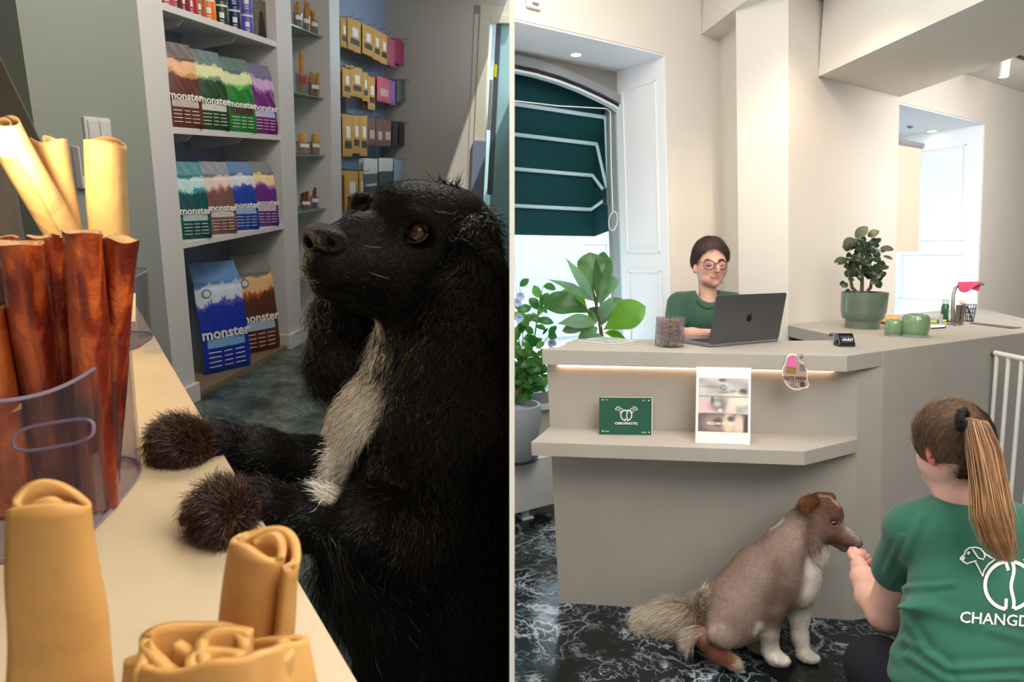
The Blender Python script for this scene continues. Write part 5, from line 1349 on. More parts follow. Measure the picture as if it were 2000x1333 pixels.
for i, (x, y) in enumerate(tips):
    dd = d_p + rg.uniform(-.12, .1); e = P(x, y, dd); b = P(1008 + rg.uniform(-4, 12), 776, d_p); mid_ = (e + b) / 2 + CAMX * rg.uniform(-.03, .03)
    stems.tube([b, mid_, e], [.004, .003, .002], 5)
    for k in range(7):
        t = .35 + .65 * k / 6; c = b * (1 - t) ** 2 + 2 * t * (1 - t) * mid_ + t * t * e; a_ = rg.uniform(0, 6.28)
        dv = nrm(CAMX * math.cos(a_) + CAMU * math.sin(a_) * .8 + CAMB * rg.uniform(-.5, .5)); ln_ = rg.uniform(.065, .105)
        leaf(LV[k % 2], c, c + dv * ln_, ln_ * .62, nrm(CAMB + ZUP * .6 + CAMX * rg.uniform(-.8, .8)), .1, .15, 'oval', n=6)
for x, y, tx, ty in ((1052, 600, 1034, 583), (1055, 598, 1072, 572), (1048, 625, 1082, 632), (1045, 618, 1020, 628), (1066, 650, 1062, 645), (1070, 655, 1088, 660)):
    leaf(LV[0], P(x, y, d_p - .05), P(tx, ty, d_p - .06), .055, nrm(CAMB + ZUP * .4), .1, .15, 'oval', n=6)
o = stems.build('stems', stemg, bu, smooth=True); cut(o, 1)
cut(LV[0].build('foliage', green4, bu, smooth=True), 1); cut(LV[1].build('foliage', leafmat('bush_leaf_light', (84, 132, 64)), bu, smooth=True), 1)
fm_ = M('blue_petal', (170, 184, 224), .6)
for x, y in ((1016, 580), (1014, 622), (1078, 672), (1010, 592)):
    m = MB(); c = P(x, y, d_p - .14)
    for k in range(9):
        a_ = k * .7; leaf(m, c, c + nrm(CAMX * math.cos(a_) + CAMU * math.sin(a_) + CAMB * .5) * .034, .026, CAMB, .2, .2, 'oval', n=4)
    cut(m.build('flower', fm_, bu, smooth=True), 1)
# plant in the green pot on the counter
def on_counter(px, py): return hz(px, py, HC)
gp = on_counter(1683, 641); dg_ = depth(gp)
pl_ = thing('potted_plant', 'dark round-leaved plant in a glossy grey-green pot on the counter', 'plant', gp)
fr = frame(gp + ZUP * .0006, CAMX, np.cross(ZUP, CAMX), ZUP); k_ = dg_ / F
m = MB(fr); hh = 70 * k_
m.lathe([(30 * k_, 0), (31 * k_, 13 * k_), (31 * k_, 15 * k_), (37 * k_, 20 * k_), (40 * k_, 34 * k_), (41.5 * k_, hh), (39.5 * k_, hh), (38 * k_, hh - 8 * k_), (0, hh - 9 * k_)], 48)
m.build('pot', M('green_glaze', (96, 112, 98), .18, coat=.6), pl_, smooth=True, angle=.7)
gcen = lambda x, y, dz=0: P(x, y, dg_ + dz)
m = MB()
for pts_ in ([(1683, 575), (1684, 545), (1686, 515), (1680, 480)], [(1676, 575), (1664, 562), (1660, 540), (1668, 520)], [(1690, 575), (1700, 562), (1704, 540), (1708, 520)], [(1684, 550), (1676, 520), (1668, 495)], [(1660, 535), (1648, 505)], [(1686, 520), (1700, 490)], [(1700, 545), (1716, 510)]):
    m.tube([gcen(*p) for p in pts_], [.011 - .002 * i for i in range(len(pts_))] if len(pts_) > 2 else [.004, .002], 7)
m.build('stem', M('succulent_stem', (92, 84, 60), .7), pl_, smooth=True)
rg = random.Random(21)
big = [(1670, 465, 1695, 443, 17), (1672, 467, 1646, 484, 18), (1694, 462, 1718, 452, 14), (1718, 485, 1746, 489, 12), (1664, 488, 1652, 480, 12), (1652, 504, 1628, 514, 10), (1654, 508, 1636, 518, 10), (1724, 500, 1744, 508, 7)]
for i, q in enumerate(big):
    m = MB(); leaf(m, gcen(q[0], q[1], -.02), gcen(q[2], q[3], -.05), q[4] * k_ * 1.25, nrm(CAMB + CAMU * .5), .08, .08, 'oval', n=8); m.build('leaf', dkg2, pl_, smooth=True)
m = MB(); m2 = MB()
for i in range(150):
    a_ = rg.random() * 6.28; rr = rg.random() ** .6; x = 1688 + 34 * rr * math.cos(a_) * (1 if True else 1); y = 503 + 36 * rr * math.sin(a_)
    if rg.random() < .12: x, y = 1650 + rg.random() * 25, 525 + rg.random() * 40
    if rg.random() < .12: x, y = 1697 + rg.random() * 26, 520 + rg.random() * 28
    dz = rg.uniform(-.09, .08); c = gcen(x, y, dz); an = rg.random() * 6.28
    leaf(m if i % 3 else m2, c, c + (CAMX * math.cos(an) + CAMU * math.sin(an)) * rg.uniform(11, 19) * k_, rg.uniform(9, 14) * k_, nrm(CAMB + CAMU * rg.uniform(-.2, .9) + CAMX * rg.uniform(-.6, .6)), .1, .1, 'oval', n=5)
m.build('foliage', dkg, pl_, smooth=True); m2.build('foliage', leafmat('dark_leaf_blue', (44, 60, 48), .1, .3), pl_, smooth=True)
# green tealight holders
gg = M('green_glass_glaze', (108, 140, 104), .12, coat=.8, noise=.1, nscale=30); clr = clear('thick_clear_glass', (235, 245, 240), .4, .02, .15, (220, 226, 220))
for (px, py, w, h, lab) in ((1744, 656, 33, 31, 'small round green glass tealight holder on the counter'), (1786, 658, 50, 44, 'larger round green glass tealight holder beside the small one')):
    c = on_counter(px, py); k_ = depth(c) / F; r = w / 2 * k_ / 1.04; h_ = h * k_; th = thing('tealight_holder', lab, 'candle holder', c, 'green glass tealight holders')
    fr = frame(c + ZUP * .0006, CAMX, np.cross(ZUP, CAMX), ZUP)
    m = MB(fr); m.lathe([(r * .97, .0), (r, .004), (r, h_ * .13)], 36); m.build('clear_base', clr, th, smooth=True, angle=.7)
    m = MB(fr); m.lathe([(0, h_ * .09), (r * .85, h_ * .10), (r * .97, h_ * .2), (r, h_ * .5), (r * .98, h_ * .8), (r * .86, h_ * .95), (r * .7, h_), (r * .6, h_ * .98), (r * .62, h_ * .8), (r * .6, h_ * .3), (0, h_ * .28)], 40); m.build('green_bowl', gg, th, smooth=True)
# glass jar of kibble
c = on_counter(1307, 677); k_ = depth(c) / F; r = 27 * k_; h_ = 57 * k_
jr = thing('glass_jar', 'ribbed clear glass jar full of brown kibble on the counter', 'jar', c)
fr = frame(c + ZUP * .0008, CAMX, np.cross(ZUP, CAMX), ZUP)
rib = lambda a, z: 1 + .04 * math.sin(a * 22 + 1.2 * math.sin(z * 60)) + .012 * math.sin(a * 9 + z * 80)
m = MB(fr); m.lathe([(r * .93, 0), (r, .006), (r, h_ * .3), (r * .97, h_ * .7), (r * .98, h_), (r * .90, h_), (r * .88, h_ * .7), (r * .9, h_ * .1), (0, .008)], 132, fn=rib)
m.build('ribbed_wall', clear('ribbed_glass', (246, 246, 248), .5, .05, .05, (225, 225, 228)), jr, smooth=True)
m = MB(fr); rg = random.Random(2)
kib = MB(); 
for i in range(420):
    z = .012 + rg.random() * h_ * .84; a_ = rg.random() * 6.28; rr = r * .76 * (rg.random() ** .25); p = fr[:3, :3] @ np.array([rr * math.cos(a_), rr * math.sin(a_), z]) + fr[:3, 3]
    ax = nrm(np.array([rg.uniform(-1, 1), rg.uniform(-1, 1), rg.uniform(-.6, .6)])); kib.tube([p - ax * .006, p + ax * .006], [.0045, .0045], 6)
tag(kib.build('kibble', M('kibble_brown', (146, 104, 86), .8, noise=.35, nscale=80)), 'brown kibble filling the ribbed glass jar on the counter', 'kibble', kind='stuff')
# magazines
mg = on_counter(1187, 672)
fz1 = [on_counter(1128, 672), on_counter(1200, 678), on_counter(1246, 672), on_counter(1180, 664.5)]
glossy = M('magazine_cover', (176, 186, 180), .25, noise=.5, nscale=14); page = M('paper_edge', (222, 220, 212), .8)
for k, (z0, z1, sc_, lab) in enumerate(((.001, .008, 1, 'lower magazine of the pair lying under the fig leaves'), (.0085, .018, .97, 'upper glossy magazine of the pair lying under the fig leaves'))):
    th = thing('magazine', lab, 'magazine', mg + ZUP * z0, 'magazines on the counter'); cc_ = sum(fz1) / 4
    q = [cc_ + (p - cc_) * sc_ for p in fz1]
    m = MB(); m.hexa([p + ZUP * z0 for p in q], [p + ZUP * (z1 - .001) for p in q]); m.build('pages', page, th)
    m = MB(); m.hexa([p + ZUP * (z1 - .001) for p in q], [p + ZUP * z1 for p in q]); m.build('cover', glossy if k else M('dark_cover', (70, 84, 70), .3), th)
wp = [on_counter(1078, 679), on_counter(1098, 671), on_counter(1107, 672), on_counter(1090, 680)]
m = MB(); m.hexa([p + ZUP * .0005 for p in wp], [p + ZUP * .0015 for p in wp]); tag(m.build('paper_sheet', M('white_paper', (240, 240, 238), .7)), 'small white paper sheet at the left end of the counter top', 'paper')
# laptop
c0 = hz(1385, 679.5, HC); c1_ = hz(1520, 667.5, HC); lx = nrm(c1_ - c0); lw = np.linalg.norm(c1_ - c0); ly = nrm(np.cross(ZUP, lx))
lt = thing('laptop', 'open dark grey laptop with its lid towards the viewer on the counter', 'laptop', (c0 + c1_) / 2)
alu = M('space_grey', (96, 97, 100), .38, .6); alu2 = M('silver_base', (150, 150, 154), .35, .7)
fr = frame(c0 + ZUP * .0006, lx, ly, ZUP)
m = MB(fr); m.box(0, lw, 0, lw * .69, .002, .014); m.box(.02, .04, .02, .04, 0, .002); m.box(lw - .04, lw - .02, .02, .04, 0, .002); m.box(.02, .04, lw * .6, lw * .63, 0, .002); m.box(lw - .04, lw - .02, lw * .6, lw * .63, 0, .002); m.build('base', alu2, lt, bevel=.003)
m = MB(fr); m.box(.025, lw - .025, lw * .08, lw * .38, .014, .0145); m.build('keyboard', M('key_black', (24, 24, 26), .5), lt)
tlp = hit(1399, 583, fr[:3, 3], ly); trp = hit(1535, 581, fr[:3, 3], ly)
lidh = .5 * (np.linalg.norm(tlp - c0) + np.linalg.norm(trp - c1_)) * 1.0
tilt = math.radians(-8); lup = nrm(ZUP * math.cos(tilt) + ly * math.sin(tilt)); lo_ = nrm(np.cross(lx, lup))
sh = lx * 0.06
lidf = frame(fr[:3, 3] + ZUP * .014, lx, -lo_, lup)
def rr_rect(w, h, r, n=5):
    pts_ = []
    for (cx, cy, a0_) in ((w - r, h - r, 0), (r, h - r, 90), (r, r, 180), (w - r, r, 270)):
        for i in range(n + 1): a_ = math.radians(a0_ + 90 * i / n); pts_.append((cx + r * math.cos(a_), cy + r * math.sin(a_)))
    return pts_
lh = (679 - 583) / F * depth(c0) / lup[2]
m = MB(lidf); m.prism(rr_rect(lw, lh, .010), -.0005, .005, axis=1); ld = m.build('lid', alu, lt, bevel=.0008)
m = MB(lidf); m.prism([(x + .006, y + .006) for x, y in rr_rect(lw - .012, lh - .012, .006)], .0051, .0056, axis=1)
m.build('screen', M('screen_glow', (30, 34, 40), .2, emit=(190, 205, 225), estr=.6), lt)
# fruit emblem with a bite on the lid
af = frame(lidf[:3, 3] + lx * lw * .5 + lup * lh * .5 , lx, lup, -lidf[:3, 1])
ap = []
sc_ = .0165
for i in range(64):
    a_ = 2 * PI * i / 64; x = math.cos(a_); y = math.sin(a_)
    rr = 1 + .10 * abs(x) - .17 * math.exp(-((abs(a_ - PI / 2)) / .28) ** 2) - .10 * math.exp(-((abs(a_ - 1.5 * PI)) / .22) ** 2)
    X, Y = rr * x * .92, rr * y * .98
    if math.hypot(X - 1.12, Y - .12) < .42:
        v = np.array([X - 1.12, Y - .12]); v = v / np.linalg.norm(v) * .42; v[0] = -abs(v[0]); X, Y = 1.12 + v[0], .12 + v[1]
    ap.append((X * sc_, Y * sc_))
m = MB(af); m.prism(ap, .0007, .0014); lf_ = [(sc_ * (.05 + .32 * math.sin(t * PI) + .42 * t), sc_ * (1.02 + .55 * t)) for t in np.linspace(0, 1, 8)] + [(sc_ * (.05 - .10 * math.sin(t * PI) + .42 * t), sc_ * (1.02 + .55 * t)) for t in np.linspace(1, 0, 8)][1:-1]
m.prism(lf_, .0007, .0014); m.build('emblem', M('mirror_black', (20, 20, 22), .2, .5), ld)
# card reader
c = on_counter(1655, 678); k_ = depth(c) / F; cf = frame(c + ZUP * .0006, CAMX, nrm(np.cross(ZUP, CAMX)), ZUP); blk = M('gloss_black', (16, 16, 20), .15, coat=.5)
cr_ = thing('card_reader', 'small glossy black card reader on its stand at the front of the counter', 'card reader', c)
m = MB(cf); w_, h_ = 16 * k_, 25 * k_; m.prism([(0, .0), (.055, 0), (.055, h_ * .95), (.03, h_), (0, h_ * .2)], -w_ * 1.0, w_ * 1.0, axis=0); m.build('housing', blk, cr_, bevel=.004)
m = MB(cf); m.add([(-w_ * .7, -.0008 + .004, h_ * .3), (w_ * .7, .0032, h_ * .3), (w_ * .7, .0222, h_ * .82), (-w_ * .7, .0222, h_ * .82)], [(0, 1, 2, 3)])
m.build('display', M('dim_display', (60, 66, 80), .2), cr_)
q = MB(); sl = nrm(np.array([0, .03, h_ * .8])); nf = np.cross([1, 0, 0], sl)
for i in range(6):
    xx = (-.55 + .22 * i) * w_; q.add([np.array([xx, .012, h_ * .42]) + nf * .004 + np.array([0, -.004, 0]), np.array([xx + w_ * .12, .012, h_ * .42]) + np.array([0, -.004, 0]) + nf * .004, np.array([xx + w_ * .12, .017, h_ * (.55 + .08 * (i % 2))]) + np.array([0, -.004, 0]) + nf * .004, np.array([xx, .017, h_ * (.55 + .08 * (i % 2))]) + np.array([0, -.004, 0]) + nf * .004], [(0, 1, 2, 3)], 0, cf)
q.build('display_marks', white_ink, cr_)
m = MB(); m.tube([c + cf[:3, 1] * .02 + ZUP * .02 - CAMX * w_, hz(1630, 660, HC) + ZUP * .018, hz(1622, 658, HC) + ZUP * .01], .009, 8); m.build('cable', blk, cr_, smooth=True)
# orange cloth, phone, highlighter pens, scissors, bottle, tap, cloth, mills, basket
def ocyl(name, lab, cat, px, py, prof, mat, group=None, part='body', n=24):
    c = on_counter(px, py); k_ = depth(c) / F; t = thing(name, lab, cat, c, group); fr = frame(c + ZUP * .0006, CAMX, nrm(np.cross(ZUP, CAMX)), ZUP)
    m = MB(fr); m.lathe([(a * k_, b * k_) for a, b in prof], n); m.build(part, mat, t, smooth=True, angle=.6); return t, fr, k_
orc = [hz(1717, 632, HC), hz(1740, 636, HC), hz(1758, 624, HC), hz(1728, 619, HC)]
m = MB()
m.grid(lambda u, v: (orc[0] * (1 - u) + orc[1] * u) * (1 - v) + (orc[3] * (1 - u) + orc[2] * u) * v + ZUP * (.006 + .008 * math.sin(u * 6) * math.sin(v * 5) + .006), 8, 8)
tag(m.build('folded_cloth', M('orange_cloth', (236, 176, 96), .8), smooth=True, solid=.003), 'orange cloth lying between the plant pot and the tealight holders', 'cloth')
ph = [hz(1818, 643.5, HC), hz(1847, 641.5, HC), hz(1846, 637.5, HC), hz(1816, 638.5, HC)]
t = thing('mobile_phone', 'dark phone with a bright screen lying behind the larger tealight holder', 'phone', sum(ph) / 4)
m = MB(); m.hexa([p + ZUP * .001 for p in ph], [p + ZUP * .008 for p in ph]); m.build('case', blk, t, bevel=.001)
cc_ = sum(ph) / 4; q = [cc_ + (p - cc_) * .9 for p in ph]; m = MB(); m.hexa([p + ZUP * .0081 for p in q], [p + ZUP * .0088 for p in q]); m.build('screen', M('bright_screen', (240, 244, 250), .2, emit=(240, 244, 250), estr=.8), t)
lime = M('lime_plastic', (206, 222, 70), .4)
for a, b, lab in (((1816, 632), (1833, 631.5), 'lime highlighter pen lying left of the grey pot holder'), ((1838, 630), (1850, 629.5), 'lime highlighter pen lying right of the small grey cup')):
    p0_, p1_ = hz(*a, HC) + ZUP * .008, hz(*b, HC) + ZUP * .008; t = thing('highlighter_pen', lab, 'pen', p0_, 'lime pens on the counter'); m = MB(); m.tube([p0_, p0_ + (p1_ - p0_) * .7], .0075, 10); m.build('barrel', lime, t, smooth=True)
    m = MB(); m.tube([p0_ + (p1_ - p0_) * .7, p1_], .008, 10); m.build('cap', M('dark_cap', (50, 50, 54), .5), t, smooth=True)
ocyl('lip_balm', 'small grey upright tube standing among the lime pens', 'tube', 1836.5, 636, [(3.2, 0), (3.2, 13), (3, 13.2), (3, 21), (2.4, 21.5), (0, 21.5)], M('light_grey_plastic', (180, 184, 184), .4))
dark_w = M('dark_bronze', (96, 74, 62), .5, .3)
for i, (a, b) in enumerate((((1852, 629), (1878, 636)), ((1860, 627), (1882, 635)), ((1850, 634), (1868, 637)))):
    t = thing('grooming_scissors', f'{["left", "right", "front"][i]} pair of bronze grooming scissors lying open on the counter', 'scissors', hz(*a, HC), 'grooming scissors on the counter')
    m = MB(); m.tube([hz(*a, HC) + ZUP * .005, hz(*b, HC) + ZUP * .005], [.004, .0015], 6); m.build('blade', dark_w, t); m = MB(); m.tube([hz(a[0] + 6, a[1] - 1, HC) + ZUP * .009, hz(b[0] - 3, b[1] + 1, HC) + ZUP * .008], [.0015, .004], 6); m.build('blade', dark_w, t)
t, fr, k_ = ocyl('soap_bottle', 'green soap bottle with a pale label beside the tap', 'bottle', 1843.5, 627, [(6.4, 0), (6.8, 2), (6.8, 28), (5.5, 31), (5.5, 33)], M('green_bottle', (46, 92, 66), .15, coat=.5))
m = MB(fr); m.lathe([(5.8 * k_, 33 * k_), (5.8 * k_, 43 * k_), (0, 43 * k_)], 20); m.build('cap', clr, t, smooth=True, angle=.6)
m = MB(fr); m.grid(lambda u, v: np.array([7 * k_ * math.cos(-1.3 + u * 1.3), 7 * k_ * math.sin(-1.3 + u * 1.3), (8 + 18 * v) * k_]), 8, 1); m.build('label', M('pale_label', (190, 200, 176), .6), t)
# tap with pink cloth
tc_ = on_counter(1862, 628); dt_ = depth(tc_); k_ = dt_ / F
tp = thing('kitchen_tap', 'tall curved grey metal tap rising behind the counter', 'tap', tc_)
gm = M('matt_steel', (150, 150, 146), .35, .8)
m = MB(); m.tube([tc_ + ZUP * .0005, P(1861, 600, dt_), P(1862, 575, dt_), P(1866, 563, dt_), P(1876, 556, dt_), P(1895, 554, dt_), P(1919, 555, dt_)], [3.4 * k_, 3.2 * k_, 2.9 * k_, 2.9 * k_, 2.9 * k_, 2.8 * k_, 2.4 * k_], 14); m.build('spout', gm, tp, smooth=True)
m = MB(); m.tube([tc_ + ZUP * .0005, tc_ + ZUP * .012], 5 * k_, 16); m.build('collar', gm, tp, smooth=True, angle=.6)
m = MB(); m.tube([P(1917, 555, dt_), P(1921, 555, dt_)], 3.2 * k_, 12); m.build('nozzle', gm, tp, smooth=True, angle=.6)
pk = M('pink_microfibre', (206, 74, 108), .9, bump=.3, bscale=200, noise=.08, nscale=60)
V_top = lambda u: np.array([1872 + 44 * u, 552 - 1.5 * u])
def pinkf(side):
    def f(u, v):
        x = 1871 + (43 if side < 0 else 45) * u - (3 * v if u > .9 else 0) + 2 * v * (1 - u); y = 551.5 - .8 * u + v * ((13 + 7 * math.sin(u * 4.4 + .4)) if side < 0 else (16 + 2 * math.sin(u * 9)))
        return P(x, y, dt_ + side * (3.4 + 2.2 * math.sin(u * 8 + v * 2) * v) * k_ * (1 if v > .02 else 0))
    return f
m = MB(); m.grid(pinkf(-1), 24, 10); m.grid(pinkf(1), 24, 10)
tag(m.build('cleaning_cloth', pk, smooth=True, solid=.004), 'pink cleaning cloth draped over the tap', 'cloth')
for i, (px, lab) in enumerate(((1869, 'left steel mill of the pair behind the scissors'), (1877.5, 'right steel mill of the pair with a white flower-shaped top'))):
    t, fr, k_ = ocyl('spice_mill', lab, 'mill', px, 630, [(4.6, 0), (4.6, 2), (3.8, 6), (3.9, 26), (4.5, 28), (4.5, 33), (3, 34), (0, 34)], M('mill_metal', (122, 112, 108), .3, .6), 'spice mills')
    if i: 
        m = MB(fr); m.lathe([(1.5 * k_, 34 * k_), (6 * k_, 37 * k_), (6.5 * k_, 41 * k_), (4 * k_, 45 * k_), (0, 46 * k_)], 12, fn=lambda a, z: 1 + .15 * math.sin(5 * a)); m.build('white_top', M('cream_flower', (222, 226, 214), .8), t, smooth=True)
bc_ = on_counter(1893, 628); k_ = depth(bc_) / F; bk = thing('wire_basket', 'small dark wire basket at the far right of the counter', 'basket', bc_); wire = M('dark_wire', (58, 70, 108), .4, .5)
fr = frame(bc_ + ZUP * .001, CAMX, nrm(np.cross(ZUP, CAMX)), ZUP); tw = lambda p: fr[:3, :3] @ np.array(p) + fr[:3, 3]
m = MB()
for z, r in ((0, 7), (8, 7.6), (16, 8.2), (24, 8.8), (32, 9.4)): m.tube([tw((r * k_ * math.cos(a_), r * k_ * math.sin(a_), (z + .4) * k_)) for a_ in np.linspace(0, 2 * PI, 17)], .0014 if z else .002, 5)
for i in range(14):
    a_ = 2 * PI * i / 14; m.tube([tw((7 * k_ * math.cos(a_), 7 * k_ * math.sin(a_), .4 * k_)), tw((9.4 * k_ * math.cos(a_), 9.4 * k_ * math.sin(a_), 32 * k_))], .0012, 5)
m.build('wire_frame', wire, bk, smooth=True)
m = MB(); m.tube([tw((-9.5 * k_, -3 * k_, 30 * k_)), tw((-1 * k_, -10 * k_, .6 * k_))], .004, 6); tag(m.build('black_comb', blk), 'slim black comb leaning against the dark wire basket', 'comb')
# ---- front shelf: brochure, poster; hanging tag
def on_shelf(px, py): return hz(px, py, ZS)
b0_, b1_ = on_shelf(1172, 849.5), on_shelf(1274, 850.5); bx_ = nrm(b1_ - b0_); byv = nrm(np.cross(ZUP, bx_)); bw = np.linalg.norm(b1_ - b0_); bh = (850 - 777) / F * depth(b0_) * 1.0
tl_ = math.radians(9); bu_ = nrm(ZUP * math.cos(tl_) + byv * math.sin(tl_)); bn = nrm(np.cross(bx_, bu_))
br_ = thing('brochure', 'dark green landscape brochure with a white round dog emblem leaning on the front shelf', 'brochure', (b0_ + b1_) / 2)
bf = frame(b0_ + ZUP * .001, bx_, bu_, bn)          # z towards the reader
grn = M('brochure_green', (34, 84, 64), .3)
m = MB(bf); m.box(0, bw, 0, bh, -.005, -.001); m.build('pages', page, br_)
m = MB(bf); m.box(0, bw * .985, 0, bh * .99, -.001, .0005); m.box(-.004, 0.002, 0, bh * .99, -.006, .0008); m.build('cover', grn, br_, bevel=.0004)
def emblem(mb, cx, cy, r, fr, t=.09, z=.001, heads=True):
    """two facing half-rings around a wavy gap, with an outlined dog's head on either side"""
    def ribbon(pts_, w):
        pts_ = [np.array(p, float) for p in pts_]; V = []
        for i, p in enumerate(pts_):
            d = pts_[min(i + 1, len(pts_) - 1)] - pts_[max(i - 1, 0)]; d = d / max(np.linalg.norm(d), 1e-9); nn_ = np.array([-d[1], d[0]]) * w / 2
            V += [(*(p + nn_), z), (*(p - nn_), z)]
        mb.add(V, [(2 * i, 2 * i + 1, 2 * i + 3, 2 * i + 2) for i in range(len(pts_) - 1)], 0, fr)
    w = r * t * 2
    ribbon([(cx + r * math.cos(a_), cy + r * math.sin(a_)) for a_ in np.linspace(math.radians(98), math.radians(262), 24)], w)
    ribbon([(cx + r * math.cos(a_), cy + r * math.sin(a_)) for a_ in np.linspace(math.radians(-78), math.radians(78), 24)], w)
    ribbon([(cx - r * .14, cy + r * .98), (cx - r * .03, cy + r * .62)], w * .9); ribbon([(cx - r * .14, cy - r * .98), (cx - r * .12, cy - r * .55)], w * .9)
    ribbon([(cx + .14 * r + .06 * r * math.sin(t_ * 9), cy + r * (1 - 2 * t_) * .98) for t_ in np.linspace(0, 1, 14)], w * .95)
    if heads:
        cv = lambda q: [((X / 3.573 + 1780 - 1971) / 50, (1144 - (Y / 3.573 + 960)) / 50) for X, Y in q]
        H = cv([(487, 590), (462, 540), (430, 480), (440, 475), (400, 485), (370, 497), (340, 480), (318, 455), (350, 430), (358, 400), (385, 380), (430, 374), (470, 385), (500, 420), (545, 450), (578, 465), (530, 500), (495, 550), (487, 590)])
        E_ = cv([(410, 388), (430, 420), (455, 455), (490, 465), (503, 440), (495, 415)])
        for sg in (1, -1):
            ribbon([(cx + sg * x * r, cy + y * r) for x, y in H], w * .42); ribbon([(cx + sg * x * r, cy + y * r) for x, y in E_], w * .42)
            ribbon([(cx - sg * 2.02 * r, cy + 1.16 * r), (cx - sg * 1.86 * r, cy + 1.08 * r)], w * 1.3); ribbon([(cx - sg * 1.74 * r, cy + 1.36 * r), (cx - sg * 1.64 * r, cy + 1.33 * r)], w * .8)
m = MB(); emblem(m, bw * .5, bh * .52, bh * .145, bf, z=.0011); m.build('emblem', white_ink, br_)
q = MB(); text_to(q, 'CHIROPRACTIC', bh * .085, frame(bf[:3, :3] @ np.array([bw * .5, bh * .30, .0009]) + bf[:3, 3], bx_, bu_, bn), depth=.0003, bold=.0004)
for (x, y) in ((.12, .93), (.83, .92), (.12, .09), (.84, .07)):
    a_ = bf[:3, :3] @ np.array([bw * x, bh * y, .0009]) + bf[:3, 3]; text_to(q, 'info' if y > .5 else 'change', bh * .05, frame(a_, bx_, bu_, bn), depth=.0003)
for (x, y) in ((.045, .93), (.93, .92), (.045, .09), (.94, .07)):
    q.add([(bw * x + .003 * math.cos(k), bh * y + .003 * math.sin(k), .0012) for k in np.linspace(0, 5.5, 8)], [tuple(range(8))], 0, bf)
q.build('lettering', white_ink, br_)
# white poster card
s0_, s1_p = on_shelf(1358, 866), on_shelf(1465, 870); px_ = nrm(s1_p - s0_); pyv = nrm(np.cross(ZUP, px_)); pw = np.linalg.norm(s1_p - s0_); phh = (867 - 718) / F * depth(s0_)
tl_ = math.radians(11); pu = nrm(ZUP * math.cos(tl_) + pyv * math.sin(tl_)); pn = nrm(np.cross(px_, pu)); pf = frame(s0_ + ZUP * .001, px_, pu, pn)
ps = thing('poster_card', 'tall white poster card with a pale three-part dog photo standing on the front shelf', 'poster', (s0_ + s1_p) / 2)
m = MB(pf); m.box(0, pw, 0, phh, -.004, 0); m.build('card', M('poster_white', (240, 238, 236), .5), ps, bevel=.0004)
NX, NZ = 90, 110; V = []; Cc = []
def blob(x, y, cx, cy, rx, ry, s=.5): return 1 / (1 + math.exp(((math.hypot((x - cx) / rx, (y - cy) / ry)) - 1) / .08 * s))
def poster_col(u, v):
    n1 = .5 + .5 * math.sin(u * 9 + 3 * math.sin(v * 7)); n2 = .5 + .5 * math.sin(v * 21 + 4 * math.sin(u * 6 + v * 3))
    c = np.array([206, 204, 200.]) - 26 * n1 * np.array([1, 1, 1.02]) - 10 * n2
    def mix(c, col, a): return c * (1 - a) + np.array(col, float) * a
    if v > .66:
        c = mix(c, (110, 106, 104), blob(u, v, .48, .965, .07, .03)); c = mix(c, (130, 126, 120), .8 * blob(u, v, .70, .76 + .1 * (u - .7), .06, .025)); c = mix(c, (84, 78, 76), blob(u, v, .9, .75, .08, .06))
        c = mix(c, (150, 146, 142), .8 * blob(u, v, .28, .84, .24, .015 + .01 * n1)); c = mix(c, (232, 222, 200), blob(u, v, .74, .63, .30, .10))
    elif v > .34:
        c = mix(c, (232, 190, 196), blob(u, v, .05, .44, .42, .16)); c = mix(c, (128, 122, 122), .9 * blob(u, v, .44, .50, .20, .12)); c = mix(c, (196, 190, 190), blob(u, v, .38, .52, .07, .05)); c = mix(c, (240, 214, 202), blob(u, v, .66, .42, .10, .16)); c = mix(c, (236, 226, 206), blob(u, v, .86, .58, .26, .09))
        c = mix(c, (90, 84, 84), .8 * blob(u, v, .28, .60, .03, .08)); c = mix(c, (236, 236, 236), .8 * blob(u, v, .44, .40, .04, .035))
    else:
        c = mix(np.array([104, 98, 96.]), (180, 150, 140), .9 * blob(u, v, .36, .16, .26, .15)); c = mix(c, (86, 66, 60), .8 * blob(u, v, .40, .18, .10, .08)); c = mix(c, (232, 208, 182), blob(u, v, .62, .16, .12, .22)); c = mix(c, (238, 206, 190), blob(u, v, .82, .14, .10 + .1 * (.3 - v), .20)); c = mix(c, (90, 84, 84), .9 * blob(u, v, .66, .25, .07, .05)); c = mix(c, (60, 70, 64), .8 * blob(u, v, .96, .12, .05, .18))
    if abs(v - .66) < .006 or abs(v - .345 + .05 * (u - .4) ** 2) < .005: c = mix(c, (120, 112, 112), .7)
    return c
for j in range(NZ + 1):
    for i in range(NX + 1):
        u, v = i / NX, j / NZ; V.append((pw * (.045 + .91 * u), phh * (.155 + .70 * v), .0006)); Cc.append(lin(np.clip(poster_col(u, v), 0, 255))[:3])
V = np.array(V) @ pf[:3, :3].T + pf[:3, 3]
Fq = np.array([(j * (NX + 1) + i, j * (NX + 1) + i + 1, (j + 1) * (NX + 1) + i + 1, (j + 1) * (NX + 1) + i) for j in range(NZ) for i in range(NX)])
wrap('printed_photo', V, Fq, M('print_ink', rough=.5, attr='Col'), ps, colors=np.array(Cc))
m = MB(); emblem(m, pw * .50, phh * .735, phh * .036, pf, z=.0012, heads=False); m.build('emblem', M('grey_green_ink', (96, 112, 104), .6), ps)
q = MB(); text_to(q, 'CHANGDOGS', phh * .022, frame(pf[:3, :3] @ np.array([pw * .5, phh * .672, .001]) + pf[:3, 3], px_, pu, pn), depth=.0002); q.build('emblem_lettering', M('grey_green_ink'), ps)
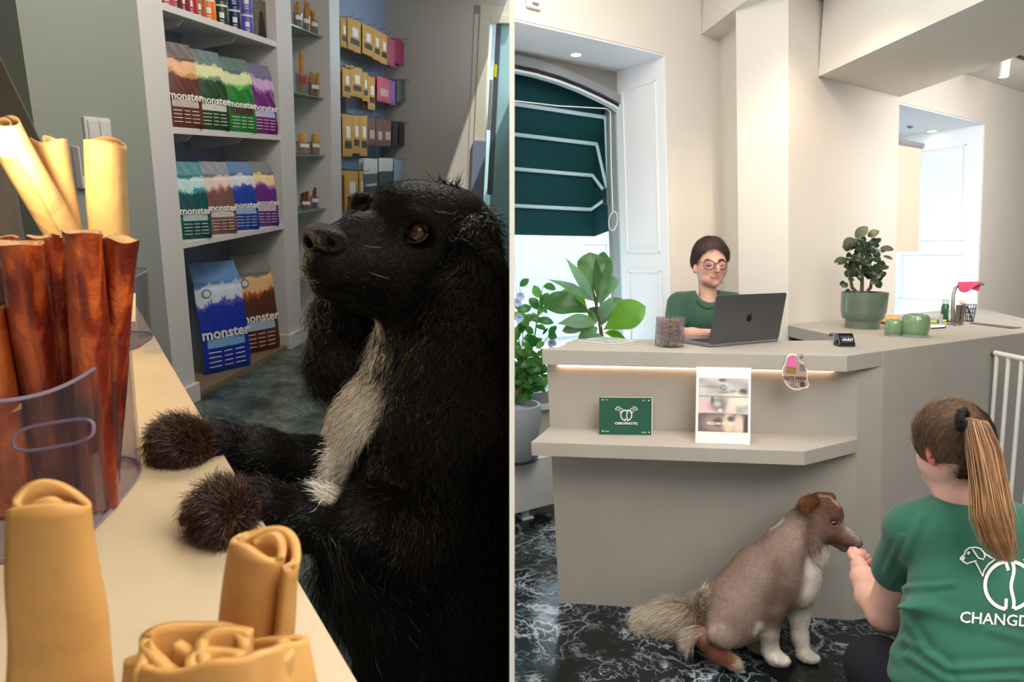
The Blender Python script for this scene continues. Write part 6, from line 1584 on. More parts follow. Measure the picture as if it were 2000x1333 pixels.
q = MB(); text_to(q, 'VECKANS PET BILD', phh * .05, frame(pf[:3, :3] @ np.array([pw * .46, phh * .262, .001]) + pf[:3, 3], px_, pu, pn), depth=.0003, bold=.0005, sx=.82); q.build('lettering', white_ink, ps)
# hanging tag
tgd = B0 - inn * .10; hk = lambda x, y: hit(x, y, tgd, inn)
tg = thing('hanging_tag', 'pear-shaped pink and brown snack tag hanging from the counter edge', 'tag', hk(1553, 762))
out_px = [(1537, 697), (1545, 692), (1556, 694), (1561, 703), (1570, 712), (1577, 726), (1577, 742), (1580, 750), (1577, 758), (1569, 759), (1560, 762), (1548, 761), (1536, 752), (1529, 738), (1528, 722), (1533, 710)]
def smooth_loop(p, n=4):
    p = [np.array(q, float) for q in p]; o_ = []
    for i in range(len(p)):
        a, b, c, d = p[i - 1], p[i], p[(i + 1) % len(p)], p[(i + 2) % len(p)]
        for k in range(n):
            t = k / n; o_.append(.5 * ((2 * b) + (c - a) * t + (2 * a - 5 * b + 4 * c - d) * t * t + (-a + 3 * b - 3 * c + d) * t ** 3))
    return o_
lo_ = smooth_loop(out_px); 
m = MB(); a_ = [hk(*p) for p in lo_]; m.hexa([p + inn * .002 for p in a_], a_); m.build('card_edge', M('poster_white'), tg)
cen_ = np.array([1553, 728]); li = [cen_ + (p - cen_) * .93 for p in lo_]
a_ = [hk(*p) - inn * .0008 for p in li]; m = MB(); m.hexa([p + inn * .0007 for p in a_], a_); m.build('brown_face', M('tag_brown', (176, 150, 138), .6), tg)
def flatpoly(pxs, off): 
    mm = MB(); a = [hk(*p) - inn * off for p in pxs]; mm.hexa([p + inn * .0004 for p in a], a); return mm
flatpoly([(1539, 698), (1547, 695), (1554, 699), (1555, 718), (1536, 716)], .0016).build('pink_pack', M('tag_pink', (226, 110, 170), .5, noise=.25, nscale=160), tg)
flatpoly([(1536, 716), (1555, 718), (1554, 731), (1535, 729)], .0016).build('snack_pile', M('tag_gold', (150, 112, 70), .6, noise=.4, nscale=200), tg)
flatpoly([(1567 + 5.5 * math.cos(k), 751 + 6 * math.sin(k)) for k in np.linspace(0, 6, 14)], .0016).build('brown_dot', M('tag_dot', (92, 62, 56), .5), tg)
tf = lambda x, y: frame(hk(x, y) - inn * .0017, nrm(front), nrm(VU - (VU @ inn) * inn), -inn)
q = MB(); text_to(q, 'TASTE FRESH', .022, tf(1552, 740), depth=.0003, bold=.0007, sx=.72)
text_to(q, 'free from', .010, tf(1553, 746), depth=.0002); text_to(q, 'grain', .010, tf(1548, 750.5), depth=.0002); text_to(q, 'snacks', .009, tf(1551, 755), depth=.0002)
for k in range(4): text_to(q, 'natural' if k % 2 else 'treats', .009, tf(1567, 713 + k * 3.6), depth=.0002)
q.build('lettering', M('dark_print'), tg)
m = MB(); m.tube([hk(1556, 695), hk(1560, 692) - inn * .004, hk(1564, 693) - inn * .008, hk(1563, 700) - inn * .006, hk(1558, 698)], .0012, 6); m.tube([hk(1563, 692) - inn * .004, hk(1566, 696) - inn * .012, hk(1564, 700) - inn * .004], .0035, 8); m.build('hook', M('steel'), tg, smooth=True)
# ---- white safety gate at the right
gq = Rc + sideD * (np.linalg.norm(hz(1941, 657.4, HC) - Rc))                 # where it meets the side panel
gd_ = depth(gq) - .03
gate = thing('safety_gate', 'white metal bar gate fixed to the side of the counter at the right edge', 'gate', np.array([*P(1970, 700, gd_)[:2], 0]))
gw = M('gate_white', (226, 226, 220), .4)
tl0, tl1 = P(1944, 690, gd_), P(2030, 708, gd_ - .25); gdir = nrm(tl1 - tl0)
m = MB(); m.tube([tl0, tl1], .013, 10); m.tube([np.array([*tl0[:2], .06]), np.array([*tl1[:2], .06])], .013, 10); m.build('rail', gw, gate, smooth=True)
for px in (1948, 1972, 1998, 2026):
    t = (px - 1944) / 86; p = tl0 + (tl1 - tl0) * t; m = MB(); m.tube([p, np.array([*(p[:2] - VU[:2] * p[2] * .55), .06])], .0095, 10); m.build('bar', gw, gate, smooth=True)
m = MB(); sf = gq - VU * .0; a_ = hit(1937, 691, Rc, np.cross(sideD, VU)); m.tube([a_, a_ + (tl0 - a_) * .5, tl0], [.017, .010, .010], 12); m.build('wall_pad', M('grey_pad', (120, 118, 116), .5), gate, smooth=True)
# ================================================================== the brown and white dog sitting by the counter
TA = (138, 118, 106); BRN = (98, 66, 50); WD = (226, 218, 206); RU = (128, 78, 54); LT = (168, 150, 136)
G = Body(.02)
cpx(G, [(1446, 1180, 2.57, 66), (1492, 1128, 2.575, 62), (1534, 1082, 2.575, 50)], TA, k=.03)
bpx(G, 1432, 1196, 2.57, 60, 58, .12, 0, TA, k=.03)
bpx(G, 1424, 1224, 2.49, 46, 40, .055, 25, TA, k=.025)
bpx(G, 1410, 1244, 2.45, 30, 22, .028, 20, LT, k=.02)
bpx(G, 1448, 1222, 2.47, 26, 34, .035, 35, TA, k=.02)
bpx(G, 1452, 1205, 2.66, 46, 48, .06, 0, TA, k=.03)
bpx(G, 1526, 1118, 2.53, 36, 66, .08, -16, TA, k=.03)              # shoulder
bpx(G, 1566, 1112, 2.58, 30, 62, .10, -10, WD, k=.03)              # breast
bpx(G, 1552, 1152, 2.57, 34, 36, .09, -20, (206, 196, 182), k=.03)
bpx(G, 1508, 1150, 2.57, 38, 36, .09, 0, TA, k=.03)
cpx(G, [(1546, 1064, 2.58, 44), (1570, 1034, 2.58, 38), (1588, 1014, 2.56, 34)], (146, 126, 114), k=.03)
bpx(G, 1596, 1074, 2.57, 17, 22, .05, 20, WD, k=.02)               # white throat ruff
bpx(G, 1598, 1006, 2.555, 38, 37, .064, 10, BRN, k=.02)            # skull
bpx(G, 1622, 1002, 2.55, 22, 26, .05, -20, BRN, k=.02)
bpx(G, 1610, 1034, 2.545, 32, 25, .054, 20, (112, 78, 62), k=.02)  # cheek
cpx(G, [(1628, 1034, 2.54, 24), (1650, 1049, 2.53, 19), (1670, 1060, 2.52, 14)], (112, 76, 62), k=.014)
cpx(G, [(1626, 1052, 2.545, 14), (1648, 1068, 2.535, 10), (1664, 1075, 2.53, 7)], (150, 116, 102), k=.01)
cpx(G, [(1644, 1024, 2.522, 3), (1658, 1038, 2.515, 4), (1674, 1051, 2.51, 4)], WD, k=.008)
bpx(G, 1634, 1011, 2.505, 9, 4.5, .012, 25, BRN, k=.006)
bpx(G, 1629, 1022, 2.495, 6.5, 4.6, .012, 10, (70, 46, 36), k=.006, sub=True)
# ear (dropped triangular flap)
cpx(G, [(1588, 979, 2.515, 12), (1568, 982, 2.50, 9)], (120, 74, 48), k=.012); cpx(G, [(1570, 984, 2.495, 8), (1574, 994, 2.488, 6), (1578, 1004, 2.484, 2.5)], (112, 68, 46), k=.006); cpx(G, [(1586, 984, 2.492, 7), (1579, 1002, 2.484, 2.5)], (112, 68, 46), k=.006)
cpx(G, [(1600, 975, 2.60, 14), (1624, 972, 2.63, 9)], (120, 76, 50), k=.02)
# legs
cpx(G, [(1518, 1140, 2.51, 32), (1508, 1190, 2.49, 24), (1502, 1236, 2.49, 18)], (116, 92, 80), k=.02)
cpx(G, [(1501, 1238, 2.49, 18), (1505, 1272, 2.50, 16), (1512, 1286, 2.49, 15)], WD, k=.015)
bpx(G, 1520, 1288, 2.475, 22, 12, .040, 5, WD, k=.015)
cpx(G, [(1566, 1160, 2.60, 27), (1560, 1205, 2.60, 19), (1562, 1245, 2.59, 15), (1570, 1276, 2.575, 14)], WD, k=.02)
bpx(G, 1578, 1284, 2.56, 20, 11, .036, 5, WD, k=.015)
for i, dx in enumerate((-10, 0, 10)):
    bpx(G, 1526 + dx, 1293 - abs(dx) * .25, 2.45, 7, 7, .020, 0, WD, k=.006); bpx(G, 1584 + dx, 1288 - abs(dx) * .25, 2.54, 6.5, 7, .020, 0, WD, k=.006)
cpx(G, [(1378, 1248, 2.50, 22), (1400, 1276, 2.48, 17), (1424, 1290, 2.465, 15)], RU, k=.02)
bpx(G, 1434, 1296, 2.455, 17, 14, .030, 30, (206, 190, 174), k=.012)
cpx(G, [(1470, 1235, 2.66, 22), (1478, 1268, 2.64, 18), (1492, 1275, 2.60, 13)], TA, k=.02)
cpx(G, [(1404, 1200, 2.60, 24), (1366, 1212, 2.66, 22), (1316, 1206, 2.72, 20), (1272, 1210, 2.76, 13)], (150, 122, 100), k=.02)
gp_, gq_, gc_ = G.mesh(.0068, tau=.012)
# keep everything above the floor
gp_[:, 2] = np.maximum(gp_[:, 2], .004)
xy = px_of(gp_)
def paint(pl, col, soft=8):
    global gc_
    w = np.clip(.5 - seg_d(xy, pl) / soft, 0, 1)[:, None]; gc_ = gc_ * (1 - w) + np.array(lin(col)[:3]) * w
paint([(1506, 1034, 1), (1520, 1021, 5), (1530, 1014, 3)], WD, 5); paint([(1474, 1236, 4), (1484, 1222, 7)], WD, 9)
paint([(1584, 1000, 8), (1580, 1040, 10), (1572, 1075, 6), (1566, 1110, 3)], (100, 76, 66), 18); paint([(1600, 969, .6), (1622, 972, 1.5), (1640, 990, 1.2)], (206, 182, 156), 4)
paint([(1520, 1110, 12), (1516, 1160, 18), (1508, 1205, 12)], (112, 90, 80), 34); paint([(1386, 1262, 10), (1424, 1290, 12)], (122, 74, 52), 10); paint([(1586, 1100, 6), (1576, 1160, 8)], (232, 226, 216), 20)
paint([(1480, 1120, 10), (1440, 1170, 14)], (152, 134, 122), 50); paint([(1620, 1000, 6), (1600, 990, 10)], (84, 56, 42), 24)
g_ = thing('dog', 'brown and white dog with a clipped coat and bushy tail sitting before the counter', 'dog', hz(1490, 1290, 0))
gsk = M('clipped_coat', rough=.75, attr='Col', noise=.10, nscale=26, bump=.3, bscale=160)
wrap('body', gp_, gq_, gsk, g_, smooth=True, colors=gc_)
gfur = M('soft_fur', rough=.7, attr='Col', spec=.25)
gfl = flow([(1540, 1040, -.6, .9), (1500, 1100, -.5, .9), (1440, 1170, -.3, 1), (1440, 1230, .2, 1), (1560, 1100, 0, 1), (1600, 990, -.9, .3), (1620, 1010, -.7, -.3), (1650, 1045, -.8, -.5), (1600, 1040, -.8, .5), (1505, 1200, 0, 1), (1565, 1220, 0, 1),
            (1350, 1200, -1, .1), (1280, 1205, -1, .15), (1400, 1280, .6, .6)])
fvis = lambda c, n: (((n * (C - c)).sum(1) > -.3) & (c[:, 2] > .012)).astype(float)
fur('short_coat', gp_, gq_, gc_, 42000, lambda r: np.where(px_of(r)[:, 0] < 1375, .02, .013), gfl, gfur, g_, width=.0006, lift=.25, noise=.2, seg=3, mask=fvis, side=1, seed=21, vary=.16)
fur('throat_fur', gp_, gq_, gc_, 4200, .04, flow([(1594, 1072, .1, 1), (1560, 1080, -.1, 1)]), gfur, g_, width=.0008, lift=.3, noise=.25, seg=4, mask=lambda c, n: near([(1592, 1064, 14), (1598, 1082, 12)], 0)(c, n), side=1, seed=22, vary=.1)
tl_w = np.array(lin((232, 220, 196))[:3]); tcol = gc_.copy(); wt = np.clip((1330 - xy[:, 0]) / 50, 0, 1)[:, None]; tcol = np.array(lin((168, 134, 108))[:3]) * (1 - wt) + tl_w * wt
tmask = lambda c, n: ((px_of(c)[:, 0] < 1376) & (px_of(c)[:, 1] < 1240)).astype(float)
fur('tail_fur', gp_, gq_, tcol, 17000, .105, flow([(1390, 1180, -.8, -.5), (1390, 1220, -.8, .6), (1320, 1180, -.9, -.35), (1320, 1230, -.8, .6), (1270, 1190, -1, -.2), (1270, 1225, -1, .4)]), gfur, g_, width=.0009, lift=.42, noise=.2, seg=5, mask=tmask, side=1, seed=23, vary=.22, clump=.2, droop=.12, tip=(236, 226, 206))
fur('ear_fur', gp_, gq_, np.tile(np.array(lin((112, 66, 40))[:3]), (len(gp_), 1)), 1800, .026, flow([(1575, 980, -.6, .6), (1600, 975, -.6, 0)]), gfur, g_, width=.0007, lift=.35, noise=.3, seg=4, mask=near([(1586, 978, 12), (1570, 988, 9)], 0), side=1, seed=24, vary=.3)
eye(1629, 1021.5, 2.503, .0105, .0085, nrm(CAMB * .7 + CAMX * .7), g_, (52, 38, 30))
m = MB(); m.lathe([(0, -.002), (.002, 0), (0, .002)], 8, fr=frame(P(1626, 1021, 2.483), CAMX, CAMU, CAMB)); m.build('eye_glint', M('glint', (240, 236, 230), .2), g_)
N = Body(.006); bpx(N, 1676, 1062, 2.517, 8, 8, .018, 20, (60, 50, 52)); bpx(N, 1670, 1056, 2.52, 7, 6, .016, 0, (96, 84, 84)); bpx(N, 1680, 1064, 2.503, 2.6, 2.4, .006, 0, NC, k=.003, sub=True)
p_, q_, c_ = N.mesh(.0022); wrap('nose', p_, q_, M('nose_grey_brown', (66, 54, 54), .35), g_, smooth=True)
m = MB(); m.tube([P(1668, 1071, 2.515), P(1655, 1069, 2.52), P(1640, 1062, 2.525)], [.002, .003, .002], 6); m.build('lip', M('dog_lip', (44, 28, 28), .5), g_, smooth=True)
# ================================================================== people
from mathutils.bvhtree import BVHTree
SK1 = (206, 158, 140); SK1d = (188, 134, 116)
skin1 = M('skin', rough=.5, attr='Col', sss=.0, bump=.05, bscale=120)
shirt1 = M('shirt_green', (34, 72, 54), .85, noise=.10, nscale=9, bump=.2, bscale=30, sheen=.2)
shirt2 = M('shirt_green_back', (38, 98, 78), .85, noise=.08, nscale=8, bump=.25, bscale=16, sheen=.2)
D = 3.36
w1 = thing('person', 'person in dark green shirt and round glasses typing on the laptop behind the counter', 'person', np.array([*P(1380, 700, D)[:2], 0]))
B = Body(.02); s_ = SK1
bpx(B, 1386, 500, D, 31, 35, .092, 0, s_)
bpx(B, 1392, 524, D - .030, 28.5, 28, .070, 0, s_)
bpx(B, 1391, 546, D - .042, 20.5, 14, .048, 0, s_, k=.012); bpx(B, 1396, 555, D - .062, 8, 6, .022, 0, s_, k=.012)
bpx(B, 1376, 534, D - .012, 14, 20, .05, 0, (222, 186, 176), k=.012)
cpx(B, [(1399, 510, D - .102, 2.2), (1403, 524, D - .122, 3.0), (1402.5, 529, D - .118, 4.6)], s_, k=.007)       # nose
cpx(B, [(1397, 531, D - .108, 2.2), (1402, 533, D - .112, 1.8)], (150, 96, 84), k=.003)
bpx(B, 1395.5, 539.6, D - .090, 8.6, 1.3, .009, 0, (176, 112, 102), k=.006); bpx(B, 1396, 542.6, D - .090, 7.4, 1.5, .009, 0, (186, 124, 112), k=.006)
cpx(B, [(1387, 541, D - .099, .5), (1396, 541.2, D - .102, .5), (1403, 540.8, D - .096, .5)], s_, k=.001, sub=True)
bpx(B, 1385, 515.5, D - .100, 8.5, 4.6, .014, 0, SK1d, k=.005, sub=True); bpx(B, 1409, 515.5, D - .094, 7, 4.6, .014, 0, SK1d, k=.005, sub=True)
bpx(B, 1385.5, 517, D - .086, 6.6, 3.6, .012, 0, (160, 108, 96), k=.002); bpx(B, 1409, 517, D - .080, 5.6, 3.6, .012, 0, (160, 108, 96), k=.002)   # lowered lids
bpx(B, 1358.5, 524, D + .00, 4.6, 11, .016, 8, (210, 150, 136), k=.006); bpx(B, 1357.5, 522, D - .014, 1.8, 6, .006, 8, s_, k=.003, sub=True)
cpx(B, [(1380, 545, D + .01, 16), (1383, 572, D + .015, 17.5), (1382, 592, D + .02, 21)], s_, k=.007)
cpx(B, [(1340, 602, D + .03, 10), (1380, 598, D + .02, 16), (1420, 602, D + .03, 10)], s_, k=.02)
cpx(B, [(1382, 632, D, 34), (1380, 660, D, 36)], s_, k=.02)
a_sh, a_el, a_wr = P(1325, 598, D), P(1318, 652, D - .10), P(1386, 654, D - .29)
cpx(B, [(1325, 598, D, 17), (1318, 652, D - .10, 15)], s_); cpx(B, [(1318, 652, D - .10, 14.5), (1352, 655, D - .20, 14), (1384, 652, D - .27, 9.5)], s_)
bpx(B, 1398, 650, D - .30, 11, 7, .030, 0, s_, k=.01)
for i, (dy, dz) in enumerate(((-4, -.02), (-1.5, -.032), (1, -.042), (3.5, -.05))):
    cpx(B, [(1404, 650 + dy * .6, D - .305, 3.6), (1413, 648 + dy, D - .315 + dz * .4, 3.2), (1421, 652 + dy, D - .32 + dz * .6, 2.8)], s_, k=.003)
cpx(B, [(1394, 655, D - .31, 4), (1406, 659, D - .33, 3.2)], s_, k=.004)
cpx(B, [(1432, 598, D, 17), (1448, 650, D - .08, 15)], s_); cpx(B, [(1448, 650, D - .08, 14), (1440, 655, D - .28, 9)], s_)
bpx(B, 1437, 654, D - .31, 8, 6, .03, 0, s_, k=.01)
for i in range(4): cpx(B, [(1433 + 3 * i, 653, D - .33, 3.4), (1430 + 3.5 * i, 655, D - .37, 2.8)], s_, k=.003)
p_, q_, c_ = B.mesh(.0042, tau=.004); wrap('body', p_, q_, skin1, w1, smooth=True, colors=c_)
# shirt: shell over the trunk and upper arms, open at the neck
B = Body(.03); g_c = (34, 72, 54)
cpx(B, [(1328, 591, D + .02, 21), (1380, 592, D + .02, 27), (1430, 591, D + .02, 21)], g_c)
bpx(B, 1382, 630, D, 56, 52, .115, 0, g_c); bpx(B, 1382, 720, D + .01, 52, 90, .12, 0, g_c)
cpx(B, [(1324, 594, D, 22), (1318, 632, D - .07, 21)], g_c, k=.02); cpx(B, [(1432, 596, D, 22), (1446, 634, D - .06, 20)], g_c, k=.02)
bpx(B, 1383, 570, D - .03, 21, 24, .13, 0, g_c, k=.006, sub=True)
cpx(B, [(1318, 640, D - .085, 16), (1318, 668, D - .13, 15)], g_c, k=.004, sub=True)
p_, q_, c_ = B.mesh(.006); sh_ = wrap('shirt', p_, q_, shirt1, w1, smooth=True)
nk = [P(1384 + 23.5 * math.cos(a_), 577 + 21.5 * math.sin(a_), D - .055 - .045 * math.sin(a_)) for a_ in np.linspace(.1, PI - .1, 22)]
bv = BVHTree.FromPolygons([Vector(p) for p in p_], [list(map(int, f)) for f in q_])
def drop(px, py, bvh, off=.002):
    r = Vector(nrm(ray(px, py))); h = bvh.ray_cast(Vector(C), r)
    return None if h[0] is None else np.array(h[0]) - np.array(r) * off
nk = [drop(1383 + 24.5 * math.cos(a_), 573 + 30 * math.sin(a_), bv, .0) for a_ in np.linspace(.5, PI - .5, 26)]; nk = [p for p in nk if p is not None and depth(p) < D - .02]
m = MB(); m.tube(nk, .0055, 8); m.build('neckband', M('shirt_rib', (26, 62, 46), .9), sh_, smooth=True)
# trousers and legs below the counter
B = Body(.03); TR = (30, 32, 40); pz = P(1382, 700, D)
hipc = np.array([pz[0], pz[1], .60])
for sg in (-1, 1):
    h = hipc + CAMX * .09 * sg; k = h + np.array([0, -.18, -.02]); f = np.array([k[0], k[1] + .02, .08])
    B.cap(h, k, .085, .065, TR); B.cap(k, f, .062, .045, TR); B.cap(f - ZUP * .03, f + np.array([0, -.06, -.035]), .04, .038, (20, 20, 22))
B.ball(hipc + ZUP * .08, [.16, .11, .16], TR)
p_, q_, c_ = B.mesh(.01); p_[:, 2] = np.maximum(p_[:, 2], .002); wrap('trousers', p_, q_, M('dark_trousers', (30, 32, 40), .9), w1, smooth=True)
# hair drawn back, parted
B = Body(.012); HR = (58, 42, 36)
bpx(B, 1385.5, 497, D + .006, 32.8, 35.6, .101, 0, HR); bpx(B, 1368, 508, D + .03, 18, 24, .07, 0, HR); bpx(B, 1404, 500, D + .01, 18, 24, .08, 0, HR)
bpx(B, 1384, 520, D + .13, 18, 18, .05, 0, HR)
bpx(B, 1396, 526, D - .085, 32, 40, .085, -6, HR, k=.004, sub=True)
cpx(B, [(1389, 463, D - .02, .9), (1393, 474, D - .07, 1.0), (1398, 488, D - .10, 1.2)], HR, k=.003, sub=True)
p_, q_, c_ = B.mesh(.0035)
hm = M('hair_dark', rough=.45, attr='Col', bump=.3, bscale=150)
hr_ = wrap('hair', p_, q_, hm, w1, smooth=True, colors=c_)
hfl = flow([(1370, 480, -.7, .7), (1375, 500, -.6, .8), (1362, 505, -.2, 1), (1400, 475, .7, .6), (1412, 490, .3, 1), (1386, 466, -.4, .2), (1396, 466, .5, .2)])
fur('hair_strands', p_, q_, c_, 9000, .035, hfl, hm, hr_, width=.0005, lift=.03, noise=.05, seg=4, side=1, seed=31, vary=.35, mask=lambda c, n: ((n * (C - c)).sum(1) > -.2).astype(float))
# glasses
gl_ = M('glasses_frame', (44, 26, 28), .3); lens = clear('lens', (244, 244, 246), .15, .02, .02)
def ring_px(cx, cy, rx, ry, d, dd=0):
    return [P(cx + rx * math.copysign(abs(math.cos(a_)) ** .8, math.cos(a_)), cy + ry * math.copysign(abs(math.sin(a_)) ** .85, math.sin(a_)), d + dd * math.cos(a_)) for a_ in np.linspace(0, 2 * PI, 25)]
gd1 = D - .112
gls = [ring_px(1385, 518, 10.3, 9.2, gd1 + .004, -.006), ring_px(1410, 517.6, 9.2, 9, gd1 + .006, .012)]
m = MB(); 
for rg_ in gls: m.tube(rg_, .0022, 8, cap=False)
m.tube([P(1395, 516, gd1), P(1398, 514.5, gd1 - .004), P(1401, 516, gd1)], .0018, 8)
m.tube([P(1375, 513, gd1 + .010), P(1367, 512, gd1 + .05), P(1359, 516, D - .01)], .0018, 8); m.tube([P(1419, 512, gd1 + .02), P(1421.5, 512.5, gd1 + .05), P(1417, 515, D - .01)], .0018, 8)
go = m.build('glasses', gl_, w1, smooth=True)
for rg_ in gls:
    m = MB(); c0_ = sum(rg_[:-1]) / 24; m.add([c0_] + rg_[:-1], [(0, i + 1, (i + 1) % 24 + 1) for i in range(24)]); m.build('lens', lens, go)
m = MB(); dk_ = M('brow_hair', (66, 42, 34), .8)
for q in (((1375, 509.5), (1381, 506.5), (1391, 509)), ((1402, 509), (1410, 506.5), (1417, 509.5))): m.tube([P(x, y, D - .094 + (.012 if x < 1377 or x > 1415 else 0)) for x, y in q], [.0018, .0034, .0018], 6)
m.build('eyebrows', dk_, w1, smooth=True)
m = MB()
for q in (((1379, 518.5), (1385.5, 520.4), (1391.5, 518.3)), ((1403, 518.3), (1409, 520.2), (1414, 518.2))): m.tube([P(x, y, D - .094 + (.006 if x < 1381 or x > 1412 else 0)) for x, y in q], [.001, .0024, .001], 6)
m.build('eyelashes', M('lash', (36, 24, 22), .8), w1, smooth=True)
# ------------------------------------------------------------------ the person crouching at the right, seen from behind
SK2 = (232, 184, 166); SKp = (230, 172, 156)
w2 = thing('person', 'person with a long ponytail and green printed shirt crouching to feed the brown dog', 'person', np.array([*P(1880, 900, 1.72)[:2], 0]))
B = Body(.02)
bpx(B, 1858, 858, 1.68, 56, 68, .090, 0, SK2); bpx(B, 1836, 892, 1.70, 32, 50, .07, 10, SK2)
bpx(B, 1826, 930, 1.73, 16, 22, .04, 20, SK2)
bpx(B, 1819, 889, 1.655, 9, 22, .014, -14, (224, 120, 108), k=.006); bpx(B, 1813, 882, 1.642, 3, 11, .007, -14, SKp, k=.003, sub=True)
cpx(B, [(1866, 915, 1.69, 36), (1872, 965, 1.69, 40), (1880, 1000, 1.70, 56)], SK2, k=.03)
cpx(B, [(1780, 1040, 1.74, 34), (1752, 1130, 1.87, 36), (1728, 1198, 1.94, 35)], SK2, k=.02)
cpx(B, [(1728, 1198, 1.94, 35), (1703, 1168, 2.02, 31), (1686, 1130, 2.14, 23), (1677, 1103, 2.26, 16)], SK2, k=.02)
bpx(B, 1674, 1090, 2.31, 16, 18, .020, 12, SKp, k=.012)
bpx(B, 1668, 1080, 2.33, 9, 12, .015, 10, SKp, k=.010)
for (x0, y0, x1, y1_, x2_, y2_, dz) in ((1676, 1082, 1681, 1076, 1688, 1078, .02), (1681, 1087, 1688, 1082, 1695, 1086, .015), (1684, 1093, 1692, 1090, 1699, 1095, .01), (1685, 1100, 1694, 1099, 1702, 1104, .0)):
    cpx(B, [(x0, y0, 2.31, 5), (x1, y1_, 2.325 + dz, 4.6), (x2_, y2_, 2.33 + dz, 4.0)], (222, 146, 132), k=.003)
cpx(B, [(1666, 1090, 2.30, 6), (1660, 1080, 2.325, 5), (1662, 1072, 2.35, 4.2)], SKp, k=.006)
cpx(B, [(2030, 1040, 1.74, 34), (2065, 1160, 1.86, 34)], SK2, k=.02); cpx(B, [(2065, 1160, 1.86, 33), (1960, 1210, 2.1, 22)], SK2, k=.02)
cpx(B, [(1885, 1040, 1.70, 70), (1895, 1250, 1.66, 80)], SK2, k=.03)
p_, q_, c_ = B.mesh(.0042, tau=.006); skin2 = M('skin_pale', rough=.5, attr='Col', sss=.15, bump=.05, bscale=120, noise=.03, nscale=12)
wrap('body', p_, q_, skin2, w2, smooth=True, colors=c_)
nl = M('nail', (236, 170, 160), .25)
for x, y, d in ((1690, 1077, 2.337), (1697, 1085.5, 2.33), (1701, 1094.5, 2.325), (1704, 1103.5, 2.315)):
    m = MB(); m.lathe([(0, .001), (.004, 0), (.0045, -.002)], 10, fr=frame(P(x, y, d), CAMX, nrm(CAMU + CAMX), nrm(CAMB + CAMX * .8))); m.build('nail', nl, w2, smooth=True)
# shirt
B = Body(.04); gc2 = (38, 98, 78)
bpx(B, 1890, 1060, 1.69, 122, 92, .105, 0, gc2); bpx(B, 1900, 1210, 1.63, 128, 130, .125, 0, gc2, k=.06); bpx(B, 1898, 1340, 1.60, 134, 130, .14, 0, gc2, k=.06)
cpx(B, [(1782, 1034, 1.735, 52), (1890, 1010, 1.70, 46), (2010, 1034, 1.735, 52)], gc2, k=.05)
cpx(B, [(1782, 1040, 1.74, 50), (1752, 1112, 1.85, 49)], gc2, k=.025); cpx(B, [(2012, 1040, 1.74, 50), (2055, 1130, 1.85, 46)], gc2, k=.025)
bpx(B, 1800, 1260, 1.64, 60, 14, .05, -28, gc2, k=.03); bpx(B, 1820, 1180, 1.60, 70, 8, .02, -6, gc2, k=.03); bpx(B, 1790, 1310, 1.62, 50, 12, .05, -20, gc2, k=.03)
bpx(B, 1872, 940, 1.69, 44, 34, .075, 0, gc2, k=.008, sub=True)
_a, _b = P(1746, 1128, 1.872), P(1728, 1198, 1.94)
cpx(B, [(1742, 1150, 1.89, 42), (1722, 1215, 1.96, 42)], gc2, k=.006, sub=True)
p_, q_, c_ = B.mesh(.0055)
# soft folds in the cloth
bv2n = np.cross(p_[q_[:, 1]] - p_[q_[:, 0]], p_[q_[:, 2]] - p_[q_[:, 0]]); vn = np.zeros_like(p_)
for k in range(4): np.add.at(vn, q_[:, k], bv2n)
vn /= np.maximum(np.linalg.norm(vn, axis=1), 1e-12)[:, None]; xy_ = px_of(p_)
fold = np.zeros(len(p_))
for (x0, y0, x1, y1_, w, h) in ((1762, 1150, 1860, 1142, 7, .005), (1766, 1250, 1840, 1300, 10, .007), (1772, 1280, 1850, 1330, 9, .006), (1770, 1215, 1800, 1260, 8, .006), (1850, 1310, 2000, 1300, 10, .005), (1860, 1330, 1990, 1325, 8, .005), (1800, 1010, 1764, 1090, 10, .004), (1820, 1190, 1900, 1220, 14, .003), (1760, 1050, 1730, 1120, 7, .003), (1930, 1230, 2000, 1250, 10, .003)):
    d = seg_d(xy_, [(x0, y0, 0), (x1, y1_, 0)]); fold += h * (np.exp(-(d / w) ** 2) - .6 * np.exp(-((d - w * 1.6) / w) ** 2))
p_ = p_ + vn * fold[:, None]
sh2 = wrap('shirt', p_, q_, shirt2, w2, smooth=True)
bv = BVHTree.FromPolygons([Vector(p) for p in p_], [list(map(int, f)) for f in q_])
def decal_px(mb, nm, mat, parent, off=.0025):
    V = np.array(mb.v); out = []
    for v in V:
        p = drop(v[0], -v[1], bv, off); out.append(p if p is not None else P(v[0], -v[1], 1.7))
    mb.v = [list(map(float, p)) for p in out]; return mb.build(nm, mat, parent)
m = MB(); emblem(m, 1971, -1144, 47, None, t=.075); decal_px(m, 'emblem', white_ink, sh2)
m = MB(); tf_ = np.eye(4); a_ = math.radians(-3.6); tf_[:2, :2] = [[math.cos(a_), -math.sin(a_)], [math.sin(a_), math.cos(a_)]]; tf_[:3, 3] = [1874, -1207, 0]
text_to(m, 'CHANGDO', 31, tf_, depth=0, sx=1.02, bold=.5, align='LEFT'); decal_px(m, 'lettering', white_ink, sh2)
nk = [drop(1872 + 44 * math.cos(a_), 945 + 37 * math.sin(a_), bv, 0) for a_ in np.linspace(.25, PI - .35, 24)]; nk = [p for p in nk if p is not None]
m = MB(); m.tube(nk, .005, 8); m.build('neckband', M('shirt_rib_back', (34, 84, 66), .9), sh2, smooth=True)
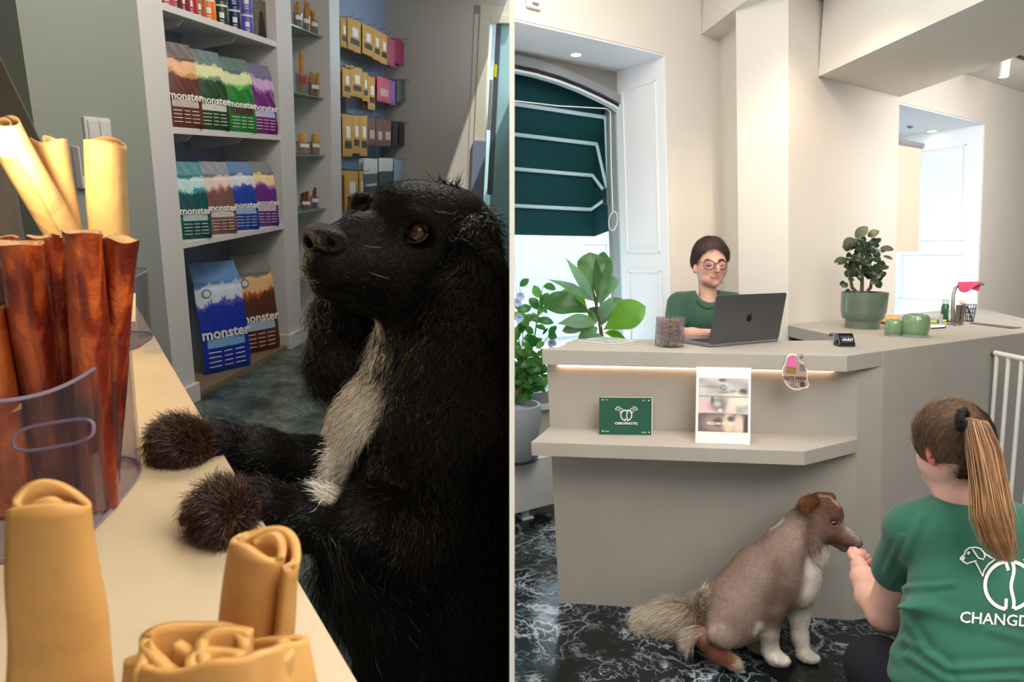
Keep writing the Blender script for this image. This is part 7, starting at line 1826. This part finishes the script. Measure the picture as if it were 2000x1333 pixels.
# trousers
B = Body(.04); NV = (18, 20, 34)
cpx(B, [(1870, 1440, 1.66, 110), (1720, 1310, 1.90, 62)], NV); cpx(B, [(1718, 1308, 1.90, 66), (1730, 1480, 1.92, 50)], NV, k=.03)
cpx(B, [(1940, 1440, 1.66, 110), (2090, 1340, 1.90, 66)], NV); cpx(B, [(2090, 1340, 1.90, 60), (2070, 1490, 1.92, 50)], NV, k=.03)
q0_ = P(1730, 1480, 1.92); B.cap(np.array([q0_[0], q0_[1], .05]), np.array([q0_[0] - .02, q0_[1] + .18, .035]), .05, .04, (14, 14, 16)); B.cap(q0_, np.array([q0_[0], q0_[1], .06]), .06, .05, NV)
q0_ = P(2070, 1490, 1.92); B.cap(np.array([q0_[0], q0_[1], .05]), np.array([q0_[0] - .02, q0_[1] + .18, .035]), .05, .04, (14, 14, 16)); B.cap(q0_, np.array([q0_[0], q0_[1], .06]), .06, .05, NV)
p_, q_, c_ = B.mesh(.008); p_[:, 2] = np.maximum(p_[:, 2], .003); wrap('trousers', p_, q_, M('navy_trousers', (16, 18, 30), .85, bump=.1, bscale=50), w2, smooth=True)
# collar of a dark top at the throat
m = MB(); m.tube([P(1822, 975, 1.74), P(1832, 968, 1.73), P(1842, 964, 1.72)], [.006, .012, .008], 10); m.build('dark_collar', M('navy_trousers'), w2, smooth=True)
# hair
B = Body(.012); H2 = (112, 88, 68)
bpx(B, 1862, 850, 1.67, 62, 69, .096, 0, H2); bpx(B, 1852, 880, 1.675, 48, 50, .08, 10, H2); bpx(B, 1880, 890, 1.665, 40, 48, .08, -10, H2)
bpx(B, 1820, 912, 1.70, 24, 40, .10, 14, H2, k=.006, sub=True); bpx(B, 1858, 960, 1.66, 46, 28, .12, 0, H2, k=.01, sub=True)
p_, q_, c_ = B.mesh(.0036); hm2 = M('hair_brown', rough=.5, attr='Col', spec=.4)
hr2 = wrap('hair', p_, q_, hm2, w2, smooth=True, colors=c_)
A0 = np.array([1878., 822.])
def to_tie(root, nn):
    xy = px_of(root); d = A0 - xy; d /= np.maximum(np.linalg.norm(d, axis=1), 1)[:, None]; return d[:, :1] * CAMX - d[:, 1:] * CAMU + .25 * CAMB
fur('hair_strands', p_, q_, c_, 15000, lambda r: np.minimum(.055, .3 * .00133 * np.linalg.norm(px_of(r) - A0, axis=1) + .012), to_tie, hm2, hr2, width=.0006, lift=.035, noise=.045, seg=4, side=1, seed=41, vary=.38, mask=lambda c, n: ((n * (C - c)).sum(1) > -.3).astype(float))
tie = MB()
for k in range(5): tie.tube([P(1876 + 2 * k + 10 * math.cos(a_) * .55, 822 - k + 17 * math.sin(a_), 1.575 - .012 * k + .022 * math.cos(a_)) for a_ in np.linspace(0, 2 * PI, 22)], [.0065 + .0015 * math.sin(j * 2.2 + k) for j in range(22)], 7, cap=False)
tie.build('hair_tie', M('scrunchie_black', (20, 20, 24), .95, bump=.6, bscale=160), w2, smooth=True)
# ponytail: ribbons of strands following one falling spine
rg2 = np.random.default_rng(8); nst = 1500; sp = np.array([(1882, 820, 1.56, 10), (1908, 826, 1.53, 24), (1922, 880, 1.52, 34), (1932, 950, 1.50, 34), (1938, 1010, 1.485, 36), (1950, 1060, 1.485, 27), (1966, 1100, 1.49, 10)], float)
tt = np.linspace(0, 1, 15); V = []; T = []; CCs = []
for i in range(nst):
    a_ = rg2.random() * 2 * PI; rr = rg2.random() ** .55; end = rg2.uniform(.72, 1.0); ph = rg2.random() * 6
    colr = np.array(lin((118, 88, 62) if rg2.random() < .55 else (164, 124, 88))[:3]) * math.exp(rg2.normal(0, .3))
    drift = rg2.normal(0, 9)
    pts_ = []
    for t in tt:
        u = t * end * (len(sp) - 1); k = min(int(u), len(sp) - 2); f = u - k; f = f * f * (3 - 2 * f) * .5 + f * .5; s4 = sp[k] * (1 - f) + sp[k + 1] * f
        x = s4[0] + s4[3] * rr * math.cos(a_ + .6 * t) + drift * t * t + 3 * math.sin(t * 5 + ph) * t; y = s4[1] + 6 * math.sin(a_) * (1 - t)
        pts_.append(P(x, y, s4[2] + s4[3] * .0008 * rr * math.sin(a_ + .6 * t)))
    pts_ = np.array(pts_); b0i = len(V)
    sd_ = nrm(CAMX + CAMB * rg2.normal(0, .6)); 
    for j, p in enumerate(pts_):
        w = .0011 * (1 - .8 * (j / 14) ** 2); V += [p - sd_ * w, p + sd_ * w]; f = (j / 14) ** 1.5; cj = colr * (1 - f) + colr * 1.0 * f + np.array(lin((150, 104, 62))[:3]) * f * .5; CCs += [cj, cj]
    T += [(b0i + 2 * j, b0i + 2 * j + 1, b0i + 2 * j + 3, b0i + 2 * j + 2) for j in range(14)]
wrap('ponytail', np.array(V), np.array(T), hm2, w2, smooth=True, colors=np.clip(np.array(CCs), 0, 1))
# ------------------------------------------------------------------ the thin white dividing wall between the two rooms
m = MB(frame(C, CAMX, CAMU, -CAMB))
d0 = .66
m.box(-5 / F * d0, 5 / F * d0, -2.5, 2.5, d0, 9)
struct(m.build('wall_divider', M('divider_white', (250, 250, 250), .6)))
